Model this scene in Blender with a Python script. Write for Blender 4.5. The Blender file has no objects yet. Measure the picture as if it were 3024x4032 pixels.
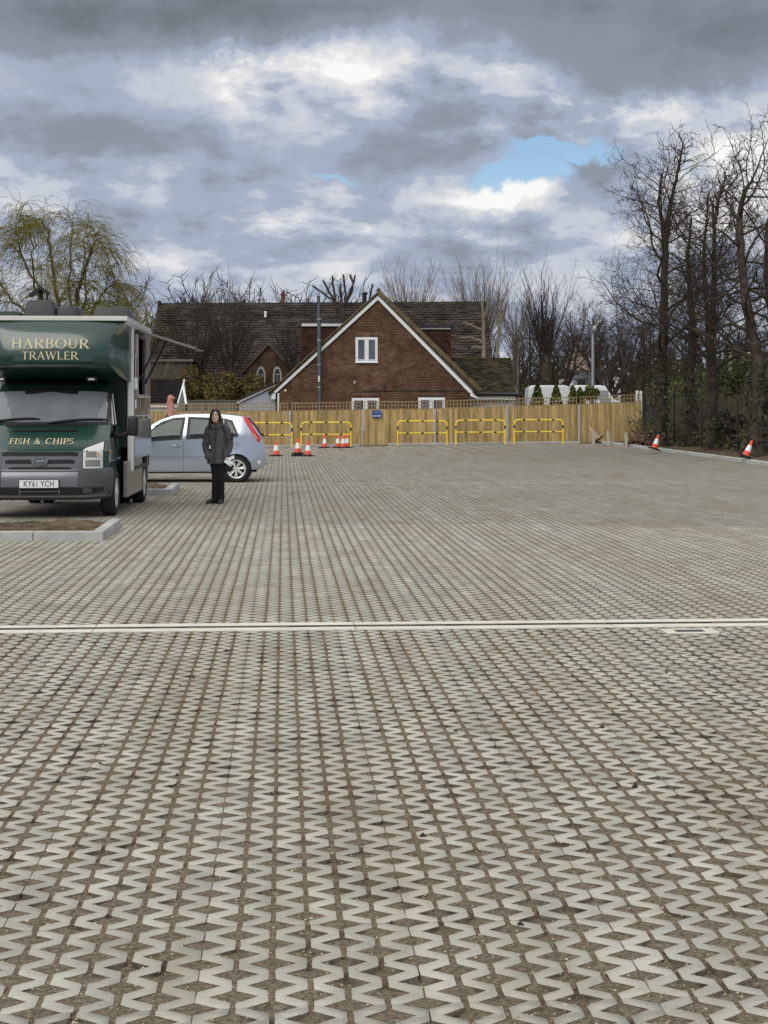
import bpy, bmesh, math, random
import numpy as np
from mathutils import Vector, Matrix

# ------------------------------------------------------------------ camera, sky, sun, exposure
F, HOR, CX, CAMH = 6050.0, 1610.0, 1512.0, 1.6
scene = bpy.context.scene
COL = scene.collection
cam_d = bpy.data.cameras.new('camera')
cam = bpy.data.objects.new('camera', cam_d)
COL.objects.link(cam)
cam.location = (0, 0, CAMH)
cam.rotation_euler = (math.radians(90), 0, 0)
cam_d.sensor_fit = 'VERTICAL'
cam_d.sensor_height = 24.0
cam_d.lens = 24.0 * F / 4032.0
cam_d.shift_y = -(2016.0 - HOR) / 4032.0
cam_d.clip_start = 0.1
cam_d.clip_end = 3000
scene.camera = cam
scene.view_settings.view_transform = 'Standard'
scene.view_settings.look = 'None'
scene.view_settings.exposure = 0.3
scene.view_settings.gamma = 1.0
scene.view_settings.use_curve_mapping = False
scene.cycles.max_bounces = 6
scene.cycles.transparent_max_bounces = 12

SUN_EL, SUN_AZ = math.radians(38), math.radians(205)      # azimuth clockwise from +Y (behind the camera, a little left)
sun_d = bpy.data.lights.new('sun', 'SUN')
sun_d.energy = 1.3
sun_d.angle = math.radians(45)
sun_d.color = (1.0, 0.955, 0.88)
sun = bpy.data.objects.new('sun', sun_d)
COL.objects.link(sun)
sdir = Vector((math.sin(SUN_AZ) * math.cos(SUN_EL), math.cos(SUN_AZ) * math.cos(SUN_EL), math.sin(SUN_EL)))
sun.rotation_euler = sdir.to_track_quat('Z', 'Y').to_euler()
sun.location = (0, 0, 60)

world = bpy.data.worlds.new('World')
scene.world = world
world.use_nodes = True
wt = world.node_tree
wt.nodes.clear()
def wn(t, **kw):
    n = wt.nodes.new(t)
    for k, v in kw.items(): setattr(n, k, v)
    return n
def wset(sock, v):
    if isinstance(v, bpy.types.NodeSocket): wt.links.new(v, sock)
    else: sock.default_value = v
def wm(op, a, b=0.0, c=None, clamp=False):
    n = wn('ShaderNodeMath', operation=op, use_clamp=clamp)
    wset(n.inputs[0], a); wset(n.inputs[1], b)
    if c is not None: wset(n.inputs[2], c)
    return n.outputs[0]
def wv(op, a, b=(0, 0, 0)):
    n = wn('ShaderNodeVectorMath', operation=op)
    wset(n.inputs[0], a); wset(n.inputs[1], b)
    return n
def wnoise(vec, scale, detail=6, rough=0.55, dist=0.0, lac=2.0):
    n = wn('ShaderNodeTexNoise')
    wset(n.inputs['Vector'], vec)
    n.inputs['Scale'].default_value = scale; n.inputs['Detail'].default_value = detail
    n.inputs['Roughness'].default_value = rough; n.inputs['Distortion'].default_value = dist
    n.inputs['Lacunarity'].default_value = lac
    return n
def wmap(v, a, b, c=0.0, d=1.0, smooth=True):
    n = wn('ShaderNodeMapRange', interpolation_type='SMOOTHSTEP' if smooth else 'LINEAR')
    wset(n.inputs[0], v)
    for i, q in enumerate((a, b, c, d)): n.inputs[i + 1].default_value = q
    return n.outputs[0]
tc = wn('ShaderNodeTexCoord')
sep = wn('ShaderNodeSeparateXYZ'); wt.links.new(tc.outputs['Generated'], sep.inputs[0])
dx, dy, dz = sep.outputs
az = wm('ARCTAN2', dx, dy)
zc = wm('MAXIMUM', dz, 0.0)
inv = wm('DIVIDE', 1.0, wm('ADD', zc, 0.34))
cmb = wn('ShaderNodeCombineXYZ')
wset(cmb.inputs[0], wm('MULTIPLY', dx, inv)); wset(cmb.inputs[1], wm('MULTIPLY', dy, inv)); cmb.inputs[2].default_value = 3.7
plane = cmb.outputs[0]
nA = wnoise(plane, 2.2, 3, 0.5, 0.2).outputs['Fac']
nB = wnoise(plane, 5.6, 10, 0.56, 0.1).outputs['Fac']
nC = wnoise(plane, 15.0, 8, 0.60, 0.1).outputs['Fac']
# ragged angular coordinates for the individual clouds
ang = wn('ShaderNodeCombineXYZ'); wset(ang.inputs[0], az); wset(ang.inputs[1], dz); ang.inputs[2].default_value = 0
nW = wnoise(ang.outputs[0], 11.0, 7, 0.62, 0.0).outputs['Color']
nW2 = wnoise(ang.outputs[0], 42.0, 5, 0.65, 0.0).outputs['Color']
wv1 = wv('MULTIPLY', wv('SUBTRACT', nW, (0.5, 0.5, 0.5)).outputs[0], (0.085, 0.060, 0)).outputs[0]
wv2 = wv('MULTIPLY', wv('SUBTRACT', nW2, (0.5, 0.5, 0.5)).outputs[0], (0.022, 0.020, 0)).outputs[0]
angw = wv('ADD', wv('ADD', ang.outputs[0], wv1).outputs[0], wv2).outputs[0]
def blob(px, py, rx, ry):
    s = wv('SUBTRACT', angw, ((px - CX) / F, (HOR - py) / F, 0)).outputs[0]
    m = wv('MULTIPLY', s, (F / rx, F / ry, 0)).outputs[0]
    dd = wv('DOT_PRODUCT', m, m).outputs['Value']
    return wm('POWER', 2.718, wm('MULTIPLY', dd, -1.0))
bri = None
for (px, py, rx, ry, amp) in [
    (1000, 300, 190, 75, .42), (1330, 370, 380, 110, .30), (1900, 330, 420, 150, .22), (2400, 455, 330, 55, .40),
    (1180, 905, 330, 60, .36), (1960, 770, 170, 70, .40), (380, 700, 260, 90, .18), (1040, 1040, 120, 30, .25),
    (1950, 950, 260, 40, .16), (1500, 790, 300, 40, .20), (120, 950, 350, 120, .12), (620, 1010, 300, 60, .14), (2700, 620, 420, 160, .22),
    (2900, 900, 420, 300, .28), (1250, 1100, 900, 60, .10),
    (450, 150, 1000, 150, -.27), (1400, 30, 1500, 125, -.22), (2750, 250, 600, 190, -.27), (1560, 640, 420, 90, -.12),
    (330, 560, 420, 110, -.14), (1980, 880, 200, 50, -.10), (900, 820, 420, 60, -.06)]:
    t = wm('MULTIPLY', blob(px, py, rx, ry), amp)
    bri = t if bri is None else wm('ADD', bri, t)
gap = None
for (px, py, rx, ry, amp) in [(2200, 605, 270, 62, 1.45), (2060, 680, 230, 64, 1.4), (1960, 705, 150, 32, .8), (2440, 600, 130, 22, .5), (1290, 705, 170, 22, .75), (1090, 620, 90, 30, .45), (1480, 735, 200, 18, .6)]:
    t = wm('MULTIPLY', blob(px, py, rx, ry), amp)
    gap = t if gap is None else wm('MAXIMUM', gap, t)
# brightness: darker bank high up in view, milky near the horizon, lighter overhead where the light comes from
base = wm('ADD', 0.385, wm('MULTIPLY', wmap(dz, 0.24, 0.12), 0.14))
over = wm('MULTIPLY', wmap(dz, 0.30, 0.65), 0.75)
nz = wm('ADD', wm('MULTIPLY', wm('SUBTRACT', nA, 0.5), 0.40), wm('ADD', wm('MULTIPLY', wm('SUBTRACT', wmap(nB, .30, .70), 0.5), 0.34), wm('MULTIPLY', wm('SUBTRACT', nC, 0.5), 0.42)))
bri = wm('MULTIPLY', bri, wmap(wm('ADD', wm('MULTIPLY', nB, .65), wm('MULTIPLY', nC, .35)), .36, .62, .35, 1.45))
B = wm('ADD', wm('ADD', base, over), wm('ADD', nz, bri))
ramp = wn('ShaderNodeValToRGB')
wset(ramp.inputs[0], B)
cr = ramp.color_ramp
cr.interpolation = 'EASE'
cr.elements[0].position = 0.0; cr.elements[0].color = (0.145, 0.162, 0.188, 1)
cr.elements[1].position = 1.0; cr.elements[1].color = (0.95, 0.95, 0.93, 1)
for p, c in ((0.28, (0.265, 0.300, 0.362)), (0.47, (0.375, 0.43, 0.555)), (0.64, (0.56, 0.595, 0.675)), (0.80, (0.74, 0.75, 0.76))):
    e = cr.elements.new(p); e.color = (*c, 1)
sky = wn('ShaderNodeTexSky', sky_type='NISHITA')
sky.sun_disc = False
sky.sun_elevation = SUN_EL
sky.sun_rotation = SUN_AZ
sky.altitude = 50; sky.air_density = 1.0; sky.dust_density = 0.15; sky.ozone_density = 3.0
bg1 = wn('ShaderNodeBackground'); wt.links.new(sky.outputs[0], bg1.inputs[0]); bg1.inputs[1].default_value = 0.083
bg2 = wn('ShaderNodeBackground'); wt.links.new(ramp.outputs[0], bg2.inputs[0]); bg2.inputs[1].default_value = 0.82
mixs = wn('ShaderNodeMixShader')
gapn = wm('ADD', gap, wm('MULTIPLY', wm('SUBTRACT', nB, 0.5), 1.0))
wset(mixs.inputs[0], wmap(gapn, 0.34, 0.95))
wt.links.new(bg2.outputs[0], mixs.inputs[1]); wt.links.new(bg1.outputs[0], mixs.inputs[2])
wo = wn('ShaderNodeOutputWorld')
wt.links.new(mixs.outputs[0], wo.inputs[0])

# ------------------------------------------------------------------ helpers
rnd = random.Random(7)
GA = math.atan(396.0 / F)                                   # the paving grid runs a little left of the view
E1 = Vector((math.cos(GA), math.sin(GA), 0)); E2 = Vector((-math.sin(GA), math.cos(GA), 0))
def ss(a, b, x):
    t = max(0.0, min(1.0, (x - a) / (b - a))); return t * t * (3 - 2 * t)
def gz(x, y): return 0.13 * ss(-6, 8, x) * ss(35, 66, y)
def P(u, v, d): return Vector(((u - CX) / F * d, d, CAMH - (v - HOR) / F * d))
def X(u, d): return (u - CX) / F * d
def Z(v, d): return CAMH - (v - HOR) / F * d

def tag(o, label=None, cat=None, group=None, kind=None):
    if label: o['label'] = label
    if cat: o['category'] = cat
    if group: o['group'] = group
    if kind: o['kind'] = kind
    return o
def thing(name, label, cat, loc=(0, 0, 0), rotz=0.0, group=None):
    o = bpy.data.objects.new(name, None); COL.objects.link(o)
    o.location = loc; o.rotation_euler = (0, 0, rotz); o.empty_display_size = 0.2
    return tag(o, label, cat, group)
def obj(name, me, parent=None, loc=None):
    o = bpy.data.objects.new(name, me); COL.objects.link(o)
    if parent: o.parent = parent
    if loc is not None: o.location = loc
    return o
def copy_tree(o, parent=None):
    c = o.copy(); COL.objects.link(c)
    if parent: c.parent = parent
    for ch in o.children: copy_tree(ch, c)
    return c

def mat(name, col, rough=0.6, metal=0.0, var=0.0, scale=8.0, bump=0.0, bscale=40.0, spec=0.5, coat=0.0, col2=None, detail=5, stretch=None, rand=0.0, ior=None, fac=(0.35, 0.65)):
    m = bpy.data.materials.new(name); m.use_nodes = True
    nt = m.node_tree; b = nt.nodes['Principled BSDF']
    b.inputs['Roughness'].default_value = rough; b.inputs['Metallic'].default_value = metal
    b.inputs['Specular IOR Level'].default_value = spec; b.inputs['Coat Weight'].default_value = coat
    b.inputs['Coat Roughness'].default_value = 0.06
    if ior: b.inputs['IOR'].default_value = ior
    b.inputs['Base Color'].default_value = (*col, 1)
    out = None
    tcn = nt.nodes.new('ShaderNodeTexCoord')
    geo = nt.nodes.new('ShaderNodeNewGeometry')
    vec = geo.outputs['Position']
    if stretch:
        mp = nt.nodes.new('ShaderNodeMapping'); mp.inputs['Scale'].default_value = stretch
        nt.links.new(vec, mp.inputs[0]); vec = mp.outputs[0]
    if var or col2:
        n = nt.nodes.new('ShaderNodeTexNoise'); n.inputs['Scale'].default_value = scale; n.inputs['Detail'].default_value = detail
        n.inputs['Roughness'].default_value = 0.62
        nt.links.new(vec, n.inputs['Vector'])
        mr = nt.nodes.new('ShaderNodeMapRange'); mr.inputs[1].default_value = fac[0]; mr.inputs[2].default_value = fac[1]
        nt.links.new(n.outputs['Fac'], mr.inputs[0])
        mx = nt.nodes.new('ShaderNodeMix'); mx.data_type = 'RGBA'
        a = tuple(max(0, c * (1 - var)) for c in col); d = col2 if col2 else tuple(c * (1 + var) for c in col)
        mx.inputs[6].default_value = (*a, 1); mx.inputs[7].default_value = (*d, 1)
        nt.links.new(mr.outputs[0], mx.inputs[0]); out = mx.outputs[2]
    if rand:
        oi = nt.nodes.new('ShaderNodeObjectInfo')
        ad = nt.nodes.new('ShaderNodeMath'); ad.operation = 'ADD'
        nt.links.new(oi.outputs['Random'], ad.inputs[0]); nt.links.new(geo.outputs['Random Per Island'], ad.inputs[1])
        fr = nt.nodes.new('ShaderNodeMath'); fr.operation = 'FRACT'; nt.links.new(ad.outputs[0], fr.inputs[0])
        mr2 = nt.nodes.new('ShaderNodeMapRange'); mr2.inputs[3].default_value = 1 - rand; mr2.inputs[4].default_value = 1 + rand
        nt.links.new(fr.outputs[0], mr2.inputs[0])
        mx2 = nt.nodes.new('ShaderNodeMix'); mx2.data_type = 'RGBA'; mx2.blend_type = 'MULTIPLY'; mx2.inputs[0].default_value = 1
        cb = nt.nodes.new('ShaderNodeCombineColor')
        for i in range(3): nt.links.new(mr2.outputs[0], cb.inputs[i])
        if out: nt.links.new(out, mx2.inputs[6])
        else: mx2.inputs[6].default_value = (*col, 1)
        nt.links.new(cb.outputs[0], mx2.inputs[7]); out = mx2.outputs[2]
    if out: nt.links.new(out, b.inputs['Base Color'])
    if bump:
        n2 = nt.nodes.new('ShaderNodeTexNoise'); n2.inputs['Scale'].default_value = bscale; n2.inputs['Detail'].default_value = 6
        nt.links.new(vec, n2.inputs['Vector'])
        bp = nt.nodes.new('ShaderNodeBump'); bp.inputs['Strength'].default_value = bump; bp.inputs['Distance'].default_value = 0.02
        nt.links.new(n2.outputs['Fac'], bp.inputs['Height']); nt.links.new(bp.outputs[0], b.inputs['Normal'])
    return m
def glass_mat(name, tint, refl=0.12, rough=0.02):
    m = bpy.data.materials.new(name); m.use_nodes = True
    nt = m.node_tree; nt.nodes.clear()
    o = nt.nodes.new('ShaderNodeOutputMaterial'); mx = nt.nodes.new('ShaderNodeMixShader')
    t = nt.nodes.new('ShaderNodeBsdfTransparent'); t.inputs[0].default_value = (*tint, 1)
    g = nt.nodes.new('ShaderNodeBsdfGlossy'); g.inputs['Roughness'].default_value = rough; g.inputs[0].default_value = (.9, .95, 1, 1)
    fr = nt.nodes.new('ShaderNodeFresnel'); fr.inputs[0].default_value = 1.5
    ad = nt.nodes.new('ShaderNodeMath'); ad.inputs[1].default_value = refl
    nt.links.new(fr.outputs[0], ad.inputs[0]); nt.links.new(ad.outputs[0], mx.inputs[0])
    nt.links.new(t.outputs[0], mx.inputs[1]); nt.links.new(g.outputs[0], mx.inputs[2]); nt.links.new(mx.outputs[0], o.inputs[0])
    return m

class MB:
    """collects faces; build() links them as ONE mesh object"""
    def __init__(s): s.v = []; s.f = []; s.m = []
    def add(s, vs, fs, mi=0):
        n = len(s.v); s.v += [tuple(p) for p in vs]
        for f in fs: s.f.append(tuple(i + n for i in f)); s.m.append(mi)
    def box(s, c, size, mi=0, rz=0.0, M=None):
        hx, hy, hz = size[0] / 2, size[1] / 2, size[2] / 2
        R = Matrix.Rotation(rz, 3, 'Z') if M is None else M
        vs = [Vector(c) + R @ Vector((x * hx, y * hy, z * hz)) for x in (-1, 1) for y in (-1, 1) for z in (-1, 1)]
        s.add(vs, [(0, 1, 3, 2), (4, 6, 7, 5), (0, 4, 5, 1), (2, 3, 7, 6), (0, 2, 6, 4), (1, 5, 7, 3)], mi)
    def b(s, x0, x1, y0, y1, z0, z1, mi=0): s.box(((x0 + x1) / 2, (y0 + y1) / 2, (z0 + z1) / 2), (x1 - x0, y1 - y0, z1 - z0), mi)
    def prism(s, poly, ext, mi=0):
        """poly: list of 3D points (planar, any order), ext: vector"""
        e = Vector(ext); n = len(poly); a = [Vector(p) for p in poly]; c = [p + e for p in a]
        s.add(a + c, [tuple(range(n))[::-1], tuple(range(n, 2 * n))] + [(i, (i + 1) % n, n + (i + 1) % n, n + i) for i in range(n)], mi)
    def rings(s, rings, mi=0, closed=True, cap=True):
        n = len(rings[0]); vs = [p for r in rings for p in r]; fs = []
        for i in range(len(rings) - 1):
            for j in range(n if closed else n - 1):
                fs.append((i * n + j, i * n + (j + 1) % n, (i + 1) * n + (j + 1) % n, (i + 1) * n + j))
        if cap and closed: fs += [tuple(range(n))[::-1], tuple(range((len(rings) - 1) * n, len(rings) * n))]
        s.add(vs, fs, mi)
    def tube(s, pts, r, k=8, mi=0, cap=True):
        pts = [Vector(p) for p in pts]; rs = r if isinstance(r, (list, tuple)) else [r] * len(pts)
        rings = []; ref = None
        for i, p in enumerate(pts):
            t = (pts[min(i + 1, len(pts) - 1)] - pts[max(i - 1, 0)]).normalized()
            if ref is None: ref = t.orthogonal().normalized()
            a = (ref - t * ref.dot(t)).normalized(); b2 = t.cross(a); ref = a
            rings.append([p + a * (math.cos(q) * rs[i]) + b2 * (math.sin(q) * rs[i]) for q in [2 * math.pi * j / k for j in range(k)]])
        s.rings(rings, mi, True, cap)
    def lathe(s, prof, k=16, c=(0, 0, 0), mi=0, axis='Z', M=None, cap=True):
        rings = []
        for (r, h) in prof:
            ring = []
            for j in range(k):
                q = 2 * math.pi * j / k; a, b2 = math.cos(q) * r, math.sin(q) * r
                p = Vector((a, b2, h)) if axis == 'Z' else (Vector((h, a, b2)) if axis == 'X' else Vector((a, h, b2)))
                ring.append(Vector(c) + (M @ p if M is not None else p))
            rings.append(ring)
        s.rings(rings, mi, True, cap)
    def ellip(s, c, r, mi=0, k=12, h=8, M=None):
        prof = []
        for i in range(h + 1):
            q = -math.pi / 2 + math.pi * i / h; prof.append((max(math.cos(q), .02), math.sin(q)))
        D = Matrix.Diagonal(Vector(r)); MM = D if M is None else M @ D
        s.lathe(prof, k, c, mi, 'Z', MM)
    def mesh(s, name, mats):
        me = bpy.data.meshes.new(name); me.from_pydata(s.v, [], s.f)
        for m in (mats if isinstance(mats, (list, tuple)) else [mats]): me.materials.append(m)
        if any(s.m): me.polygons.foreach_set('material_index', s.m)
        return me
    def build(s, name, mats, parent=None, bevel=0.0, smooth=None, loc=None, seg=2, fix=True):
        me = s.mesh(name, mats)
        if fix or bevel:
            bm = bmesh.new(); bm.from_mesh(me)
            if bevel:
                bmesh.ops.remove_doubles(bm, verts=bm.verts, dist=1e-5)
                es = [e for e in bm.edges if len(e.link_faces) == 2 and e.calc_face_angle(0) > 0.5]
                bmesh.ops.bevel(bm, geom=es, offset=bevel, segments=seg, affect='EDGES', profile=0.5, clamp_overlap=True)
            bmesh.ops.recalc_face_normals(bm, faces=bm.faces)
            bm.to_mesh(me); bm.free()
        if smooth is not None:
            me.polygons.foreach_set('use_smooth', [True] * len(me.polygons)); me.set_sharp_from_angle(angle=math.radians(smooth))
        me.update()
        return obj(name, me, parent, loc)

UNIT = {}
def unit_box(m):
    if m.name not in UNIT:
        b = MB(); b.box((0, 0, 0), (1, 1, 1)); UNIT[m.name] = b.mesh('unit_' + m.name, m)
    return UNIT[m.name]
def add_pieces(name, boxes, m, parent, n=300, pick=None, restname=None):
    """boxes: list of 4x4 matrices of unit boxes in the parent's frame; the n first by pick become parts, the rest one joined part"""
    if pick: boxes = sorted(boxes, key=pick)
    me = unit_box(m)
    for Mx in boxes[:n]:
        o = bpy.data.objects.new(name, me); COL.objects.link(o); o.parent = parent; o.matrix_local = Mx
    rest = boxes[n:]
    if rest:
        cube = np.array([(x, y, z, 1) for x in (-.5, .5) for y in (-.5, .5) for z in (-.5, .5)])
        fc = np.array([(0, 1, 3, 2), (4, 6, 7, 5), (0, 4, 5, 1), (2, 3, 7, 6), (0, 2, 6, 4), (1, 5, 7, 3)])
        Ms = np.array([np.array(q) for q in rest])
        V = np.einsum('nij,kj->nki', Ms, cube)[:, :, :3].reshape(-1, 3)
        Fc = (fc[None] + (np.arange(len(rest)) * 8)[:, None, None]).reshape(-1, 4)
        o = obj(restname or name, np_mesh(restname or name, V, Fc, m), parent); o['kind'] = 'stuff'
def np_mesh(name, V, Fc, m, smooth=False, mi=None):
    V = np.asarray(V, dtype=np.float32); Fc = np.asarray(Fc, dtype=np.int32); k = Fc.shape[1]
    me = bpy.data.meshes.new(name)
    me.vertices.add(len(V)); me.vertices.foreach_set('co', V.ravel())
    me.loops.add(Fc.size); me.loops.foreach_set('vertex_index', Fc.ravel())
    me.polygons.add(len(Fc)); me.polygons.foreach_set('loop_start', np.arange(0, Fc.size, k, dtype=np.int32))
    if smooth: me.polygons.foreach_set('use_smooth', np.ones(len(Fc), dtype=bool))
    for q in (m if isinstance(m, (list, tuple)) else [m]): me.materials.append(q)
    if mi is not None: me.polygons.foreach_set('material_index', np.asarray(mi, dtype=np.int32))
    me.update(calc_edges=True); me.validate()
    return me

class Tubes:
    """many branches, meshed in bulk"""
    def __init__(s): s.g = {}
    def add(s, pts, rs, k): s.g.setdefault((len(pts), k), []).append((pts, rs))
    def data(s, M=None):
        Vs = []; Fs = []; off = 0
        for (n, k), L in s.g.items():
            Pn = np.array([a for a, _ in L], dtype=np.float64); R = np.array([b for _, b in L], dtype=np.float64)
            T = np.empty_like(Pn); T[:, 1:-1] = Pn[:, 2:] - Pn[:, :-2]; T[:, 0] = Pn[:, 1] - Pn[:, 0]; T[:, -1] = Pn[:, -1] - Pn[:, -2]
            T /= np.linalg.norm(T, axis=2, keepdims=True) + 1e-9
            ref = np.where(np.abs(T[:, :1, 2:3]) > 0.85, np.array([1.0, 0, 0]), np.array([0, 0, 1.0]))
            A = np.cross(T, np.broadcast_to(ref, T.shape)); A /= np.linalg.norm(A, axis=2, keepdims=True) + 1e-9
            Bv = np.cross(T, A)
            q = 2 * np.pi * np.arange(k) / k
            ring = Pn[:, :, None] + R[:, :, None, None] * (A[:, :, None] * np.cos(q)[None, None, :, None] + Bv[:, :, None] * np.sin(q)[None, None, :, None])
            V = ring.reshape(-1, 3)
            i, j = np.meshgrid(np.arange(n - 1), np.arange(k), indexing='ij'); j2 = (j + 1) % k
            fc = np.stack([i * k + j, i * k + j2, (i + 1) * k + j2, (i + 1) * k + j], -1).reshape(-1, 4)
            Fc = (fc[None] + (np.arange(len(L)) * n * k)[:, None, None]).reshape(-1, 4) + off
            Vs.append(V); Fs.append(Fc); off += len(V)
        return np.concatenate(Vs), np.concatenate(Fs)
    def build(s, name, m, parent=None, loc=None):
        V, Fc = s.data()
        return obj(name, np_mesh(name, V, Fc, m, True), parent, loc)
# ------------------------------------------------------------------ materials
M_PAVE = mat('paver_concrete', (0.425, 0.413, 0.360), 0.9, var=.16, scale=3.2, bump=.35, bscale=160, rand=.09, col2=(0.520, 0.505, 0.445), detail=8, spec=.25)
def paver_detail(m):
    """speckle of aggregate, and soft brown staining and pale scuffs with shapes of their own"""
    nt = m.node_tree; b = nt.nodes['Principled BSDF']; src = b.inputs['Base Color'].links[0].from_socket
    geo = nt.nodes.new('ShaderNodeNewGeometry')
    def noise(scale, det, sc=(1, 1, 1)):
        mp = nt.nodes.new('ShaderNodeMapping'); mp.inputs['Scale'].default_value = sc; mp.inputs['Rotation'].default_value = (0, 0, -GA); nt.links.new(geo.outputs['Position'], mp.inputs[0])
        n = nt.nodes.new('ShaderNodeTexNoise'); n.inputs['Scale'].default_value = scale; n.inputs['Detail'].default_value = det; n.inputs['Roughness'].default_value = .65; nt.links.new(mp.outputs[0], n.inputs['Vector']); return n.outputs['Fac']
    def mix(fac, a, col, mode, lo, hi, amt):
        mr = nt.nodes.new('ShaderNodeMapRange'); mr.inputs[1].default_value = lo; mr.inputs[2].default_value = hi; mr.inputs[4].default_value = amt; nt.links.new(fac, mr.inputs[0])
        mx = nt.nodes.new('ShaderNodeMix'); mx.data_type = 'RGBA'; mx.blend_type = mode; nt.links.new(mr.outputs[0], mx.inputs[0]); nt.links.new(a, mx.inputs[6]); mx.inputs[7].default_value = (*col, 1); return mx.outputs[2]
    c = mix(noise(230, 3), src, (.62, .60, .57), 'MULTIPLY', .50, .72, .75)
    c = mix(noise(300, 2), c, (.80, .79, .75), 'MIX', .60, .75, .35)
    c = mix(noise(.55, 7, (2.2, .5, 1)), c, (.80, .72, .63), 'MULTIPLY', .46, .72, .7)
    c = mix(noise(2.1, 8), c, (.80, .76, .70), 'MULTIPLY', .52, .75, .7)
    nt.links.new(c, b.inputs['Base Color'])
paver_detail(M_PAVE)
M_SOIL = mat('joint_sand', (0.200, 0.170, 0.124), 0.97, var=.35, scale=60, bump=.9, bscale=220, col2=(0.36, 0.30, 0.215), spec=.1)
paver_detail(M_SOIL)
M_SIDE = mat('soiled_shaded_side', (0.105, 0.088, 0.064), .97, var=.4, scale=14, col2=(0.19, 0.17, 0.135), spec=.1)  # side soil colour, darkened so the shade at hole rims is painted in
M_GRIT = mat('grit', (0.36, 0.30, 0.22), 0.9, rand=.6, spec=.2)
M_CONC = mat('pale_concrete', (0.66, 0.64, 0.56), 0.85, var=.10, scale=5, bump=.2, bscale=120, rand=.05, spec=.25)
M_KERB = mat('kerb_concrete', (0.43, 0.44, 0.435), 0.88, var=.12, scale=4, bump=.2, bscale=90, rand=.10, spec=.25)
M_IRON = mat('cast_iron', (0.035, 0.036, 0.045), 0.6, metal=.3, var=.3, scale=30)
M_EARTH = mat('bare_earth', (0.095, 0.070, 0.046), 0.98, var=.4, scale=4.5, bump=1.0, bscale=26, col2=(0.175, 0.135, 0.09), spec=.1)
M_GROUND = mat('rough_grass', (0.060, 0.075, 0.026), 0.98, var=.4, scale=.35, col2=(0.12, 0.115, 0.055), bump=.8, bscale=5, spec=.1)
M_BOARD = mat('softwood_board', (0.39, 0.275, 0.115), 0.82, var=.22, scale=3.5, col2=(0.52, 0.385, 0.185), stretch=(3.5, 3.5, .35), rand=.26, bump=.3, bscale=60, spec=.2)
M_TRELL = mat('trellis_wood', (0.33, 0.235, 0.125), 0.85, var=.15, scale=8, rand=.12, spec=.2)
M_POST = mat('concrete_post', (0.42, 0.40, 0.35), 0.9, var=.12, scale=6, spec=.2)
M_YEL = mat('yellow_paint', (0.90, 0.62, 0.045), 0.38, var=.06, scale=9)
M_BLK = mat('black_band', (0.035, 0.022, 0.018), 0.5)
M_ORG = mat('cone_orange', (0.80, 0.075, 0.03), 0.5, var=.10, scale=14)
M_ORGOLD = mat('faded_orange', (0.55, 0.25, 0.15), 0.75, var=.25, scale=12, col2=(0.62, 0.42, 0.27))
M_WHT = mat('cone_white', (0.80, 0.80, 0.78), 0.35, var=.06, scale=20)
M_RUB = mat('black_rubber', (0.018, 0.018, 0.020), 0.75, var=.3, scale=20, spec=.35)
M_BRICK = mat('red_brick', (0.145, 0.080, 0.052), 0.92, var=.25, scale=2.2, rand=.20, col2=(0.198, 0.118, 0.078), spec=.15, bump=.3, bscale=90)
M_MORT = mat('mortar', (0.15, 0.105, 0.075), 0.95, var=.2, scale=6, spec=.1)
M_UPVC = mat('white_upvc', (0.80, 0.81, 0.82), 0.35, var=.03, scale=3)
M_TILE = mat('dark_roof_tile', (0.047, 0.039, 0.034), 0.9, var=.35, scale=.8, rand=.32, col2=(0.078, 0.062, 0.054), spec=.2)
M_TILED = mat('black_roof_tile', (0.026, 0.023, 0.022), 0.9, var=.3, scale=2, rand=.3, spec=.2)
M_MOSS = mat('mossy_roof_tile', (0.043, 0.040, 0.030), 0.95, var=.35, scale=1.3, rand=.45, col2=(0.088, 0.073, 0.043), spec=.1)
M_VERGE = mat('weathered_verge_tile', (0.135, 0.105, 0.062), 0.92, var=.25, scale=5, rand=.2, spec=.15)
M_RENDER = mat('grey_render', (0.36, 0.385, 0.43), 0.9, var=.07, scale=2)
M_BROWNTILE = mat('hung_tile', (0.058, 0.030, 0.022), 0.85, var=.25, scale=3, rand=.3, spec=.2)
M_GUT = mat('black_gutter', (0.012, 0.012, 0.014), 0.4)
M_STEEL = mat('flue_steel', (0.15, 0.165, 0.165), 0.42, metal=.85, var=.2, scale=4)
M_GALV = mat('galvanised_steel', (0.38, 0.39, 0.39), 0.5, metal=.6, var=.1, scale=8)
M_GLASS = mat('window_glass', (0.012, 0.013, 0.015), 0.04, spec=.6)
M_BLIND = mat('window_blind', (0.42, 0.43, 0.44), 0.8)
M_STONE = mat('pale_stone', (0.50, 0.47, 0.40), 0.9, var=.12, scale=6)
M_OLDBRICK = mat('old_brown_brick', (0.090, 0.060, 0.040), 0.95, var=.3, scale=3, rand=.25, col2=(0.14, 0.09, 0.06), spec=.1)
M_POT = mat('terracotta', (0.30, 0.10, 0.055), 0.9, var=.2, scale=8)
M_BARK = mat('dark_bark', (0.048, 0.041, 0.035), 0.97, var=.35, scale=5, bump=1.0, bscale=18, col2=(0.090, 0.074, 0.058), spec=.1)
M_TWIG = mat('bare_twig', (0.050, 0.041, 0.036), 0.95, var=.25, scale=2, spec=.1)
M_TWIGR = mat('reddish_twig', (0.100, 0.068, 0.056), 0.95, var=.25, scale=2, spec=.1)
M_PALEB = mat('pale_bark', (0.20, 0.175, 0.135), 0.95, var=.25, scale=5, bump=.4, bscale=18, spec=.1)
M_PALET = mat('pale_twig', (0.21, 0.180, 0.150), 0.95, var=.2, scale=3, spec=.1)
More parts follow.
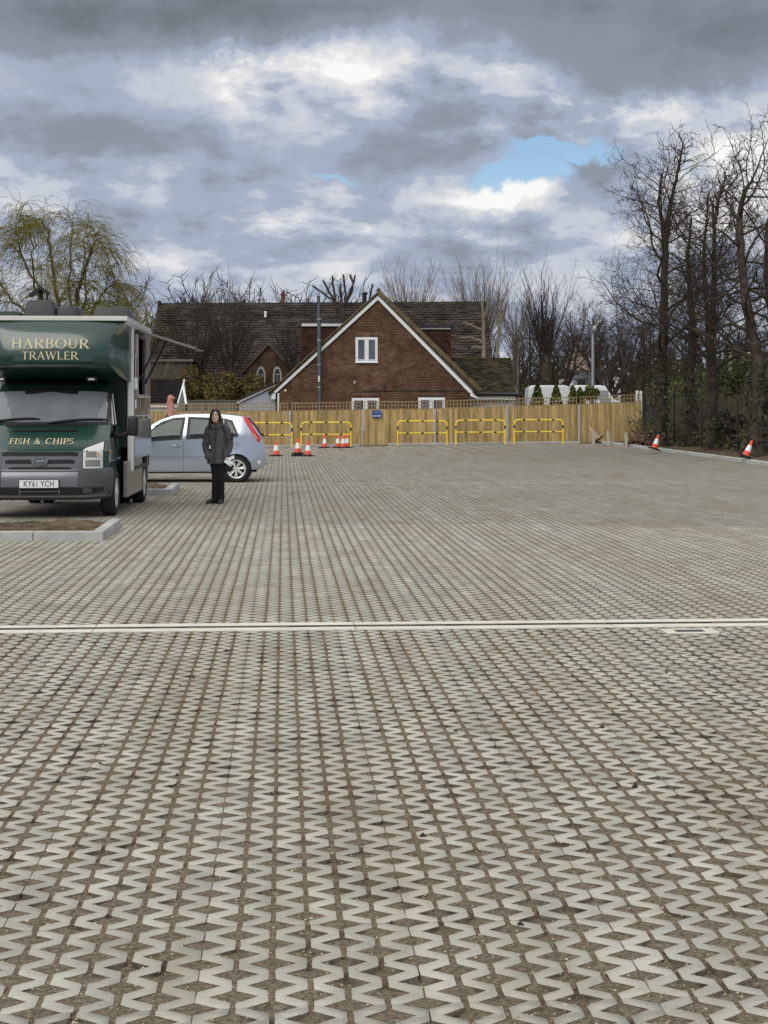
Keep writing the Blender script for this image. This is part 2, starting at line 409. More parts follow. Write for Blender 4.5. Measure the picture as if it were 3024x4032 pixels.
M_WILT = mat('willow_twig', (0.200, 0.168, 0.045), 0.9, var=.3, scale=1.2, col2=(0.24, 0.215, 0.060), spec=.15)
M_WILB = mat('willow_bark', (0.085, 0.068, 0.040), 0.95, var=.3, scale=4, spec=.1)
M_IVY = mat('ivy_leaf', (0.050, 0.050, 0.030), 0.6, var=.3, scale=3, rand=.3, spec=.3)
M_LEAF = mat('shrub_leaf', (0.125, 0.112, 0.035), 0.8, var=.35, scale=2.4, rand=.35, col2=(0.20, 0.145, 0.05), spec=.2)
M_LEAFG = mat('green_leaf', (0.085, 0.098, 0.042), 0.75, var=.35, scale=1.5, rand=.35, col2=(0.12, 0.145, 0.045), spec=.2)
M_CONIF = mat('conifer_leaf', (0.060, 0.082, 0.018), 0.85, var=.3, scale=6, rand=.35, col2=(0.13, 0.14, 0.035), spec=.15)

# ------------------------------------------------------------------ ground
def kerb_x(y): return 10.72 - math.tan(GA) * (y - 43)        # the right-hand edge of the car park
def terrain(x, y):
    e = x - kerb_x(min(y, 80))
    h = -0.22
    h += 0.30 * ss(1.2, 4, e) * ss(-5, 15, y)
    h += 0.9 * ss(68, 84, y) * ss(-2, 8, x)
    h += 3.5 * ss(120, 260, y) * ss(-60, 60, x) + 2.0 * ss(140, 260, y)
    h += 1.5 * ss(6, 25, e) * ss(20, 50, y)
    return h
xs = np.concatenate([np.linspace(-400, -40, 16), np.linspace(-36, 60, 49), np.linspace(66, 400, 18)])
ys = np.concatenate([np.linspace(-60, 20, 11), np.linspace(24, 130, 54), np.linspace(140, 900, 40)])
V = [(x, y, terrain(x, y)) for y in ys for x in xs]
nx = len(xs)
Fc = [(j * nx + i, j * nx + i + 1, (j + 1) * nx + i + 1, (j + 1) * nx + i) for j in range(len(ys) - 1) for i in range(nx - 1)]
tag(obj('ground', np_mesh('ground', V, Fc, M_GROUND, True)), kind='structure')

# ------------------------------------------------------------------ car park paving
S, PT, HH = 0.104, 0.163, 0.272
S0, T0 = 0.385, 4.77
S_LEFT, S_RIGHT = S0 + 6 * S * -15, 13.42
DR1, DR2 = (T0 + 9 * .652 + 3 * PT, 11.50), (11.50 + 33 * .652, 11.50 + 33 * .652 + .20)
def W(s, t, z=0.0):
    p = E1 * s + E2 * t; return Vector((p.x, p.y, z))
car_park = tag(obj('car_park', None), kind='structure')
# bedding sand under the pavers: fine relief near the camera, one coarse sheet beyond
def sand_sheet(s0, s1, t0, t1, ns, nt, dep, amp, seed):
    r = np.random.RandomState(seed)
    A = r.rand(nt, ns)
    lo = r.rand(nt // 5 + 2, ns // 5 + 2); lo = np.kron(lo, np.ones((5, 5)))[:nt, :ns]
    for _ in range(2): lo = (lo + np.roll(lo, 1, 0) + np.roll(lo, 1, 1) + np.roll(lo, -1, 0) + np.roll(lo, -1, 1)) / 5
    zz = -dep - amp * np.clip(lo - .56, 0, 1) * 4.5 - .0005 * A
    sv = np.linspace(s0, s1, ns); tv = np.linspace(t0, t1, nt)
    V = np.empty((nt, ns, 3)); 
    V[:, :, 0] = sv[None] * E1.x + tv[:, None] * E2.x; V[:, :, 1] = sv[None] * E1.y + tv[:, None] * E2.y
    V[:, :, 2] = zz + np.vectorize(gz)(V[:, :, 0], V[:, :, 1])
    i = np.arange(ns - 1)[None] + (np.arange(nt - 1) * ns)[:, None]; i = i.ravel()
    return np_mesh('bedding_sand', V.reshape(-1, 3), np.stack([i, i + 1, i + ns + 1, i + ns], 1), M_SOIL, True)
tag(obj('bedding_sand', sand_sheet(-2.2, 3.2, 3.0, 11.6, 230, 340, .0018, .010, 1), car_park), kind='stuff')
for (a, b2, c, d2) in [(S_LEFT - .2, S_RIGHT, -1, 3.0), (S_LEFT - .2, -2.2, 3.0, 11.6), (3.2, S_RIGHT, 3.0, 11.6), (S_LEFT - .2, S_RIGHT, 11.6, 64.6)]:
    tag(obj('bedding_sand', sand_sheet(a, b2, c, d2, 60, 90, .0016, .001, 2), car_park), kind='stuff')

def strip_rows(nrow, walls=True, ch=.0018, seed=0, wide=True):
    """one paver block: six zig-zag bars, nrow pitches long; returns verts, quads"""
    V = []; Q = []; MI = []
    r = random.Random(seed)
    for i in range(6):
        gl = .0016 if i == 0 else .0085 * r.uniform(.75, 1.2); gr = .0016 if i == 5 else .0085 * r.uniform(.75, 1.2)
        wl = .0690
        tl = 0 if i % 2 == 0 else 2        # quarter index of the notch on the left
        L = []; Rr = []
        nq = nrow * 6
        for q in range(nq + 1):
            y = (q // 6 + (0, .5 - HH, HH, .5, 1 - HH, .5 + HH)[q % 6]) * PT
            if q == 0: y += .0018
            if q == nq: y -= .0018
            qm = q % 6
            k2 = 1 - (.5 - HH) / HH                          # the facing hole has begun where this one ends
            at0 = (1, k2, 0, 0, 0, k2)[qm]; at3 = (0, 0, k2, 1, k2, 0)[qm]
            xl = gl + (wl - gl) * (at0 if tl == 0 else at3); xr = S - gr - (wl - gr) * (at3 if tl == 0 else at0)
            j = .0016
            L.append((i * S + xl + r.uniform(-j, j), y + r.uniform(-j, j) * (0 < q < nq)))
            Rr.append((i * S + xr + r.uniform(-j, j), y + r.uniform(-j, j) * (0 < q < nq)))
        n = len(V)
        if walls == 'side':
            for q in range(nq + 1):
                (x0, y0), (x1, y1) = L[q], Rr[q]; V += [(x0, y0, 0), (x1, y1, 0), (x0, y0, -.02), (x1, y1, -.02)]
            for q in range(nq):
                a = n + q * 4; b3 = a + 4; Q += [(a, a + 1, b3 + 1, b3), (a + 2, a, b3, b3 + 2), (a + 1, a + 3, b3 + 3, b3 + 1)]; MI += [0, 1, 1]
        elif walls:
            # chamfered top, then the sides
            for q in range(nq + 1):
                (x0, y0), (x1, y1) = L[q], Rr[q]
                yy = ch if q == 0 else (-ch if q == nq else 0)
                V += [(x0 + ch, y0 + yy, 0), (x1 - ch, y1 + yy, 0), (x0, y0, -ch * .8), (x1, y1, -ch * .8), (x0, y0, -.06), (x1, y1, -.06)]
            for q in range(nq):
                a = n + q * 6; b3 = a + 6
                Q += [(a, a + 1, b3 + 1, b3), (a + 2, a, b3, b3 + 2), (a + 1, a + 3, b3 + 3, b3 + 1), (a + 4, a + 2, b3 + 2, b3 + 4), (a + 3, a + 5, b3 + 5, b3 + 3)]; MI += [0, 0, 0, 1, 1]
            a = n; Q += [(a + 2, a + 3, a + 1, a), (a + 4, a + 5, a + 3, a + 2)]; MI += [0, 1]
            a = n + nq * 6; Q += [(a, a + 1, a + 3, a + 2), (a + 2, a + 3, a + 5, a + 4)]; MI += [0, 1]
        else:
            for q in range(nq + 1): V += [(*L[q], 0), (*Rr[q], 0)]
            for q in range(nq):
                a = n + q * 2; Q.append((a, a + 1, a + 3, a + 2)); MI.append(0)
    return np.array(V), np.array(Q), np.array(MI)
BL = {}
def block(nrow, walls, seed):
    k = (nrow, walls, seed)
    if k not in BL: BL[k] = strip_rows(nrow, walls, seed=seed)
    return BL[k]
slabs = []
t = T0 - 6 * .652
rows = []
while t < DR1[0] - .3:
    n = 4 if t + .652 < DR1[0] + .01 else 3
    rows.append((t, n)); t += .652
t = DR1[1] + .004
while t < DR2[0] - .3: rows.append((t, 4)); t += .652
t = DR2[1] + .004
while t < 63.6: rows.append((t, 4)); t += .652
for (t, n) in rows:
    for i in range(-15, 21):
        s = S0 + 6 * S * i
        if s > S_RIGHT - .05: continue
        c = W(s + .312, t + .326)
        half = .27 * max(c.y, 0) + 2.2
        if abs(c.x) > half or c.y < 2.0: continue
        inview = abs(c.x) < .25 * c.y + .45 and c.y > 3.85
        slabs.append((c.length + (0 if inview else 1000), s, t, n, c))
slabs.sort()
slabmesh = {}
rot = Matrix.Rotation(GA, 4, 'Z')
for (dist, s, t, n, c) in slabs[:300]:
    sd = rnd.randrange(6)
    k = (n, sd)
    if k not in slabmesh:
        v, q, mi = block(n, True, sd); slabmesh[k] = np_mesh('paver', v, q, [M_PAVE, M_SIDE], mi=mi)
    o = bpy.data.objects.new('paver', slabmesh[k]); COL.objects.link(o); o.parent = car_park
    o.matrix_local = Matrix.Translation(W(s, t, rnd.uniform(.0004, .0014))) @ rot @ Matrix.Rotation(rnd.uniform(-.0007, .0007), 4, 'X') @ Matrix.Rotation(rnd.uniform(-.0007, .0007), 4, 'Y')
Vs = []; Qs = []; Ms_ = []; off = 0
R3 = np.array(rot)[:3, :3]
for (dist, s, t, n, c) in slabs[300:]:
    v, q, mi = block(n, 'side' if c.y < 17 else False, rnd.randrange(6))
    p = W(s, t); v2 = v @ R3.T + np.array((p.x, p.y, rnd.uniform(-.0001, .0012) + gz(c.x, c.y)))
    Vs.append(v2); Qs.append(q + off); Ms_.append(mi); off += len(v2)
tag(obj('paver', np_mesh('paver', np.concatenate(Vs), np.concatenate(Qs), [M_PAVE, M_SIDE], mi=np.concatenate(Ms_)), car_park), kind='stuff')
# grit lying in the holes and on the blocks, and dark crumbs of leaf and bark
def scatter(name, m, n, size, zf, t0=3.2, t1=12, seed=1, flat=.6):
    r = random.Random(seed); V = []; Fc = []
    for _ in range(n):
        d = t0 + (t1 - t0) * r.random() ** 1.5
        x = r.uniform(-.29, .29) * d
        sz = size * r.uniform(.45, 1.3); z = zf(r)
        if r.random() < .05: sz *= 1.6
        b0 = len(V); a = r.uniform(0, 6.28)
        for k in range(4):
            V.append((x + math.cos(a + k * 1.571) * sz * r.uniform(.6, 1.2), d + math.sin(a + k * 1.571) * sz * r.uniform(.6, 1.2), z))
        V.append((x, d, z + sz * flat))
        for k in range(4): Fc.append((b0 + k, b0 + (k + 1) % 4, b0 + 4))
    return tag(obj(name, np_mesh(name, V, Fc, m)), kind='stuff')
scatter('grit', M_GRIT, 9000, .0045, lambda r: -.002 + r.random() * .0012, seed=3)
scatter('loose_stones', M_GRIT, 420, .005, lambda r: .0005, seed=4, t1=16)
M_CRUMB = mat('dark_crumb', (0.03, 0.022, 0.016), .95)
scatter('leaf_crumbs', M_CRUMB, 70, .012, lambda r: .0005, seed=5, t1=24, flat=.9)

# ------------------------------------------------------------------ channel drains
def channel(t0, t1, name, label, slot, mc):
    th = thing(name, label, 'drain', W(0, (t0 + t1) / 2, 0), GA)
    w = t1 - t0; s = S_LEFT
    ln = 1.9
    while s < S_RIGHT - .05:
        e = min(s + ln, S_RIGHT)
        for (y0, y1) in ((-w / 2 + .004, -slot / 2), (slot / 2, w / 2 - .004)):
            b = MB(); b.b(s + .003, e - .003, y0, y1, -.08, .004 + rnd.uniform(-.0015, .0015))
            if slot > .09 or y0 < 0: b.build('concrete_edge', mc, th, bevel=.004)
        s = e
    s = S_LEFT
    while s < S_RIGHT - .05:
        e = min(s + 1.0, S_RIGHT)
        b = MB(); b.b(s + .002, e - .002, -slot / 2 + .002, -slot / 2 + .018, -.05, .001); b.b(s + .002, e - .002, slot / 2 - .018, slot / 2 - .002, -.05, .001)
        if slot > .09:
            x = s + .012
            while x < e - .01: b.b(x, x + .011, -slot / 2 + .018, slot / 2 - .018, -.03, -.002); x += .026
        b.b(s + .002, e - .002, -slot / 2 + .018, slot / 2 - .018, -.055, -.05)
        b.build('grating', M_IRON, th); s = e
    return th
channel(*DR1, 'channel_drain', 'long dark slotted drain channel between pale concrete edges across the foreground', .115, M_CONC)
channel(*DR2, 'channel_drain', 'narrow far drain channel with pale concrete edges crossing behind the car', .08, M_POST)
c = P(2716, 2486, F * CAMH / (2486 - HOR))
th = thing('sump_cover', 'small rectangular dark drain cover in a pale concrete collar beside the near channel', 'drain cover', (c.x, c.y, 0), GA)
b = MB()
for (x0, x1, y0, y1) in ((-.19, .19, .062, .105), (-.19, .19, -.105, -.062), (-.19, -.107, -.062, .062), (.107, .19, -.062, .062)): b.b(x0, x1, y0, y1, -.05, .006)
b.build('concrete_collar', M_CONC, th, bevel=.004)
b = MB(); b.b(-.105, .105, -.060, .060, -.03, .003)
b.build('iron_cover', M_IRON, th, bevel=.003)

# ------------------------------------------------------------------ kerbs and planted islands
def kerb_run(parent, a, b2, w, h, ln, z0=None, curve=None, bev=.012, name='kerbstone'):
    """kerb stones from a to b2 (2D points), w to the left of the run"""
    a, b2 = Vector((*a, 0)), Vector((*b2, 0)); D = b2 - a; L = D.length; D.normalize(); N = Vector((-D.y, D.x, 0))
    n = max(1, round(L / ln)); st = L / n
    for i in range(n):
        c = a + D * (st * (i + .5)) + N * (w / 2); g = gz(c.x, c.y)
        mb = MB(); mb.box((0, 0, 0), (st - .008, w, h + .08))
        o = mb.build(name, M_KERB, parent, bevel=bev)
        o.matrix_local = Matrix.Translation((c.x, c.y, g + h / 2 - .04 + rnd.uniform(-.003, .003))) @ Matrix.Rotation(math.atan2(D.y, D.x), 4, 'Z')
def island(label, fr, corner, back, group, left):
    th = thing('planted_island', label, 'kerbed bed', (0, 0, 0), 0, group)
    L = Vector((left, fr[1] - .02, 0))
    kerb_run(th, (left, fr[1]), fr, .14, .115, .92)
    kerb_run(th, fr, back, .14, .115, .62)
    kerb_run(th, back, (left, back[1]), .14, .05, .92)
    V = []; Fc = []; r = random.Random(int(fr[1] * 10)); nx_, ny_ = 70, 22
    for j in range(ny_):
        for i in range(nx_):
            f = j / (ny_ - 1); y = fr[1] + .13 + (back[1] - fr[1] - .26) * f
            xr = fr[0] + (back[0] - fr[0]) * f - .13
            x = left + (xr - left) * i / (nx_ - 1)
            m = .08 * math.exp(-((x - xr + .45) / .3) ** 2 - ((f - .72) / .2) ** 2)
            V.append((x, y, .072 + r.gauss(0, .012) + m * r.uniform(.6, 1.2)))
    Fc = [(j * nx_ + i, j * nx_ + i + 1, (j + 1) * nx_ + i + 1, (j + 1) * nx_ + i) for j in range(ny_ - 1) for i in range(nx_ - 1)]
    tag(obj('soil_bed', np_mesh('soil_bed', V, Fc, M_EARTH, True), th), kind='stuff')
island('kerbed bed of bare brown soil in front of the green van', (-3.40, 18.6), None, (-3.57, 20.85), 'kerbed soil beds', -8.5)
island('small kerbed soil bed at the back corner of the green van', (-3.93, 28.4), None, (-4.12, 30.9), 'kerbed soil beds', -9.0)
# kerb along the right edge
th = thing('edge_kerb', 'long pale concrete kerb along the right edge of the car park', 'kerb', (0, 0, 0))
pts = [W(S_RIGHT + .02, t) for t in np.arange(14, 64.6, 12.6)]
for a, b2 in zip(pts[:-1], pts[1:]): kerb_run(th, (b2.x, b2.y), (a.x, a.y), .18, .10, 1.4, name='kerbstone')
# earth verge beyond it
V = []; ne, nt_ = 34, 110; r = random.Random(5)
for j in range(nt_):
    t = 12 + 58 * j / (nt_ - 1)
    for i in range(ne):
        e = .17 + 16 * (i / (ne - 1)) ** 1.8
        p = W(S_RIGHT + e, t)
        z = gz(p.x, p.y) + .055 + .34 * ss(.8, 4, e) + 1.5 * ss(6, 25, e) * ss(20, 50, p.y) + r.gauss(0, .012 + .03 * ss(.6, 3, e))
        V.append((p.x, p.y, z))
Fc = [(j * ne + i, j * ne + i + 1, (j + 1) * ne + i + 1, (j + 1) * ne + i) for j in range(nt_ - 1) for i in range(ne - 1)]
tag(obj('verge', np_mesh('verge', V, Fc, M_EARTH, True)), kind='structure')
def verge_z(x, y):
    e = x - kerb_x(y); return gz(x, y) + .055 + .34 * ss(.8, 4, e) + 1.5 * ss(6, 25, e) * ss(20, 50, y)
# strip of ground between kerb and fence
V = []; 
for u in np.linspace(-18, 11, 30):
    for t in np.linspace(64.2, 70, 6):
        p = W(u + 4.2, t); V.append((p.x, p.y, gz(p.x, p.y) + .0))
Fc = [(j * 6 + i, j * 6 + i + 1, (j + 1) * 6 + i + 1, (j + 1) * 6 + i) for j in range(29) for i in range(5)]
tag(obj('verge', np_mesh('verge', V, Fc, M_EARTH, True)), kind='structure')

# ------------------------------------------------------------------ timber fence
def fence_d(u, off=0.0):
    k = (u - CX) / F; return (66.25 + off) / (1 - math.tan(GA) * k)
def top_v(u):
    tb = [(285, 1623), (570, 1622), (1140, 1619), (1425, 1614), (1711, 1611), (1996, 1601), (2278, 1594), (2531, 1582)]
    return float(np.interp(u, [q[0] for q in tb], [q[1] for q in tb]))
PU = [285, 570, 855, 1141, 1427, 1711, 1996, 2278, 2531]
fence = thing('timber_fence', 'long pale brown board fence with square trellis on top behind the yellow barriers', 'fence', (0, 0, 0))
boxes_b = []; boxes_t = []
for a, b2 in zip(PU[:-1], PU[1:]):
    gate = a == 1427
    pa, pb = P(a, 1700, fence_d(a)), P(b2, 1700, fence_d(b2)); L = (pb - pa).xy.length; D = Vector(((pb - pa).x, (pb - pa).y, 0)).normalized(); N = Vector((D.y, -D.x, 0))
    rz = math.atan2(D.y, D.x)
    n = round((L - .14) / .118); st = (L - .14) / n
    za, zb = Z(top_v(a + 8), pa.y), Z(top_v(b2 - 8), pb.y)
    for i in range(n):
        f = (i + .5) / n; p = pa.lerp(pb, (f * (L - .14) + .07) / L); zt = za + (zb - za) * f + rnd.uniform(-.006, .006); g = gz(p.x, p.y) + .005
        low = gate and i < n * .36
        q = p - N * (.10 if low else 0) * -1
        z0 = g - (.05 if low else 0)
        tilt = Matrix.Rotation(rnd.uniform(-.006, .006), 4, 'Y')
        boxes_b.append(Matrix.Translation((q.x, q.y, (z0 + zt) / 2)) @ Matrix.Rotation(rz + .10, 4, 'Z') @ tilt @ Matrix.Diagonal((st * 1.10, .016, zt - z0, 1)))
    # trellis: two rails of open squares on top
    h = .355
    for dz_ in (.02, h / 2, h - .02):
        c = (pa + pb) / 2; zc_ = (za + zb) / 2 + dz_
        sl = math.atan2(zb - za, L)
        boxes_t.append(Matrix.Translation((c.x, c.y, zc_)) @ Matrix.Rotation(rz, 4, 'Z') @ Matrix.Rotation(-sl, 4, 'Y') @ Matrix.Diagonal((L - .13, .022, .034 if dz_ < .1 or dz_ > .3 else .026, 1)))
    n = round(L / .157)
    for i in range(n + 1):
        f = .03 + .94 * i / n; p = pa.lerp(pb, f); zz = za + (zb - za) * f
        boxes_t.append(Matrix.Translation((p.x, p.y - .018, zz + h / 2)) @ Matrix.Rotation(rz, 4, 'Z') @ Matrix.Diagonal((.03, .014, h, 1)))
    # gravel board behind the boards' foot
boxes_b.sort(key=lambda m_: m_[0][3], reverse=True)
add_pieces('fence_board', boxes_b, M_BOARD, fence, 300)
add_pieces('trellis_slat', boxes_t, M_TRELL, fence, 300)
for u in PU[:-1]:
    p = P(u, 1700, fence_d(u)); zt = Z(top_v(u) - (0 if u != 2278 else 0), p.y)
    mb = MB(); mb.b(-.05, .05, -.10, .04, -.15, zt - gz(p.x, p.y) + .02)
    o = mb.build('fence_post', M_POST, fence, bevel=.008); o.location = (p.x, p.y - .06, gz(p.x, p.y)); o.rotation_euler.z = GA
p = P(2537, 1700, fence_d(2537)); mb = MB(); mb.b(-.045, .045, -.05, .05, -.15, 2.3)
o = mb.build('fence_post', M_GUT, fence, bevel=.006); o.location = (p.x, p.y, gz(p.x, p.y)); tag(o, 'tall dark end post')
# kerb along the foot of the fence
th = thing('fence_kerb', 'low pale concrete kerb along the foot of the timber fence', 'kerb', (0, 0, 0))
for (u0, u1) in ((300, 1416), (1530, 2282)):
    pa, pb = P(u0, 1760, fence_d(u0, -1.6)), P(u1, 1760, fence_d(u1, -1.6))
    kerb_run(th, pa.xy, pb.xy, .20, .085, 1.5)

# ------------------------------------------------------------------ hoop barriers
def make_barrier(label):
    th = thing('hoop_barrier', label, 'barrier', (0, 0, 0), GA, 'yellow and black hoop barriers')
    w, h, r = 1.03, 1.02, .16; R = .032
    arc = [(-w, -.25), (-w, h - r)] + [(-w + r - r * math.cos(a), h - r + r * math.sin(a)) for a in [math.radians(q) for q in (22, 45, 68, 90)]]
    pts = [(x, 0, z) for x, z in arc] + [(-x, 0, z) for x, z in arc[::-1]]
    b = MB(); b.tube(pts, R, 10); b.build('hoop', M_YEL, th, smooth=60)
    b = MB(); b.tube([(-w + R, 0, .52), (w - R, 0, .52)], R * .86, 10); b.build('mid_rail', M_YEL, th, smooth=60)
    for z, xx in ((h, (-.62, 0, .62)), (.52, (-.62, 0, .62))):
        for x in xx:
            b = MB(); b.tube([(x - .055, 0, z), (x + .055, 0, z)], R * 1.12, 10); b.build('black_band', M_BLK, th, smooth=60)
    for sx in (-1, 1):
        b = MB(); b.tube([(sx * w, 0, .66), (sx * w, 0, .80)], R * 1.12, 10); b.build('black_band', M_BLK, th, smooth=60)
    return th
BAR = [(1051, 'yellow hoop barrier partly hidden behind the back of the blue car'),
       (1284, 'yellow hoop barrier behind the row of traffic cones'),
       (1663, 'yellow hoop barrier just right of the blue sign, with a post behind its middle'),
       (1892, 'yellow hoop barrier in the middle of the three right of the sign'),
       (2121, 'rightmost yellow hoop barrier, near the corner of the fence')]
b0 = None
for u, lab in BAR:
    o = make_barrier(lab) if b0 is None else copy_tree(b0)
    b0 = b0 or o
    p = P(u, 1760, fence_d(u, -2.35)); o.location = (p.x, p.y, gz(p.x, p.y)); o['label'] = lab
    o.rotation_euler.z = GA + rnd.uniform(-.03, .03)

# ------------------------------------------------------------------ traffic cones
def make_cone(label, mo=M_ORG, mw=M_WHT):
    th = thing('traffic_cone', label, 'traffic cone', (0, 0, 0), 0, 'orange and white traffic cones')
    H = .52
    def rr(z): return .028 + (.125 - .028) * (1 - z / H)
    b = MB()
    b.prism([(.235 * math.cos(a) * (1.0 if i % 2 else 1.0), .235 * math.sin(a), 0) for i, a in enumerate([math.radians(q) for q in (8, 37, 53, 82, 98, 127, 143, 172, 188, 217, 233, 262, 278, 307, 323, 352)])], (0, 0, .035))
    b.lathe([(.165, .035), (.15, .055), (.128, .06)], 20)
    b.build('base', M_RUB, th, bevel=.006)
    for nm, z0, z1, m in (('cone_body', .05, .19, mo), ('white_sleeve', .19, .375, mw), ('cone_tip', .375, H, mo)):
        b = MB(); e = .003 if nm == 'white_sleeve' else 0
        b.lathe([(rr(z0) + e, z0), (rr(z1) + e, z1)] + ([(rr(H) * .6, H + .012)] if z1 == H else []), 20); b.build(nm, m, th, smooth=40)
    return th
CONES = [(1087, 1797, 'traffic cone nearest the back of the blue car, standing alone'),
         (1172, 1797, 'taller stacked traffic cone with a thick black base, left of its close neighbour'),
         (1212, 1798, 'traffic cone standing right beside the taller stacked cone'),
         (1278, 1766, 'traffic cone standing alone in front of the barrier with cones'),
         (1330, 1766, 'traffic cone at the left end of the tight row of three by the fence'),
         (1351, 1767, 'middle traffic cone of the tight row of three by the fence'),
         (1366, 1766, 'traffic cone at the right end of the tight row of three by the fence')]
c0 = None
for u, v, lab in CONES:
    d = F * CAMH / (v - HOR)
    o = make_cone(lab) if c0 is None else copy_tree(c0)
    c0 = c0 or o
    o['label'] = lab; p = P(u, v, d); o.location = (p.x, p.y, gz(p.x, p.y)); o.rotation_euler.z = rnd.uniform(0, 6)
    if u == 1172:                                            # a second cone pushed down over the first lifts it
        o.location.z += .075
        b = MB(); b.prism([(.24 * math.cos(a), .24 * math.sin(a), -.074) for a in [math.radians(q) for q in range(10, 370, 30)]], (0, 0, .05)); b.lathe([(.165, -.024), (.14, .0)], 16)
        b.build('lower_base', M_RUB, o, bevel=.006)
def lean_cone(u, v, d, tilt, az_, lab, old=False):
    p = P(u, v, d); p.z = verge_z(p.x, p.y) if p.x > kerb_x(p.y) + .15 else gz(p.x, p.y) + .1
    if old:
        o = make_cone(lab, M_ORGOLD, M_ORGOLD)
    else: o = copy_tree(c0); o['label'] = lab
    o.location = p
    o.rotation_euler = (Matrix.Rotation(az_, 3, 'Z') @ Matrix.Rotation(tilt, 3, 'Y')).to_euler()
    o.location.z += .20 * math.sin(abs(tilt)) - .02
    return o
lean_cone(2575, 1766, 52.5, .30, 0, 'tilted traffic cone on the earth verge near the rubble heap')
o = lean_cone(2934, 1811, 44.9, .40, 0, 'strongly tilted traffic cone on the earth verge at the far right')
o = lean_cone(2356, 1745, 63.0, -.62, 0, 'faded pink and tan cone toppled against the fence corner between two short posts', True); o.scale = (1.2, 1.2, 1.2)
# short grey stakes
for u, v0, v1, lab in ((2337, 1680, 1742, 'short grey stake left of the toppled faded cone'), (2395, 1685, 1745, 'short grey stake right of the toppled faded cone'), (2466, 1703, 1756, 'short grey stake left of the rubble heap')):
    d = 62.6 if u < 2450 else 59.0
    p = P(u, v1, d); z0 = verge_z(p.x, p.y) if p.x > kerb_x(p.y) + .15 else gz(p.x, p.y)
    b = MB(); b.prism([(-.055, -.03, -.1), (.055, -.03, -.1), (.055, -.03, .56), (.0, -.03, .60), (-.055, -.03, .585)], (0, .06, 0))
    o = b.build('marker_stake', M_POST, None, bevel=.006); o.location = (p.x, p.y, z0); o.rotation_euler = (0, rnd.uniform(-.05, .05), 0)
    tag(o, lab, 'stake', 'short grey stakes on the verge')
# rubble
M_RUBB = mat('rubble', (0.105, 0.058, 0.045), .95, rand=.4, var=.3, scale=5)
r = random.Random(9); b = MB()
for i in range(150):
    a, q = r.uniform(0, 6.28), r.random() ** .6
    x, y = math.cos(a) * q * .62, math.sin(a) * q * .5; z = (1 - q) * .5
    Rm = Matrix.Rotation(r.uniform(0, 3), 3, 'X') @ Matrix.Rotation(r.uniform(0, 3), 3, 'Z')
    b.box((x, y, z + .03), (r.uniform(.07, .2), r.uniform(.06, .12), r.uniform(.05, .1)), M=Rm)
o = b.build('rubble_heap', M_RUBB); p = P(2520, 1752, 60.0); o.location = (p.x, p.y, verge_z(p.x, p.y) - .02)
tag(o, 'heap of reddish brown broken brick and clods at the corner of the fence', 'rubble', kind='stuff')
# blue sign on the fence
d = fence_d(1483, -.22); p = P(1483, 1630, d); sc = d / F
th = thing('fence_sign', 'small blue sign with a white arrow pointing right fixed at the top of the fence', 'sign', p, GA)
w, h = 36 * sc, 27.5 * sc
b = MB(); b.b(-w / 2, w / 2, -.004, .004, -h / 2, h / 2); b.build('panel', mat('sign_blue', (0.018, 0.060, 0.27), .4), th, bevel=.003)
M_SIGNW = mat('sign_white', (.72, .76, .84), .5); M_SIGNB = mat('sign_pale_blue', (.16, .27, .52), .5)
b = MB(); b.b(-w * .45, w * .30, -.0065, -.0045, -h * .33, -h * .23)
b.prism([(w * .26, -.0065, -h * .13), (w * .46, -.0065, -h * .28), (w * .26, -.0065, -h * .43)], (0, .002, 0)); b.build('arrow', M_SIGNW, th)
b = MB(); r = random.Random(2)
for (x0, x1, zc_, hh) in ((-.36, .40, .26, .13), (-.16, .16, .04, .13)):
    x = x0
    while x < x1: b.b(x * w, (x + .035) * w, -.006, -.0045, (zc_ - hh / 2 * r.uniform(.5, 1)) * h, (zc_ + hh / 2) * h); x += .052
b.build('lettering', M_SIGNB, th)
# ------------------------------------------------------------------ buildings
def tri_clip(poly):
    def inside(x, z):
        c = False; n = len(poly)
        for i in range(n):
            x0, z0 = poly[i]; x1, z1 = poly[(i + 1) % n]
            if (z0 > z) != (z1 > z) and x < (x1 - x0) * (z - z0) / (z1 - z0) + x0: c = not c
        return c
    return inside
def brick_boxes(inside, x0, x1, z0, z1, y, bw=.225, bh=.075, holes=(), joint=.010, dep=.03):
    out = []; r = random.Random(int(x0 * 100) + 17)
    nz_ = int((z1 - z0) / bh)
    for j in range(nz_):
        z = z0 + (j + .5) * bh; off = bw / 2 * (j % 2)
        for i in range(int((x1 - x0) / bw) + 2):
            x = x0 + (i - .5) * bw + off; L = bw - joint
            a, b2 = x - L / 2, x + L / 2
            for (hx0, hx1, hz0, hz1) in holes:
                if hz0 < z < hz1:
                    if a > hx0 - .005 and b2 < hx1 + .005: a = b2
                    elif a < hx0 < b2: b2 = min(b2, hx0 - .002)
                    elif a < hx1 < b2: a = max(a, hx1 + .002)
            if b2 - a < .03: continue
            while b2 - a > .03 and not (inside(a, z + bh * .4) and inside(a, z - bh * .4)): a += .02
            while b2 - a > .03 and not (inside(b2, z + bh * .4) and inside(b2, z - bh * .4)): b2 -= .02
            if b2 - a < .035: continue
            out.append(Matrix.Translation(((a + b2) / 2, y + r.uniform(-.002, .002), z)) @ Matrix.Diagonal((b2 - a, dep, bh - joint, 1)))
    return out
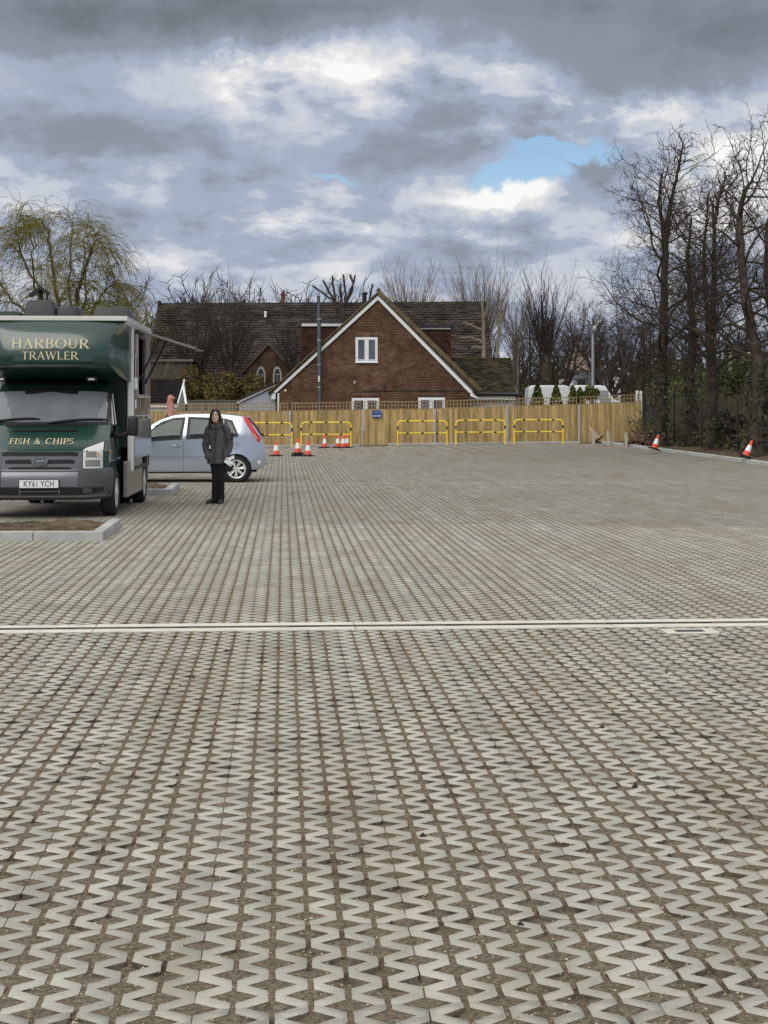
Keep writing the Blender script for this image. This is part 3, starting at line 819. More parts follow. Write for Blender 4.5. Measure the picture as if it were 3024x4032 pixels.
def patch_tiles(TL, TR, BL, BR, gauge, width, thick, jit=.006, skip=None, seed=1, lift=.018, stagger=True):
    """tiles laid on a sloping quad, lower edge of each course proud of the next"""
    TL, TR, BL, BR = map(Vector, (TL, TR, BL, BR)); r = random.Random(seed); out = []
    H = ((BL - TL).length + (BR - TR).length) / 2; n = max(1, round(H / gauge))
    for j in range(n):
        f0 = (j + .5) / n; a, b2 = TL.lerp(BL, f0), TR.lerp(BR, f0); ex = (b2 - a).normalized()
        down = (TL.lerp(BL, f0 + .01) - TL.lerp(BL, f0)).normalized(); nrm = ex.cross(down)
        if nrm.z < 0: nrm = -nrm
        nrm.normalize(); ey = nrm.cross(ex)
        L = (b2 - a).length; m = max(1, round(L / width)); w = L / m; o = (w / 2 if (j % 2 and stagger) else 0)
        sag = .02 * math.sin(j * 1.7)
        for i in range(m + (1 if o else 0)):
            x0, x1 = max(0, i * w - o), min(L, (i + 1) * w - o)
            if x1 - x0 < .04: continue
            c = a + ex * ((x0 + x1) / 2)
            if skip and skip(c): continue
            Mx = Matrix((ex, ey, nrm)).transposed().to_4x4()
            tilt = Matrix.Rotation(math.atan2(lift, gauge) * (-1 if ey.z > 0 else 1), 4, 'X')
            out.append(Matrix.Translation(c + nrm * (thick / 2 + r.uniform(0, jit))) @ Mx @ tilt @ Matrix.Diagonal((x1 - x0 - .006, gauge * H / n / (H / n) * 1.12, thick, 1)))
    return out
def win(parent, x0, x1, z0, z1, y, panes, fr=.06, blind=True, glass=None, name='window'):
    """white casement window; panes: list of fractions splitting the width"""
    w = bpy.data.objects.new(name, None)
    b = MB(); 
    b.b(x0, x1, y - .03, y + .05, z1 - fr, z1); b.b(x0, x1, y - .03, y + .05, z0, z0 + fr)
    b.b(x0, x0 + fr, y - .03, y + .05, z0 + fr, z1 - fr); b.b(x1 - fr, x1, y - .03, y + .05, z0 + fr, z1 - fr)
    for f in panes:
        xm = x0 + (x1 - x0) * f; b.b(xm - fr * .7, xm + fr * .7, y - .034, y + .05, z0 + fr, z1 - fr)
    for a, c in zip([0] + panes, panes + [1]):               # opening sashes
        xa, xb = x0 + (x1 - x0) * a + fr * (.7 if a else 1), x0 + (x1 - x0) * c - fr * (.7 if c < 1 else 1); s = .045
        for q in ((xa, xa + s, z0 + fr, z1 - fr), (xb - s, xb, z0 + fr, z1 - fr), (xa + s, xb - s, z1 - fr - s, z1 - fr), (xa + s, xb - s, z0 + fr, z0 + fr + s)):
            b.b(q[0], q[1], y - .045, y + .045, q[2], q[3])
    b.b(x0 - .03, x1 + .03, y - .09, y + .05, z0 - .04, z0)
    w = b.build(name, M_UPVC, parent, bevel=.004)
    b = MB(); b.b(x0 + fr, x1 - fr, y + .0, y + .012, z0 + fr, z1 - fr); b.build('pane', M_WGL, w)
    if blind:
        b = MB(); b.b(x0 + fr, x1 - fr, y + .06, y + .07, z0 + fr + (z1 - z0) * .2, z1 - fr - .05); b.build('blind', M_BLIND, w)
    b = MB(); b.b(x0 + .02, x1 - .02, y + .25, y + .26, z0 + .02, z1 - .02); b.build('dark_room', M_GLASS, w)
    return w
M_WGL = glass_mat('clear_window_glass', (.62, .66, .68), .10)

# --- the brick house
HD = 72.0; HU = 1488.0
house = thing('brick_house', 'brown brick house with a steep white edged gable behind the timber fence', 'house', (X(HU, HD), HD, 0))
def hx(u, d=HD): return X(u, d) - X(HU, HD)
def hz(v, d=HD): return Z(v, d)
def hp(u, v, y=0.0): return (hx(u, HD + y), y, hz(v, HD + y))
gpoly = [(hx(1097), -.1), (hx(1850), -.1), (hx(1850), hz(1545)), (hx(1488), hz(1182)), (hx(1097), hz(1540))]
b = MB(); b.prism([(x, 0, z) for x, z in gpoly], (0, 8.5, 0))
WL = (hx(1400), hx(1487), hz(1426), hz(1328)); LL = (hx(1385), hx(1493), hz(1690), hz(1567)); LR = (hx(1646), hx(1752), hz(1690), hz(1565))
wallb = b.build('gable_wall', M_MORT, house)
ins = tri_clip(gpoly)
holes = [WL, LL, LR]
for (x0, x1, z0, z1) in (WL, LL, LR):                        # soldier course heads
    pass
bx = brick_boxes(ins, hx(1097), hx(1850), -.1, hz(1180), -.012, holes=[(a - .01, b2 + .01, c, d + .235) for a, b2, c, d in holes])
sold = []
for (x0, x1, z0, z1) in holes:
    n = round((x1 - x0 + .02) / .078)
    for i in range(n): sold.append(Matrix.Translation((x0 - .01 + (i + .5) * (x1 - x0 + .02) / n, -.014, z1 + .118)) @ Matrix.Diagonal((.066, .03, .222, 1)))
wc = ((WL[0] + WL[1]) / 2, WL[2])
add_pieces('brick', bx + sold, M_BRICK, wallb, 300, pick=lambda m_: abs(m_[0][3] - wc[0]) * .6 + abs(m_[2][3] - wc[1]))
win(house, *WL, -.03, [.5], .075)
win(house, *LL, -.03, [.5], .075)
win(house, *LR, -.03, [.5], .075)
# roof slabs, white bargeboards
def slab(nm, pts, y0, y1, m, parent=house, bevel=0):
    b = MB(); b.prism([hp(u, v, 0)[0:1] + (y0,) + hp(u, v, 0)[2:3] for u, v in pts], (0, y1 - y0, 0)); return b.build(nm, m, parent, bevel=bevel)
slab('roof', [(1490, 1147), (1056, 1546), (1066, 1552), (1488, 1162)], -.16, 8.8, M_TILE)
slab('roof', [(1490, 1147), (1488, 1162), (1864, 1542), (1893, 1536)], -.16, 8.8, M_TILE)
slab('bargeboard', [(1488, 1163), (1076, 1534), (1078, 1546), (1090, 1546), (1488, 1181)], -.13, -.02, M_UPVC)
slab('bargeboard', [(1488, 1163), (1488, 1181), (1846, 1546), (1857, 1548), (1860, 1540)], -.125, -.02, M_UPVC)
# verge tiles seen edge on down each side
vt = []
for (ua, va, ub, vb, th_) in ((1490, 1150, 1058, 1546, .07), (1491, 1151, 1890, 1536, .20)):
    pa, pb = Vector(hp(ua, va)), Vector(hp(ub, vb)); L = (pb - pa).length; n = round(L / .22); D = (pb - pa).normalized(); ang = math.atan2(D.z, D.x)
    for i in range(n):
        c = pa.lerp(pb, (i + .5) / n)
        vt.append(Matrix.Translation((c.x, -.17, c.z)) @ Matrix.Rotation(-ang, 4, 'Y') @ Matrix.Diagonal((L / n - .006, .12, th_, 1)) @ Matrix.Rotation(.06, 4, 'Y'))
add_pieces('verge_tile', vt, M_VERGE, house, 300)
b = MB(); b.tube([hp(1491, 1143, -.2), hp(1491, 1143, 8.8)], .11, 10); b.build('ridge_tile', M_VERGE, house, smooth=60)
# dormers
for side, cheek, fas, top, x1 in ((-1, [(1190, 1284), (1345, 1284), (1345, 1300), (1190, 1440)], (1188, 1360, 1270, 1284), (1184, 1362, 1263, 1270), 1190),
                                  (1, [(1640, 1295), (1776, 1295), (1776, 1440)], (1646, 1776, 1290, 1296), (1636, 1786, 1280, 1290), 1776)):
    y0 = 1.3 if side < 0 else 1.0
    cpts = [hp(u, v, y0) for u, v in cheek]
    b = MB(); b.prism(cpts, (0, 5.2, 0)); dm = b.build('dormer', M_BROWNTILE, house)
    insd = tri_clip([(p[0], p[2]) for p in cpts])
    xsn = [p[0] for p in cpts]; zsn = [p[2] for p in cpts]
    tl = brick_boxes(insd, min(xsn), max(xsn), min(zsn), max(zsn), y0 - .012, bw=.26, bh=.135, joint=.008, dep=.026)
    tl = [m_ @ Matrix.Rotation(.10, 4, 'X') for m_ in tl]
    add_pieces('hung_tile', tl, M_BROWNTILE, dm, 300)
    b = MB(); a = hp(fas[0], fas[3], y0 - .12); c = hp(fas[1], fas[2], y0 - .12); b.b(a[0], c[0], y0 - .14, y0 + 5.3, a[2], c[2]); b.build('fascia', M_UPVC, dm)
    b = MB(); a = hp(top[0], top[3], y0 - .2); c = hp(top[1], top[2], y0 - .2); b.b(a[0], c[0], y0 - .22, y0 + 5.4, a[2] + .002, c[2]); b.build('flat_roof', M_GUT, dm, bevel=.01)
# flue
fl = MB(); fy = -.45
def fq(u, v): return Vector((hx(u, HD + fy), fy, hz(v, HD + fy)))
fl.tube([fq(1259, 1640), fq(1257, 1400)], .10, 14); fl.tube([fq(1257, 1400), fq(1256, 1256)], .094, 14); fl.tube([fq(1256, 1256), fq(1254, 1164)], .078, 14)
flue = fl.build('flue_pipe', M_STEEL, house, smooth=50)
for v in (1256, 1340, 1436, 1525):
    b = MB(); q = fq(1257, v); b.tube([q - Vector((0, 0, .03)), q + Vector((0, 0, .03))], .108, 14); b.build('collar', M_GALV, flue, smooth=50)
b = MB(); q = fq(1254, 1160); b.tube([q, q + Vector((0, 0, .05))], .085, 12)
for a in range(4): b.tube([q + Vector((math.cos(a * 1.57) * .07, math.sin(a * 1.57) * .07, .04)), q + Vector((math.cos(a * 1.57) * .075, math.sin(a * 1.57) * .075, .16))], .009, 5)
b.build('flue_cap', M_GALV, flue)
q = fq(1256, 1490); b = MB(); b.b(q.x - .035, q.x + .04, q.y - .125, q.y - .06, q.z - .16, q.z + .12); b.build('white_label', M_WHT, flue, bevel=.01)
# small things on the gable
for nm, (u0, u1, v0, v1), m in (('vent', (1393, 1400, 1500, 1510), M_STONE), ('vent', (1510, 1522, 1512, 1528), M_TILE), ('meter_box', (1068, 1085, 1548, 1572), M_UPVC)):
    b = MB(); a = hp(u0, v1, -.05); c = hp(u1, v0, -.05); b.b(a[0], c[0], -.09, -.005, a[2], c[2]); b.build(nm, m, house, bevel=.006)
b = MB(); a = hp(1425, 1540); c = hp(1850, 1537); b.b(a[0], c[0], -.05, -.03, a[2], c[2]); b.build('cable', M_GUT, house)
b = MB(); q = Vector(hp(1124, 1538, -.1)); b.ellip(q, (.065, .04, .065)); b.build('wall_lamp', mat('cream_lamp', (.75, .68, .40), .4), house, smooth=60)
b = MB(); q0, q1 = Vector(hp(1096, 1548, -.07)), Vector(hp(1096, 1660, -.07)); b.tube([q0, q1], .05, 8); b.build('downpipe', M_UPVC, house, smooth=60)
b = MB(); b.tube([hp(1060, 1547, -.25), hp(1060, 1547, 8.8)], .055, 8); b.tube([hp(1868, 1546, -.25), hp(1868, 1546, 8.8)], .055, 8); b.build('gutter', M_GUT, house, smooth=60)
slab('corner_soffit', [(1850, 1546), (1862, 1546), (1888, 1572), (1852, 1560)], -.12, .5, M_UPVC)
# chimney cowl on the back of the ridge
b = MB(); q = Vector(hp(1436, 1200, 5)); b.b(q.x - .13, q.x + .13, 4.9, 5.16, q.z - .9, q.z + .15); b.lathe([(.10, q.z + .15), (.10, q.z + .50), (.15, q.z + .52), (.15, q.z + .60), (.03, q.z + .68)], 10, (q.x, 5.03, 0)); b.build('chimney', M_GUT, house, smooth=40)
# lean-to
lt = MB(); y0 = .25
lt.prism([hp(u, v, y0) for u, v in ((940, 1588), (1085, 1522), (1085, 1690), (940, 1690))], (0, 5, 0)); le = lt.build('lean_to', M_RENDER, house)
b = MB(); b.prism([hp(u, v, y0 - .12) for u, v in ((932, 1578), (1097, 1504), (1097, 1513), (934, 1589))], (0, .08, 0)); b.build('fascia', M_UPVC, le)
b = MB(); b.prism([hp(u, v, y0 - .2) for u, v in ((928, 1574), (1100, 1497), (1100, 1505), (930, 1580))], (0, 5.3, 0)); b.build('roof', M_TILE, le)

# --- low mossy building to the right of the house
ob = thing('mossy_outbuilding', 'low building with mossy tiled roof and black gutter right of the brick house', 'building', (X(1890, 76), 76, 0))
O = ob.location
TLm, TRm, BLm, BRm = P(1745, 1418, 79.5) - O, P(2012, 1418, 79.5) - O, P(1745, 1547, 75.4) - O, P(2034, 1549, 75.4) - O
b = MB(); b.prism([TLm, TRm, BRm, BLm], (0, .0, -.12)); b.prism([(TLm.x, TLm.y, TLm.z - .15), (TLm.x, BLm.y + .35, BLm.z - .1), (TLm.x, BLm.y + .35, -.3), (TLm.x, TLm.y + 4, -.3), (TLm.x, TLm.y + 4, BLm.z)], (TRm.x - TLm.x, 0, 0), 1)
b.build('walls', [M_TILE, M_UPVC], ob)
add_pieces('roof_tile', patch_tiles(TLm, TRm, BLm, BRm, .16, .24, .02, .02, seed=5, lift=.03), M_MOSS, ob, 300, pick=lambda m_: -m_[0][3])
b = MB(); b.tube([BLm + Vector((1.2, -.1, -.05)), BRm + Vector((.1, -.1, -.05))], .07, 8); b.tube([BRm + Vector((.02, -.08, -.05)), BRm + Vector((-.1, -.0, -.9))], .05, 8); b.build('gutter', M_GUT, ob, smooth=60)
b = MB(); q = BRm; b.b(BLm.x + 1.2, q.x, q.y + .02, q.y + .05, q.z - .32, q.z - .12); b.build('fascia', M_UPVC, ob)
b = MB(); b.tube([TLm + Vector((0, 0, .04)), TRm + Vector((0, 0, .04))], .09, 8); b.build('ridge_tile', M_MOSS, ob, smooth=60)

# --- the church hall behind
ch = thing('church_hall', 'long dark tiled church hall with a small brick gable and two white arched windows', 'church', (X(1270, 88), 88, 0))
O = ch.location
rl, rr_ = P(629, 1201, 92), P(1915, 1194, 92)
el, er = Vector((rl.x, 84.5, Z(1520, 84.5))), Vector((rr_.x, 84.5, Z(1520, 84.5)))
rl, rr_, el, er = rl - O, rr_ - O, el - O, er - O
b = MB(); b.prism([(rl.x, rl.y, rl.z - .25), (el.x, el.y + .3, el.z - .2), (el.x, el.y + .3, -.3), (el.x, rl.y + 7.5, -.3), (el.x, rl.y + 7.5, el.z)], (rr_.x - rl.x, 0, 0)); b.build('walls', M_OLDBRICK, ch)
b = MB(); b.prism([rl, rr_, er, el], (0, 0, -.16)); b.prism([rl, rr_, rr_ + Vector((0, 8, -4.6)), rl + Vector((0, 8, -4.6))], (0, 0, -.16)); rf = b.build('roof', M_TILE, ch)
add_pieces('roof_tile', patch_tiles(rl, rr_, el, er, .285, .42, .06, .03, seed=3, lift=.055), M_TILE, rf, 300, pick=lambda m_: abs(m_[0][3] + 4.5) + abs(m_[2][3] - 5.0) * 2)
b = MB(); n = 44
for i in range(n):
    p = rl.lerp(rr_, (i + .5) / n); b.box(p + Vector((0, 0, .04 + rnd.uniform(-.01, .01))), ((rr_ - rl).length / n - .02, .30, .13))
b.build('ridge_tile', M_TILE, rf)
b = MB(); b.b(rl.x - .08, rl.x + .06, rl.y - .3, rl.y + .3, rl.z - .1, rl.z + .24); b.build('ridge_end', M_TILE, rf)
b = MB(); b.prism([rl + Vector((-.10, -.05, -.02)), el + Vector((-.10, -.05, -.02)), el + Vector((-.10, -.05, -.14)), rl + Vector((-.10, -.05, -.14))], (.09, 0, 0)); b.build('verge', M_TILE, rf)
# gablet with lancets
def cp(u, v, d): return P(u, v, d) - O
gd = 83.6
gp = [cp(963, 1462, gd), cp(1058, 1357, gd), cp(1153, 1462, gd), cp(1153, 1640, gd), cp(963, 1640, gd)]
b = MB(); b.prism(gp, (0, 1.2, 0)); gw = b.build('gable_wall', M_OLDBRICK, ch)
ga, gl, gr = cp(1058, 1352, gd), cp(956, 1465, gd), cp(1160, 1465, gd)
b = MB(); b.prism([ga, gl, gl + Vector((0, 5, 0)), ga + Vector((0, 5, 0))], (0, 0, -.10)); b.prism([ga, gr, gr + Vector((0, 5, 0)), ga + Vector((0, 5, 0))], (0, 0, -.10)); b.build('gable_roof', M_TILE, ch)
for a_, b_ in ((ga, gl), (ga, gr)):
    b = MB(); b.prism([a_ + Vector((0, -.12, .03)), b_ + Vector((0, -.12, .03)), b_ + Vector((0, -.12, -.08)), a_ + Vector((0, -.12, -.08))], (0, .16, 0)); b.build('coping', mat('grey_coping', (.13, .115, .095), .9), gw)
for (u0, u1, v0, v1) in ((1010, 1046, 1443, 1535), (1075, 1109, 1443, 1535)):
    x0, x1 = cp(u0, v0, gd).x, cp(u1, v0, gd).x; zt, zb = cp(u0, v0, gd).z, cp(u0, v1, gd).z; w = x1 - x0; y = gd - 88 - .03; zs = zt - w * .95
    def arch(inset, zbase):
        a = x0 + inset; c = x1 - inset; ww = c - a; top = zt - inset * 1.6; out = [(a, zbase)]
        for k in range(9):
            f = k / 8; out.append((a + ww / 2 * (1 - math.cos(f * math.pi / 2)) if False else a + ww / 2 * (f ** 1.7), zs + (top - zs) * math.sin(f * math.pi / 2)))
        for k in range(7, -1, -1):
            f = k / 8; out.append((c - ww / 2 * (f ** 1.7), zs + (top - zs) * math.sin(f * math.pi / 2)))
        return out + [(c, zbase)]
    ou, inn = arch(0, zb), arch(.085, zb)
    wnd = MB(); n = len(ou)
    for yy in (0, 1): pass
    vs = [(p[0], y - .05, p[1]) for p in ou] + [(p[0], y - .05, p[1]) for p in inn] + [(p[0], y + .06, p[1]) for p in ou] + [(p[0], y + .04, p[1]) for p in inn]
    fs = []
    for i in range(n - 1):
        fs += [(i, i + 1, n + i + 1, n + i), (2 * n + i, 2 * n + i + 1, i + 1, i), (n + i, n + i + 1, 3 * n + i + 1, 3 * n + i)]
    wnd.add(vs, fs); wo_ = wnd.build('arched_window', M_STONE, gw)
    b = MB(); b.prism([(p[0], y + .01, p[1]) for p in inn], (0, .02, 0)); b.build('pane', M_GLASS, wo_)
    b = MB()
    for zz in (zs + .02, zs - .62): b.b(x0 + .08, x1 - .08, y - .03, y + .012, zz - .02, zz + .02)
    b.b((x0 + x1) / 2 - .012, (x0 + x1) / 2 + .012, y - .025, y + .011, zb, zs); b.build('glazing_bar', M_STONE, wo_)
# chimneys, roof vent
for (u, v0, v1, w, d, m, nm) in ((1114, 1148, 1215, .22, 93.6, mat('dull_red_brick', (.15, .06, .042), .95, var=.2), 'chimney'), (1743, 1178, 1215, .34, 94, M_STONE, 'chimney')):
    q = cp(u, v1, d); zt = cp(u, v0, d).z; b = MB(); b.b(q.x - w / 2, q.x + w / 2, q.y - .2, q.y + .2, q.z - .4, zt - .22); b.b(q.x - w / 2 - .05, q.x + w / 2 + .05, q.y - .25, q.y + .25, zt - .22, zt - .14); b.lathe([(.09, zt - .14), (.11, zt), (.08, zt + .02)], 10, (q.x, q.y, 0)); b.build(nm, m, ch, bevel=.01)
q = cp(1046, 1245, 90.6); b = MB(); b.b(q.x - .07, q.x + .07, q.y - .25, q.y + .1, q.z - .1, q.z + .28); b.build('roof_vent', M_UPVC, ch, bevel=.03)
# annex
b = MB(); a, c = cp(545, 1492, 81.5), cp(757, 1424, 81.5); b.b(a.x, c.x, 81.5 - 88, 84.2 - 88, -.3, c.z); ax = b.build('annex', mat('annex_wall', (.115, .098, .080), .95, var=.25, scale=2), ch)
b = MB(); b.b(a.x - .1, c.x + .08, 81.3 - 88, 84.3 - 88, c.z + .002, c.z + .13); b.build('flat_roof', mat('lead_edge', (.19, .185, .17), .8), ax)

# --- small tiled shed at the left
sh = thing('small_bungalow', 'low dark tiled roof with white fascia and white gable end behind the car', 'building', (X(660, 76), 76, 0))
O = sh.location
a, c, e, g_ = P(560, 1492, 77.5) - O, P(722, 1492, 77.5) - O, P(560, 1584, 75) - O, P(713, 1584, 75) - O
g_.x = c.x; e.x = a.x
b = MB(); b.prism([a, c, g_, e], (0, 0, -.10)); rf = b.build('roof', M_TILED, sh)
add_pieces('roof_tile', patch_tiles(a, c, e, g_, .17, .3, .03, .01, seed=8, lift=.05), M_TILED, rf, 300)
b = MB(); b.b(e.x, g_.x, e.y + .05, e.y + .10, e.z - .24, e.z - .10); b.build('fascia', M_UPVC, sh)
b = MB(); b.prism([(a.x, a.y, a.z - .12), (a.x, e.y + .25, e.z - .15), (a.x, e.y + .25, -.3), (a.x, a.y + 2.6, -.3), (a.x, a.y + 2.6, e.z)], (c.x - a.x - .05, 0, 0)); b.build('walls', M_UPVC, sh)
b = MB(); b.prism([c + Vector((.02, 0, -.02)), g_ + Vector((.02, 0, -.02)), g_ + Vector((.02, 0, -.2)), c + Vector((.02, 0, -.24))], (.06, 0, 0)); 
k = P(737, 1592, 74.8) - O; b.prism([c + Vector((.0, -.03, .0)), k, k + Vector((-.1, 0, -.02)), c + Vector((-.1, -.03, -.12))], (0, .12, 0)); b.build('bargeboard', M_UPVC, sh)

# --- grey panel fence in the garden
gf = thing('garden_fence', 'weathered grey panel fence seen just above the trellis left of the grey lean-to', 'fence', (X(835, 71), 71, 0))
pan = []
x0, x1 = X(738, 71) - X(835, 71), X(933, 71) - X(835, 71); zt = Z(1580, 71)
n = round((x1 - x0) / .15)
for i in range(n): pan.append(Matrix.Translation((x0 + (i + .5) * (x1 - x0) / n, rnd.uniform(-.004, .004), zt / 2)) @ Matrix.Diagonal(((x1 - x0) / n - .006, .02, zt, 1)))
M_OLDW = mat('weathered_wood', (.15, .145, .12), .95, var=.25, scale=4, rand=.2, stretch=(3, 3, .4))
add_pieces('fence_board', pan, M_OLDW, gf)
b = MB(); b.b(x0 - .05, x1 + .05, -.05, .05, zt + .002, zt + .06); b.build('capping_rail', M_OLDW, gf)

# --- bungalows far behind the vans
M_PINKROOF = mat('faded_pink_roof', (.30, .215, .19), .95, var=.2, scale=1.5, rand=.2)
M_SLATE = mat('blue_slate', (.072, .078, .092), .8, var=.2, scale=2)
bg = thing('white_bungalow', 'white bungalow with a faded pink roof and slate porch behind the white vans', 'house', (X(2265, 118), 118, terrain(X(2265, 118), 118)))
O = bg.location
def bp_(u, v, d): return P(u, v, d) - O
b = MB(); b.prism([bp_(2262, 1362, 118), bp_(2225, 1440, 114), bp_(2340, 1482, 114), bp_(2345, 1470, 118)], (0, 0, -.15)); b.prism([bp_(2262, 1362, 118), bp_(2345, 1470, 118), bp_(2200, 1470, 124)], (0, 0, -.2)); b.build('roof', M_PINKROOF, bg)
b = MB(); b.prism([bp_(2268, 1458, 112), bp_(2318, 1458, 112), bp_(2336, 1490, 110), bp_(2250, 1490, 110)], (0, 0, -.12)); b.build('porch_roof', M_SLATE, bg)
b = MB(); a, c = bp_(2245, 1560, 111), bp_(2335, 1488, 111); b.b(a.x, c.x, a.y, a.y + 7, -1, c.z); wl = b.build('walls', M_UPVC, bg)
for u in (2275, 2293):
    b = MB(); a, c = bp_(u, 1514, 110.9), bp_(u + 11, 1496, 110.9); b.b(a.x, c.x, a.y - .02, a.y + .05, a.z, c.z); w_ = b.build('window', M_UPVC, wl); b = MB(); b.b(a.x + .03, c.x - .03, a.y - .03, a.y - .022, a.z + .03, c.z - .03); b.build('pane', M_GLASS, w_)
b = MB(); b.prism([bp_(2316, 1402, 113.5), bp_(2336, 1430, 113.5), bp_(2336, 1442, 113.5), bp_(2314, 1412, 113.5)], (0, .2, 0)); b.build('bargeboard', M_UPVC, bg)
bg2_ = thing('gabled_bungalow', 'low dark roofed bungalow with white bargeboards seen through the trees right of the lamp post', 'house', (X(2430, 122), 122, terrain(X(2430, 122), 122)))
O = bg2_.location
b = MB(); b.prism([bp_(2418, 1425, 122), bp_(2375, 1455, 121), bp_(2375, 1470, 121), bp_(2490, 1485, 121), bp_(2490, 1472, 121)], (0, 6, 0)); b.build('roof', M_SLATE, bg2_)
b = MB(); a, c = bp_(2400, 1560, 121.3), bp_(2442, 1466, 121.3); b.b(a.x, c.x, a.y, a.y + 5, -1, c.z); b.build('walls', M_UPVC, bg2_)
for q in (((2374, 1449), (2408, 1425), (2411, 1431), (2377, 1455)), ((2432, 1444), (2478, 1470), (2476, 1476), (2431, 1450)), ((2571, 1470), (2606, 1500), (2603, 1504), (2568, 1476))):
    b = MB(); b.prism([bp_(u, v, 120.8) for u, v in q], (0, .2, 0)); b.build('bargeboard', M_UPVC, bg2_)

# --- white vans parked beyond the fence
M_VANW = mat('van_white', (.72, .74, .77), .25, coat=.6)
M_CARGL = mat('dark_car_glass', (.010, .012, .014), .03, spec=.8)
def white_van(label, u0, u1, d, vtop, front_right, group):
    x0, x1 = X(u0, d), X(u1, d); L = x1 - x0; g = terrain((x0 + x1) / 2, d)
    th = thing('white_van', label, 'van', ((x0 + x1) / 2, d, g), 0, group); H = Z(vtop, d) - g; W_ = 1.9
    s = 1 if front_right else -1
    prof = [(-L / 2, .35), (-L / 2 - .0, H * .55), (-L / 2 + .10, H * .93), (-L / 2 + .30, H), (L / 2 - 1.25, H), (L / 2 - 1.0, H * .96), (L / 2 - .55, H * .62), (L / 2 - .08, H * .50), (L / 2, H * .40), (L / 2, .35)]
    prof = [(s * x, z) for x, z in prof]
    rings = []
    for y, k in ((-W_ / 2, .94), (-W_ / 2 + .06, 1.0), (W_ / 2 - .06, 1.0), (W_ / 2, .94)):
        rings.append([(x * (k if True else 1), y, .35 + (z - .35) * (k + .03 if k < 1 else 1)) for x, z in prof])
    b = MB(); b.rings(rings); b.build('body', M_VANW, th, smooth=35, bevel=.02)
    for (a, c, z0, z1) in () if 'plain' in label else ((L / 2 - 1.5, L / 2 - .85, .60, .86), (-L / 2 + .3, -L / 2 + 1.2, .62, .86)):
        b = MB(); xa, xb = sorted((s * a, s * c)); b.b(xa, xb, -W_ / 2 - .006, -W_ / 2 + .03, H * z0, H * z1); b.build('window', M_CARGL if not front_right else mat('pale_glass', (.30, .33, .36), .1), th, bevel=.004)
    b = MB(); b.b(-L / 2 + .2, L / 2 - .3, -W_ / 2 - .01, -W_ / 2 + .03, H * .44, H * .47); b.build('side_moulding', M_GALV, th)
    for x in (-L / 2 + .75, L / 2 - .8):
        for y in (-W_ / 2 + .1, W_ / 2 - .1):
            b = MB(); b.lathe([(.2, -.1), (.33, -.1), (.34, 0), (.33, .1), (.2, .1)], 16, (x, y, .34), 0, 'Y'); b.build('wheel', M_RUB, th, smooth=50)
    return th, L, H, W_
white_van('plain white panel van beyond the trellis, left of the pair', 2068, 2300, 92, 1518, True, None)
t_, L_, H_, W_ = white_van('white windowed van beyond the trellis, with its rounded end by the fence corner', 2236, 2447, 84, 1518, True, None)
b = MB(); b.b(L_ / 2 - .62, L_ / 2 - .40, -W_ / 2 - .012, -W_ / 2 + .03, H_ * .72, H_ * .88); b.build('rear_lamp', M_GUT, t_, bevel=.02)
b = MB(); b.b(L_ / 2 - 1.3, L_ / 2 - .75, -W_ / 2 - .014, -W_ / 2 + .03, H_ * .40, H_ * .66); b.build('side_panel', M_GALV, t_, bevel=.02)

# --- poles
def pole(name, label, cat, u, v0, v1, d, r, m, extra=None, group=None):
    g = terrain(X(u, d), d); th = thing(name, label, cat, (X(u, d), d, g), 0, group); h = Z(v0, d) - g
    b = MB(); b.tube([(0, 0, -.2), (0, 0, h * .5), (0, 0, h)], [r * 1.15, r, r * .85], 10); b.build('pole', m, th, smooth=60)
    if extra: extra(th, h)
    return th
def lamp_head(th, h):
    b = MB(); b.ellip((.08, -.1, h + .06), (.14, .22, .22)); b.build('lamp_head', M_GALV, th, smooth=60)
def insul(th, h):
    b = MB(); b.b(-.35, .35, -.05, .05, h - .35, h - .27)
    for x in (-.3, 0, .3): b.tube([(x, 0, h - .27), (x, 0, h - .15)], .03, 6)
    b.build('crossarm', M_BARK, th)
M_POLEW = mat('pole_wood', (.055, .048, .042), .95); M_POLEP = mat('pale_pole', (.24, .235, .20), .9)
pole('street_lamp', 'slim grey street lamp post in front of the white vans', 'street lamp', 2334, 1302, 1570, 80, .085, M_GALV, lamp_head)
pole('utility_pole', 'dark utility pole right of the white vans', 'pole', 2458, 1350, 1560, 88, .09, M_POLEW)
pole('utility_pole', 'dark utility pole behind the mossy roof', 'pole', 2028, 1345, 1560, 86, .11, M_POLEW)
pole('utility_pole', 'pale utility pole among the trees at the right edge', 'pole', 2876, 1366, 1560, 88, .12, M_POLEP)
for u, v0, d in ((2508, 1538, 74.5), (2523, 1540, 75.5)):
    g = terrain(X(u, d), d); b = MB(); b.b(-.06, .06, -.06, .06, -.2, Z(v0, d) - g); o = b.build('white_post', M_UPVC, None, bevel=.02); o.location = (X(u, d), d, g)
    tag(o, 'left of two white posts behind the fence corner' if u == 2508 else 'right of two white posts behind the fence corner', 'post', 'white posts behind the fence')
# warning sign beyond the trees
d = 84; g = terrain(X(2962, d), d); th = thing('road_sign', 'small red edged triangular road sign half hidden by the right hand tree', 'road sign', (X(2958, d), d, g))
hz_ = Z(1390, d) - g
b = MB(); b.tube([(0, 0.05, -.2), (0, .05, hz_ + .3)], .04, 8); b.build('pole', M_GALV, th)
def tri(s): return [(-s, 0, hz_ - s * .5), (s, 0, hz_ - s * .5), (0, 0, hz_ + s * 1.2)]
b = MB(); b.prism(tri(.42), (0, .03, 0)); b.build('red_border', mat('sign_red', (.55, .05, .03), .5), th)
b = MB(); b.prism([(x * .68, -.006, hz_ + (z - hz_) * .62 - .02) for x, y, z in tri(.42)], (0, .005, 0)); b.build('white_face', M_WHT, th)
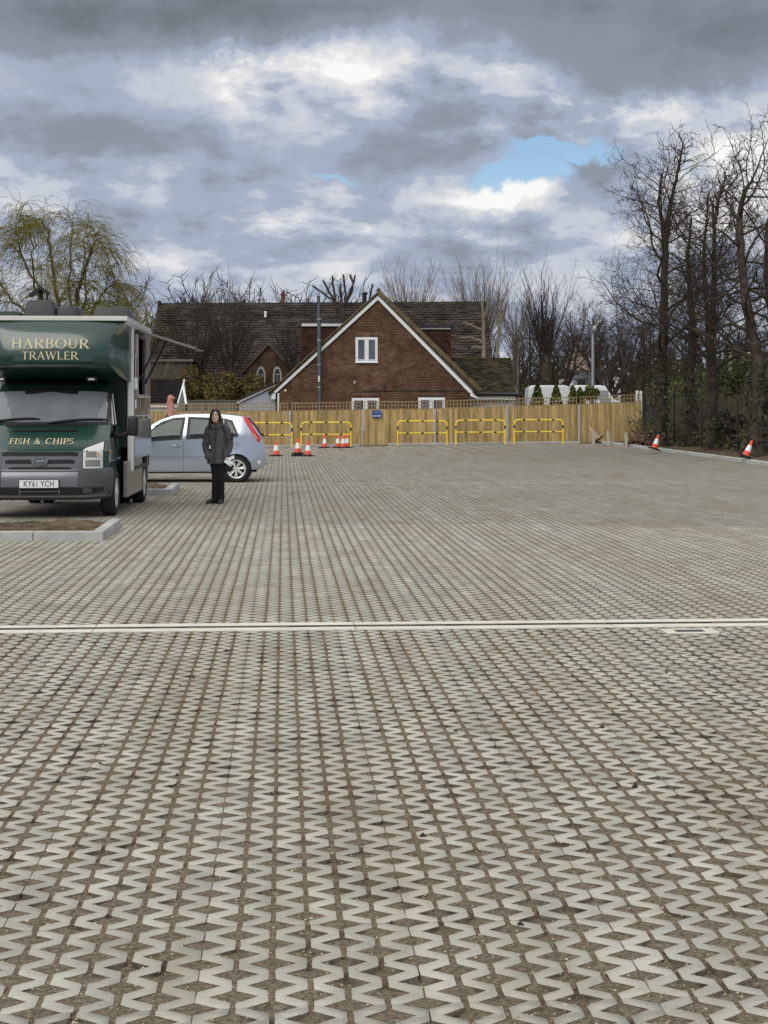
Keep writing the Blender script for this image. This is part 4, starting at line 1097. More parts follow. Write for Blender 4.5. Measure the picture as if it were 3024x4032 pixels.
# chain link fence at the right
cl = thing('mesh_fence', 'dark wire mesh fence with thin posts between the verge and the trees', 'fence', (0, 0, 0))
CLP = [(2541, 65.5, 1545), (2655, 59, 1543), (2764, 54.5, 1530), (2905, 50.5, 1520), (3050, 46.5, 1500)]
prev = None
M_WIRE = mat('green_wire', (.018, .028, .022), .6)
tb = Tubes()
for u, d, vt_ in CLP:
    p = Vector((X(u, d), d, 0)); p.z = verge_z(p.x, p.y); zt = Z(vt_, d) if u < 2700 else p.z + 1.75
    b = MB(); b.tube([(p.x, p.y, p.z - .2), (p.x, p.y, zt)], .026, 8); b.build('fence_post', M_GUT, cl, smooth=60)
    if prev:
        q, zq = prev
        b = MB(); b.tube([(q.x, q.y, zq - .03), (p.x, p.y, zt - .03)], .012, 6); b.build('top_rail', M_WIRE, cl)
        L = (p - q).length; n = int(L / .11)
        for i in range(n + 14):
            for sgn in (1, -1):
                f0 = i * .11 / L; f1 = f0 - 1.5 / L
                if sgn < 0: f0, f1 = f1, f0
                if min(f0, f1) < 0 or max(f0, f1) > 1: continue
                a = q.lerp(p, f0); c = q.lerp(p, f1); za = q.z + (p.z - q.z) * f0 + .05; zc2 = zq + (zt - zq) * f1 - .05
                tb.add([(a.x, a.y, za), (c.x, c.y, zc2)], [.0013, .0013], 3)
    prev = (p, zt)
o = tb.build('wire_mesh', M_WIRE, cl); o['kind'] = 'stuff'
# ------------------------------------------------------------------ trees and plants
def vnorm(a):
    l = math.sqrt(a[0] * a[0] + a[1] * a[1] + a[2] * a[2]) + 1e-9; return (a[0] / l, a[1] / l, a[2] / l)
def walk(p, d, L, r, n, wig, up, taper, R):
    pts = [p]; rs = [r]; ds = [d]; st = L / n
    for i in range(n):
        d = vnorm((d[0] + R.gauss(0, wig), d[1] + R.gauss(0, wig), d[2] + R.gauss(0, wig) + up))
        p = (p[0] + d[0] * st, p[1] + d[1] * st, p[2] + d[2] * st)
        pts.append(p); rs.append(r * (1 - taper * (i + 1) / n)); ds.append(d)
    return pts, rs, ds
def side_dir(d, ang, R, az=None):
    ref = (1, 0, 0) if abs(d[2]) > .8 else (0, 0, 1)
    u = vnorm((d[1] * ref[2] - d[2] * ref[1], d[2] * ref[0] - d[0] * ref[2], d[0] * ref[1] - d[1] * ref[0]))
    v = (d[1] * u[2] - d[2] * u[1], d[2] * u[0] - d[0] * u[2], d[0] * u[1] - d[1] * u[0])
    a = R.uniform(0, 6.283) if az is None else az
    c, s = math.cos(ang), math.sin(ang); ca, sa = math.cos(a) * s, math.sin(a) * s
    return vnorm((d[0] * c + u[0] * ca + v[0] * sa, d[1] * c + u[1] * ca + v[1] * sa, d[2] * c + u[2] * ca + v[2] * sa))
def grow(T, Wt, pts, rs, ds, L, lev, cfg, R):
    """children of an existing branch"""
    if lev >= len(cfg): return
    c = cfg[lev]; n = c['n']; n = max(2, int(n * min(1.25, L / c['ref']) + .5)) if 'ref' in c else n
    a0 = R.uniform(0, 6.28)
    for i in range(n):
        f = c['s'] + (c.get('e', .98) - c['s']) * (i + R.random()) / n
        x = f * (len(pts) - 1); k = min(int(x), len(pts) - 2); q = x - k
        p = tuple(pts[k][j] + (pts[k + 1][j] - pts[k][j]) * q for j in range(3))
        r = (rs[k] + (rs[k + 1] - rs[k]) * q) * c['rr'] * R.uniform(.7, 1.05); r = max(r, c['rmin'])
        d = side_dir(ds[k], c['a'] * R.uniform(.65, 1.3), R, a0 + i * 2.4)
        if c.get('flat'): d = vnorm((d[0], d[1], d[2] * c['flat']))
        l = L * c['l'] * (1 - c.get('lf', .45) * f) * R.uniform(.6, 1.25)
        if 'lmax' in c: l = min(l, c['lmax'] * R.uniform(.7, 1.1))
        bp, br, bd = walk(p, d, l, r, c['seg'], c['w'], c['up'], c.get('t', .75), R)
        (T if c.get('trunk') else Wt).add(bp, br, c['k'])
        grow(T, Wt, bp, br, bd, l, lev + 1, cfg, R)
def make_tree(name, label, cat, base, trunks, cfg, mb, mt, seed, group=None, extra=None):
    """trunks: list of (polyline of 3D points relative to the base, r0, r1)"""
    R = random.Random(seed); T, Wt = Tubes(), Tubes()
    for (poly, r0, r1) in trunks:
        pts = []; m = 5
        for a, b2 in zip(poly[:-1], poly[1:]):
            for i in range(m):
                f = i / m; pts.append(tuple(a[j] + (b2[j] - a[j]) * f + (R.gauss(0, .012 + .12 * r1) if 0 < i and len(pts) > 1 else 0) for j in range(3)))
        pts.append(tuple(poly[-1])); n = len(pts)
        rs = [(r0 + (r1 - r0) * (i / (n - 1)) ** .8) * R.uniform(.93, 1.08) + r0 * .35 * math.exp(-i / 1.2) for i in range(n)]
        ds = [vnorm(tuple(pts[min(i + 1, n - 1)][j] - pts[max(i - 1, 0)][j] for j in range(3))) for i in range(n)]
        T.add(pts, rs, 10)
        L = sum(math.dist(pts[i], pts[i + 1]) for i in range(n - 1))
        grow(T, Wt, pts, rs, ds, L, 0, cfg, R)
    th = thing(name, label, cat, base, 0, group)
    T.build('trunk', mb, th)
    if Wt.g: Wt.build('crown', mt, th)
    if extra: extra(th, R)
    return th
def leaves(n, posf, size, m, R, name, parent=None, kind=None, loc=None, narrow=1.0):
    V = np.empty((n * 4, 3)); Rn = np.random.RandomState(R.randrange(10 ** 6))
    C = np.array([posf(R) for _ in range(n)])
    A = Rn.normal(size=(n, 3)); A /= np.linalg.norm(A, axis=1, keepdims=True)
    Bv = np.cross(A, Rn.normal(size=(n, 3))); Bv /= np.linalg.norm(Bv, axis=1, keepdims=True) + 1e-9
    sz = size * Rn.uniform(.5, 1.3, (n, 1)); A = A * sz; Bv = Bv * sz * narrow
    V[0::4] = C - A; V[1::4] = C - Bv; V[2::4] = C + A; V[3::4] = C + Bv
    o = obj(name, np_mesh(name, V, np.arange(n * 4).reshape(-1, 4), m), parent, loc)
    if kind: o['kind'] = kind
    return o
def ivy(top, rad, n, poly):
    def f(th, R):
        def pos(R):
            z = top * R.random() ** 1.15; i = 0
            while i < len(poly) - 2 and poly[i + 1][2] < z: i += 1
            a, b2 = poly[i], poly[i + 1]; q = (z - a[2]) / max(1e-3, b2[2] - a[2])
            an = R.uniform(0, 6.28); rr = rad * R.uniform(.7, 1.5) * (1.25 - .5 * z / top)
            return (a[0] + (b2[0] - a[0]) * q + math.cos(an) * rr, a[1] + (b2[1] - a[1]) * q + math.sin(an) * rr, z)
        leaves(n, pos, .06, M_IVY, R, 'ivy', th)
    return f
OAK = [dict(n=20, s=.24, e=.995, a=1.10, l=.58, lf=.66, rr=.44, rmin=.022, seg=9, w=.15, up=.035, k=6, trunk=True),
       dict(n=8, ref=4.2, s=.18, a=.80, l=.48, lf=.35, rr=.46, rmin=.0125, seg=6, w=.20, up=.05, k=5, trunk=True),
       dict(n=7, ref=2.0, s=.12, a=.75, l=.55, lf=.35, rr=.50, rmin=.0080, seg=4, w=.22, up=.04, k=3),
       dict(n=6, ref=1.0, s=.08, a=.7, l=.62, lf=.3, rr=.6, rmin=.0062, seg=2, w=.24, up=.03, k=3, t=.5),
       dict(n=2, ref=.5, s=.10, a=.65, l=.7, lf=.2, rr=.6, rmin=.0046, seg=1, w=.2, up=.03, k=3, t=.4),]
def pix_poly(base, pts, d):
    """pixels at depth d -> polyline relative to the base point"""
    return [tuple(P(u, v, d + dd) - base) for u, v, dd in pts]
def vbase(u, d, dz=0.0):
    x = X(u, d); return Vector((x, d, (verge_z(x, d) if x > kerb_x(d) and d < 69 else terrain(x, d)) - .06 + dz))
# the tall bare trees on the right
B1 = vbase(2600, 58)
po = [(0, 0, 0)] + pix_poly(B1, [(2600, 1560, 0), (2612, 1300, 0), (2618, 1050, 0), (2618, 930, 0), (2592, 800, -.3), (2606, 680, -.4)], 58)
po2 = pix_poly(B1, [(2618, 930, 0), (2640, 800, .2), (2674, 650, .4), (2690, 560, .5)], 58)
make_tree('bare_tree', 'tall bare ivy-clad tree whose forked top stands highest over the fence corner', 'tree', B1, [(po, .27, .03), (po2, .11, .03)], OAK, M_BARK, M_TWIG, 11, 'tall bare trees along the right verge', ivy(3.6, .25, 600, po))
B2 = vbase(2722, 57)
po = [(0, 0, 0)] + pix_poly(B2, [(2718, 1500, 0), (2726, 1330, 0), (2718, 1150, 0), (2706, 1000, 0), (2722, 860, 0)], 57)
make_tree('bare_tree', 'slimmer bare tree with creeper stems, second from the left along the right verge', 'tree', B2, [(po, .20, .04)], OAK, M_BARK, M_TWIG, 12, 'tall bare trees along the right verge', ivy(4.6, .20, 900, po))
B3 = vbase(2808, 54)
po = [(0, 0, 0)] + pix_poly(B3, [(2806, 1500, 0), (2800, 1390, 0), (2810, 1150, 0), (2812, 900, 0), (2806, 800, 0)], 54)
po2 = pix_poly(B3, [(2812, 880, 0), (2830, 780, .2), (2860, 690, .3)], 54)
make_tree('bare_tree', 'bare tree with a straight thick foot and low side limbs, third along the verge', 'tree', B3, [(po, .23, .035), (po2, .08, .03)], OAK, M_BARK, M_TWIG, 13, 'tall bare trees along the right verge')
B4 = vbase(2978, 48)
po = [(0, 0, 0)] + pix_poly(B4, [(2985, 1620, 0), (2985, 1420, 0), (2945, 1230, 0), (2915, 1000, 0), (2912, 850, 0), (2930, 750, -.2), (2965, 710, -.4)], 48)
make_tree('bare_tree', 'thick rough trunked bare tree leaning left behind the rightmost tilted cone', 'tree', B4, [(po, .28, .035)], OAK, M_BARK, M_TWIG, 14, 'tall bare trees along the right verge', ivy(3.0, .29, 500, po))
B5 = vbase(3120, 50)
po = [(0, 0, 0)] + pix_poly(B5, [(3070, 1400, 0), (3020, 1100, 0), (3022, 900, 0), (3070, 730, 0)], 50)
make_tree('bare_tree', 'bare tree at the very edge of view on the right, partly cut off', 'tree', B5, [(po, .22, .04)], OAK, M_BARK, M_TWIG, 15, 'tall bare trees along the right verge')
B6 = vbase(2800, 66, 0)
po = [(0, 0, 0)] + pix_poly(B6, [(2788, 1300, 0), (2770, 1000, 0), (2790, 760, 0)], 66)
make_tree('bare_tree', 'bare tree behind the others, its crown showing between the second and third trunks', 'tree', B6, [(po, .18, .03)], OAK, M_BARK, M_TWIG, 16, 'tall bare trees along the right verge')
# dense rounded trees right of the house
DENSE = [dict(n=10, s=.12, a=.95, l=.74, lf=.3, rr=.5, rmin=.03, seg=7, w=.14, up=.05, k=6, trunk=True),
         dict(n=8, s=.18, a=.75, l=.5, lf=.4, rr=.45, rmin=.015, seg=5, w=.18, up=.05, k=4, trunk=True),
         dict(n=7, s=.12, a=.65, l=.48, lf=.3, rr=.5, rmin=.009, seg=3, w=.2, up=.04, k=3),
         dict(n=3, s=.15, a=.6, l=.5, lf=.3, rr=.6, rmin=.0065, seg=2, w=.2, up=.04, k=3, t=.5)]
def dense(u, d, vtop, w, lab, seed, cfg=DENSE, fork=True, mb=M_BARK, mt=M_TWIG, grp='dense bare trees between the house and the lamp post'):
    Bs = vbase(u, d); h = Z(vtop, d) - Bs.z; R = random.Random(seed)
    tr = [([(0, 0, 0), (R.uniform(-.1, .1), 0, h * .18), (R.uniform(-.3, .3) * w, 0, h * .62)], .022 * h + .05, .05)]
    if fork:
        for sx in (-1, 1): tr.append(([(0, 0, h * .14), (sx * w * .16, R.uniform(-.5, .5), h * .36), (sx * w * .26, R.uniform(-.5, .5), h * .60)], .015 * h + .04, .04))
    return make_tree('bare_tree', lab, 'tree', Bs, tr, cfg, mb, mt, seed, grp)
dense(2400, 88, 1085, 6.5, 'big round crowned bare tree with several dark stems behind the lamp post', 21)
dense(2290, 126, 1120, 6.0, 'round bare reddish tree left of the lamp post behind the white bungalow', 22, mt=M_TWIGR)
dense(2500, 98, 1150, 4.5, 'bare tree with low sweeping limbs beyond the fence corner', 23)
dense(2210, 104, 1110, 5.0, 'bare tree behind the pollarded trunk above the left white van', 24)
# upright twiggy trees (lopped, with tall shoots)
SHOOT = [dict(n=34, s=.55, e=1.0, a=.62, l=1.15, lf=0, rr=.14, rmin=.016, seg=6, w=.06, up=.13, k=4, t=.7),
         dict(n=9, s=.15, a=.38, l=.42, lf=.35, rr=.6, rmin=.012, seg=4, w=.08, up=.10, k=3),
         dict(n=3, s=.3, a=.35, l=.45, lf=.3, rr=.6, rmin=.007, seg=3, w=.08, up=.08, k=3)]
def shoots(u, d, vhead, vtop, lab, seed, mb=M_BARK, mt=M_TWIG, cat='tree', base_v=None, n=34, a=.62, r=.30, grp=None):
    Bs = vbase(u, d)
    zh = Z(vhead, d) - Bs.z; zt = Z(vtop, d) - Bs.z
    cfg = [dict(c) for c in SHOOT]; cfg[0]['n'] = n; cfg[0]['a'] = a; cfg[0]['l'] = (zt - zh) / zh * 1.0
    tr = [([(0, 0, 0), (.05, 0, zh * .6), (0, 0, zh)], r, r * .85)]
    return make_tree('pollarded_tree', lab, 'tree', Bs, tr, cfg, mb, mt, seed, grp)
shoots(2142, 94, 1395, 1085, 'pollarded tree with a thick dark head and tall thin upright shoots above the white van', 31, n=34, a=.30, r=.34)
shoots(1622, 112, 1300, 1050, 'pale twiggy tree showing above the church ridge just right of the gable', 32, M_PALEB, M_PALET, n=70, a=.62)
shoots(1890, 112, 1330, 1062, 'pale twiggy tree showing above the right end of the church ridge', 33, M_PALEB, M_PALET, n=84, a=.62)
shoots(910, 81.2, 1400, 1150, 'dark bare tree with upright shoots standing before the church roof', 34, M_BARK, M_TWIG, n=40, a=.7, r=.2)
shoots(775, 82.5, 1450, 1195, 'thin dark bare tree before the left half of the church roof', 38, n=34, a=.75, r=.15)
shoots(1150, 82.5, 1400, 1215, 'thin dark bare tree between the arched windows and the left dormer', 39, n=30, a=.7, r=.12)
shoots(2030, 116, 1330, 1120, 'thin pale tree right of the church end', 35, M_PALEB, M_PALET, n=30, a=.6)
shoots(880, 108, 1260, 1090, 'pale feathery tree showing above the left part of the church ridge', 36, M_PALEB, M_PALET, n=30, a=.7)
shoots(640, 80.5, 1480, 1380, 'small pale bare tree above the low roof left of the church', 37, M_PALEB, M_PALET, n=20, a=.9, r=.10)
# pollard with stubby limbs above the dormer
def stubby(u, d, paths, lab, seed, m, r=.085, tw=True):
    Bs = vbase(u, d); tr = []
    for i, pth in enumerate(paths): tr.append((pix_poly(Bs, pth, d), r * (1.6 if i == 0 else .8), r * (.9 if i == 0 else .55)))
    cfg = [dict(n=7, s=.55, a=.7, l=.16, lf=0, rr=.25, rmin=.010, seg=3, w=.1, up=.1, k=3), dict(n=3, s=.3, a=.5, l=.5, lf=.2, rr=.6, rmin=.007, seg=3, w=.1, up=.05, k=3)] if tw else []
    return make_tree('lopped_tree', lab, 'tree', Bs, tr, cfg, m, M_TWIG, seed)
stubby(1340, 79, [[(1345, 1640, 0), (1348, 1400, 0), (1345, 1270, 0)], [(1345, 1270, 0), (1310, 1180, 0), (1230, 1125, 0)], [(1315, 1180, 0), (1290, 1140, .3), (1272, 1105, .2)], [(1330, 1230, 0), (1316, 1150, .1), (1308, 1085, 0)],
                  [(1350, 1260, 0), (1345, 1180, .2), (1340, 1120, 0)], [(1352, 1250, 0), (1362, 1160, .2), (1350, 1080, .1)], [(1358, 1200, 0), (1385, 1150, 0), (1398, 1085, .2)], [(1366, 1180, 0), (1390, 1120, 0), (1380, 1082, .2)], [(1440, 1300, 0), (1456, 1170, 0), (1466, 1120, 0)]],
       'lopped tree with bare stubby limbs rising behind the left dormer', 41, M_BARK)
stubby(1902, 81, [[(1902, 1640, 0), (1905, 1400, 0), (1904, 1260, 0), (1898, 1190, 0)], [(1904, 1350, 0), (1860, 1330, 0), (1812, 1326, 0)], [(1905, 1300, 0), (1865, 1285, 0), (1822, 1268, 0)], [(1905, 1372, 0), (1875, 1366, 0), (1856, 1366, 0)], [(1904, 1260, 0), (1916, 1215, 0), (1922, 1180, 0)]],
       'pale lopped trunk with short side limbs standing before the right end of the church', 42, M_PALEB, .085)
stubby(1958, 81, [[(1952, 1640, 0), (1958, 1380, 0), (1968, 1270, 0), (1976, 1180, 0)], [(1966, 1290, 0), (1948, 1240, 0), (1938, 1215, 0)], [(1960, 1350, 0), (1945, 1330, 0)], [(1970, 1260, 0), (1990, 1220, 0), (1996, 1190, 0)]],
       'slightly darker lopped trunk right of its pale neighbour before the church end', 43, M_PALEB, .075)
# bare trees far behind the church and to the right
BACK = [dict(n=20, s=.25, a=.7, l=.42, lf=.4, rr=.5, rmin=.03, seg=5, w=.14, up=.10, k=4, trunk=True),
        dict(n=11, s=.15, a=.7, l=.45, lf=.35, rr=.5, rmin=.016, seg=4, w=.2, up=.06, k=3),
        dict(n=6, s=.15, a=.7, l=.5, lf=.3, rr=.6, rmin=.012, seg=3, w=.22, up=.04, k=3, t=.5)]
backs = []
for i, (u, d, vt_, lab) in enumerate([
        (735, 135, 1128, 'bare tree rising over the left end of the church roof'), (810, 140, 1140, 'bare tree over the church ridge, second from its left end'),
        (985, 140, 1150, 'low bare tree over the church ridge left of the red chimney'), (1060, 138, 1146, 'bare tree just left of the red church chimney'), (1200, 142, 1150, 'bare tree behind the steel flue top'), (680, 130, 1140, 'bare tree over the very left end of the church roof'), (900, 150, 1148, 'bare tree in the middle of the row over the left church ridge'), (1140, 150, 1155, 'bare tree just right of the red church chimney'), (1560, 140, 1165, 'bare tree over the church ridge right of the gable'),
        (2085, 128, 1160, 'bare tree between the church end and the pollarded tree'), (2340, 140, 1120, 'bare tree far behind the street lamp'), (2700, 125, 1230, 'bare tree far behind the second verge tree'),
        (2560, 118, 1180, 'bare tree far behind the fence corner'), (2900, 120, 1260, 'bare tree far behind the right hand trees'), (3010, 112, 1240, 'bare tree far off at the right edge'), (590, 120, 1200, 'bare tree far off beside the willow')]):
    Bs = vbase(u, d); h = Z(vt_, d) - Bs.z
    if len(backs) < 3:
        o = make_tree('bare_tree', lab, 'tree', Bs, [([(0, 0, 0), (.1, 0, h * .4), (-.1, .1, h * .75)], .2, .06)], BACK, M_BARK, M_TWIG, 50 + i, 'bare trees far behind'); backs.append((o, h))
    else:
        s, h0 = backs[i % 3]; o = copy_tree(s); o['label'] = lab; o.location = Bs; k = h / h0; o.scale = (k, k, k); o.rotation_euler.z = i * 1.3
# far-off bare woodland on the rise
def merged(src, places, name, m):
    Vs = []; Fs = []; off = 0
    for part in src:
        n = len(part.data.vertices); v = np.empty(n * 3, dtype=np.float32); part.data.vertices.foreach_get('co', v); v = v.reshape(-1, 3)
        f = np.empty(len(part.data.loops), dtype=np.int32); part.data.loops.foreach_get('vertex_index', f); f = f.reshape(-1, 4)
        for (x, y, z, s, a) in places:
            c, q = math.cos(a), math.sin(a); Rm = np.array([[c, -q, 0], [q, c, 0], [0, 0, 1]])
            Vs.append((v * s) @ Rm.T + (x, y, z)); Fs.append(f + off); off += n
    return tag(obj(name, np_mesh(name, np.concatenate(Vs), np.concatenate(Fs), m, True)), kind='stuff')
FAR = [dict(n=16, s=.2, a=.8, l=.45, lf=.4, rr=.5, rmin=.04, seg=4, w=.14, up=.10, k=3),
       dict(n=9, s=.15, a=.7, l=.45, lf=.35, rr=.5, rmin=.026, seg=3, w=.2, up=.06, k=3)]
R = random.Random(77); T, Wt = Tubes(), Tubes()
pts, rs, ds = walk((0, 0, 0), (0, 0, 1), 8.0, .2, 6, .06, .05, .7, R); T.add(pts, rs, 5); grow(T, T, pts, rs, ds, 8.0, 0, FAR, R)
tmp = T.build('far_woodland_seed', M_TWIG)
R = random.Random(5)
places = []
for i in range(96):
    y = R.uniform(135, 235) if i < 64 else R.uniform(116, 150); u = R.uniform(1850, 3300) if i < 64 else R.uniform(500, 1500); x = X(u, y)
    places.append((x, y, terrain(x, y) - .3, R.uniform(.6, 1.05) if u > 1600 else R.uniform(1.15, 1.5), R.uniform(0, 6.28)))
merged([tmp], places, 'far_woodland', M_TWIG)
bpy.data.objects.remove(tmp)
R = random.Random(15)
def far_scrub_pos(R):
    y = R.uniform(128, 230); u = R.uniform(1800, 3350); x = X(u, y)
    return (x, y, terrain(x, y) + 2.8 * R.random() ** 1.6 * (1 + .5 * math.sin(u * .02) + .3 * math.sin(u * .11)))
M_SCRUB = mat('far_scrub', (.045, .044, .028), .95, var=.4, scale=.15, rand=.35, col2=(.085, .088, .045), spec=.1)
leaves(26000, far_scrub_pos, .22, M_SCRUB, R, 'far_scrub', kind='stuff')

# weeping willow behind the van
Bw = vbase(300, 80); hw = Z(800, 80) - Bw.z
R = random.Random(91); T, Wt = Tubes(), Tubes(); Lf = []
def at(u, v, dd=0): return tuple(P(u, v, 80 + dd) - Bw)
limbs = [[(300, 1600, 0), (290, 1380, 0), (250, 1200, 0), (215, 1020, 0), (205, 870, .5), (150, 815, 1), (100, 850, 1)], [(300, 1600, 0), (320, 1350, 0), (345, 1120, 0), (395, 985, 0), (440, 900, -.5), (505, 945, -.5), (560, 1010, -.5)],
         [(300, 1500, 0), (260, 1280, 1), (130, 1100, 1), (60, 960, 1.5), (30, 850, 1.5), (60, 800, 1.5)], [(310, 1500, 0), (330, 1300, -1), (300, 1100, -1.5), (310, 930, -1.5), (325, 830, -1.5)],
         [(320, 1450, 0), (400, 1240, 1), (470, 1130, 1), (530, 1080, 1), (565, 1100, 1)], [(300, 1450, 0), (180, 1260, -1), (20, 1160, -1), (-90, 1040, -1), (-160, 1060, -1)], [(310, 1450, 0), (360, 1250, 2), (385, 1080, 2), (380, 900, 2), (420, 860, 2)],
         [(300, 1450, 0), (200, 1250, 2), (130, 1060, 2), (110, 900, 2), (60, 850, 2)], [(320, 1480, 0), (420, 1330, -1), (520, 1230, -1), (600, 1200, -1)]]
for li, lm in enumerate(limbs):
    lm = [(285 + (u - 285) * .80, v, q) for u, v, q in lm]
    poly = [at(*q) for q in lm]; pts = []
    for a, b2 in zip(poly[:-1], poly[1:]):
        for i in range(5): pts.append(tuple(a[j] + (b2[j] - a[j]) * i / 5 + R.gauss(0, .05) for j in range(3)))
    pts.append(poly[-1]); n = len(pts); rs = [(.13 if li < 2 else .075) * (1 - .93 * i / (n - 1)) + .015 for i in range(n)]
    ds = [vnorm(tuple(pts[min(i + 1, n - 1)][j] - pts[max(i - 1, 0)][j] for j in range(3))) for i in range(n)]
    T.add(pts, rs, 8)
    for c in range(38):                                       # arching side branches
        k = int(n * (.25 + .74 * R.random())); k = min(k, n - 2)
        d = side_dir(ds[k], R.uniform(.4, 1.2), R); l = R.uniform(.5, 1.6)
        bp, br, bd = walk(pts[k], d, l, max(.014, rs[k] * .35), 6, .10, -.03, .6, R); Wt.add(bp, br, 3)
        for h in range(26 if pts[k][2] < 5.5 else 10):                                   # weeping shoots
            kk = R.randrange(1, 7); dd = vnorm((bd[kk][0] + R.gauss(0, .5), bd[kk][1] + R.gauss(0, .5), bd[kk][2] * .5 + R.uniform(-.1, .5)))
            hp_, hr, hd = walk(bp[kk], dd, R.uniform(.7, 2.4) * (1.0 if pts[k][2] > 4.5 else .75), .0105, 7, .06, -.30, .35, R); Wt.add(hp_, hr, 3)
            for q in range(1, 8, 2):
                if R.random() < .75: Lf.append(tuple(hp_[q][j] + R.gauss(0, .03) for j in range(3)))
th = thing('weeping_willow', 'weeping willow with yellow green hanging shoots behind the green van', 'tree', Bw); th.scale = (.97, .95, .95); th.location.x -= .35
T.build('trunk', M_WILB, th); Wt.build('crown', M_WILT, th)
it = iter(Lf); leaves(len(Lf), lambda R_: next(it), .055, mat('willow_bud', (.24, .225, .065), .8, rand=.3), R, 'leaf_bud', th, narrow=.35)

# shrubs and conifers
def shrub(u, v0, v1, w, d, lab, m, n, size, seed, name='shrub', conic=False, group=None, bump_=4, depth=.6):
    Bs = vbase(u, d); h = Z(v0, d) - Bs.z; zb = max(0, Z(v1, d) - Bs.z); W_ = w * d / F / 2; R = random.Random(seed)
    blobs = [(R.gauss(0, W_ * .45), R.gauss(0, W_ * .4), zb + (h - zb) * (.25 + .6 * R.random()), W_ * R.uniform(.3, .55)) for _ in range(bump_ * 3)]
    def pos(R):
        if conic:
            z = h * R.random() ** 1.3; a = R.uniform(0, 6.28); r = W_ * (1 - z / h) ** .6 * (.55 + .5 * R.random()) + .02
            return (math.cos(a) * r, math.sin(a) * r, z + R.gauss(0, .03))
        b = R.choice(blobs); q = vnorm((R.gauss(0, 1), R.gauss(0, 1), R.gauss(0, 1))); k = b[3] * (.55 + .5 * R.random())
        return (b[0] + q[0] * k, (b[1] + q[1] * k) * depth, max(.05, b[2] + q[2] * k * 1.1))
    th = thing(name, lab, 'shrub' if name == 'shrub' else 'conifer', Bs, 0, group)
    T = Tubes()
    if conic: T.add([(0, 0, -.1), (0, 0, h * .5), (0, 0, h * .95)], [.06, .04, .01], 5)
    else:
        for b in blobs:
            T.add([(R.gauss(0, .1), R.gauss(0, .1), -.1), (b[0] * .6, b[1] * .5, b[2] * .6), (b[0], b[1] * depth, b[2] + b[3] * .8)], [.03, .02, .008], 4)
            for _ in range(6): a = R.uniform(0, 6.28); T.add([(b[0], b[1] * depth, b[2]), (b[0] + math.cos(a) * b[3] * .8, b[1] * depth + math.sin(a) * b[3] * .5, b[2] + b[3] * R.uniform(.2, 1.2))], [.012, .005], 3)
    T.build('stem', M_BARK, th)
    leaves(n, pos, size, m, R, 'foliage', th)
    return th
shrub(765, 1450, 1610, 150, 79, 'yellowish shrub behind the low tiled roof, left of the pair', M_LEAF, 5200, .055, 101)
shrub(945, 1475, 1610, 200, 80, 'olive green shrub in front of the arched church windows', M_LEAF, 6500, .055, 102)
shrub(870, 1510, 1610, 120, 78, 'low mixed shrub between the two larger ones before the church', M_LEAF, 3000, .05, 103)
for i, (u, v0, w, lab) in enumerate([(2116, 1512, 96, 'leftmost small conifer in front of the white vans'), (2190, 1520, 92, 'second small conifer from the left before the white vans'), (2256, 1522, 84, 'third small conifer from the left, in the gap between the vans'), (2284, 1530, 90, 'fourth small conifer, close right of the third')]):
    shrub(u, v0, 1580, w, 73, lab, M_CONIF, 2600, .055, 110 + i, 'conifer', True, 'small conifers behind the trellis')
shrub(2335, 1530, 1580, 84, 74, 'rounded dark evergreen bush at the foot of the street lamp', M_CONIF, 2200, .05, 116)
for i, (u, v0, v1, w, d, m, lab, n) in enumerate([
        (2930, 1400, 1640, 300, 74, M_LEAFG, 'large bright green shrub between the trunks at the far right', 4200), (2660, 1530, 1640, 240, 76, M_LEAFG, 'green shrub seen through the wire fence behind the fence corner', 2600),
        (2790, 1470, 1640, 220, 80, M_LEAFG, 'green shrub behind the third verge tree', 2600), (2590, 1560, 1640, 110, 70, M_LEAFG, 'low green shrub at the foot of the tallest verge tree', 2000),
        (3010, 1560, 1760, 160, 52, M_IVY, 'dark green bramble bush right of the leaning trunk', 900), (2890, 1620, 1760, 150, 53, M_IVY, 'dark green bramble bush left of the leaning trunk', 900)]):
    shrub(u, v0, v1, w, d, lab, m, n, .065, 120 + i, bump_=7)
# undergrowth of bare stems under the trees
R = random.Random(61); T = Tubes()
for i in range(1600):
    y = R.uniform(43, 70); e = 1.9 + 8 * R.random() ** 1.4; x = kerb_x(y) + e
    if y > 66 and x < 11: continue
    z = verge_z(x, y) - .05; l = R.uniform(.6, 2.3)
    d = vnorm((R.gauss(0, .45), R.gauss(0, .45), 1)); bp, br, bd = walk((x, y, z), d, l, R.uniform(.008, .02), 5, .16, -.02, .7, R); T.add(bp, br, 3)
    for q in range(3): k = R.randrange(1, 5); hp_, hr, hd = walk(bp[k], side_dir(bd[k], .7, R), l * .4, .008, 3, .2, 0, .5, R); T.add(hp_, hr, 3)
o = T.build('undergrowth', mat('scrub_stem', (.135, .114, .090), .95, var=.3, scale=2, spec=.1)); o['kind'] = 'stuff'
def ug(R):
    y = R.uniform(43, 70); e = 1.5 + 9 * R.random() ** 1.5; x = kerb_x(y) + e
    return (x, y, verge_z(x, y) + .9 * R.random() ** 2.2)
leaves(15000, ug, .055, mat('dead_leaf', (.120, .100, .062), .9, rand=.5, var=.4, scale=1, col2=(.085, .095, .040)), R, 'undergrowth_leaves', kind='stuff')
def bank(R):
    y = R.uniform(70, 105); x = X(R.uniform(2450, 3200), y)
    return (x, y, terrain(x, y) + .7 * R.random() ** 2)
leaves(9000, bank, .12, M_LEAFG, R, 'bank_grass', kind='stuff')
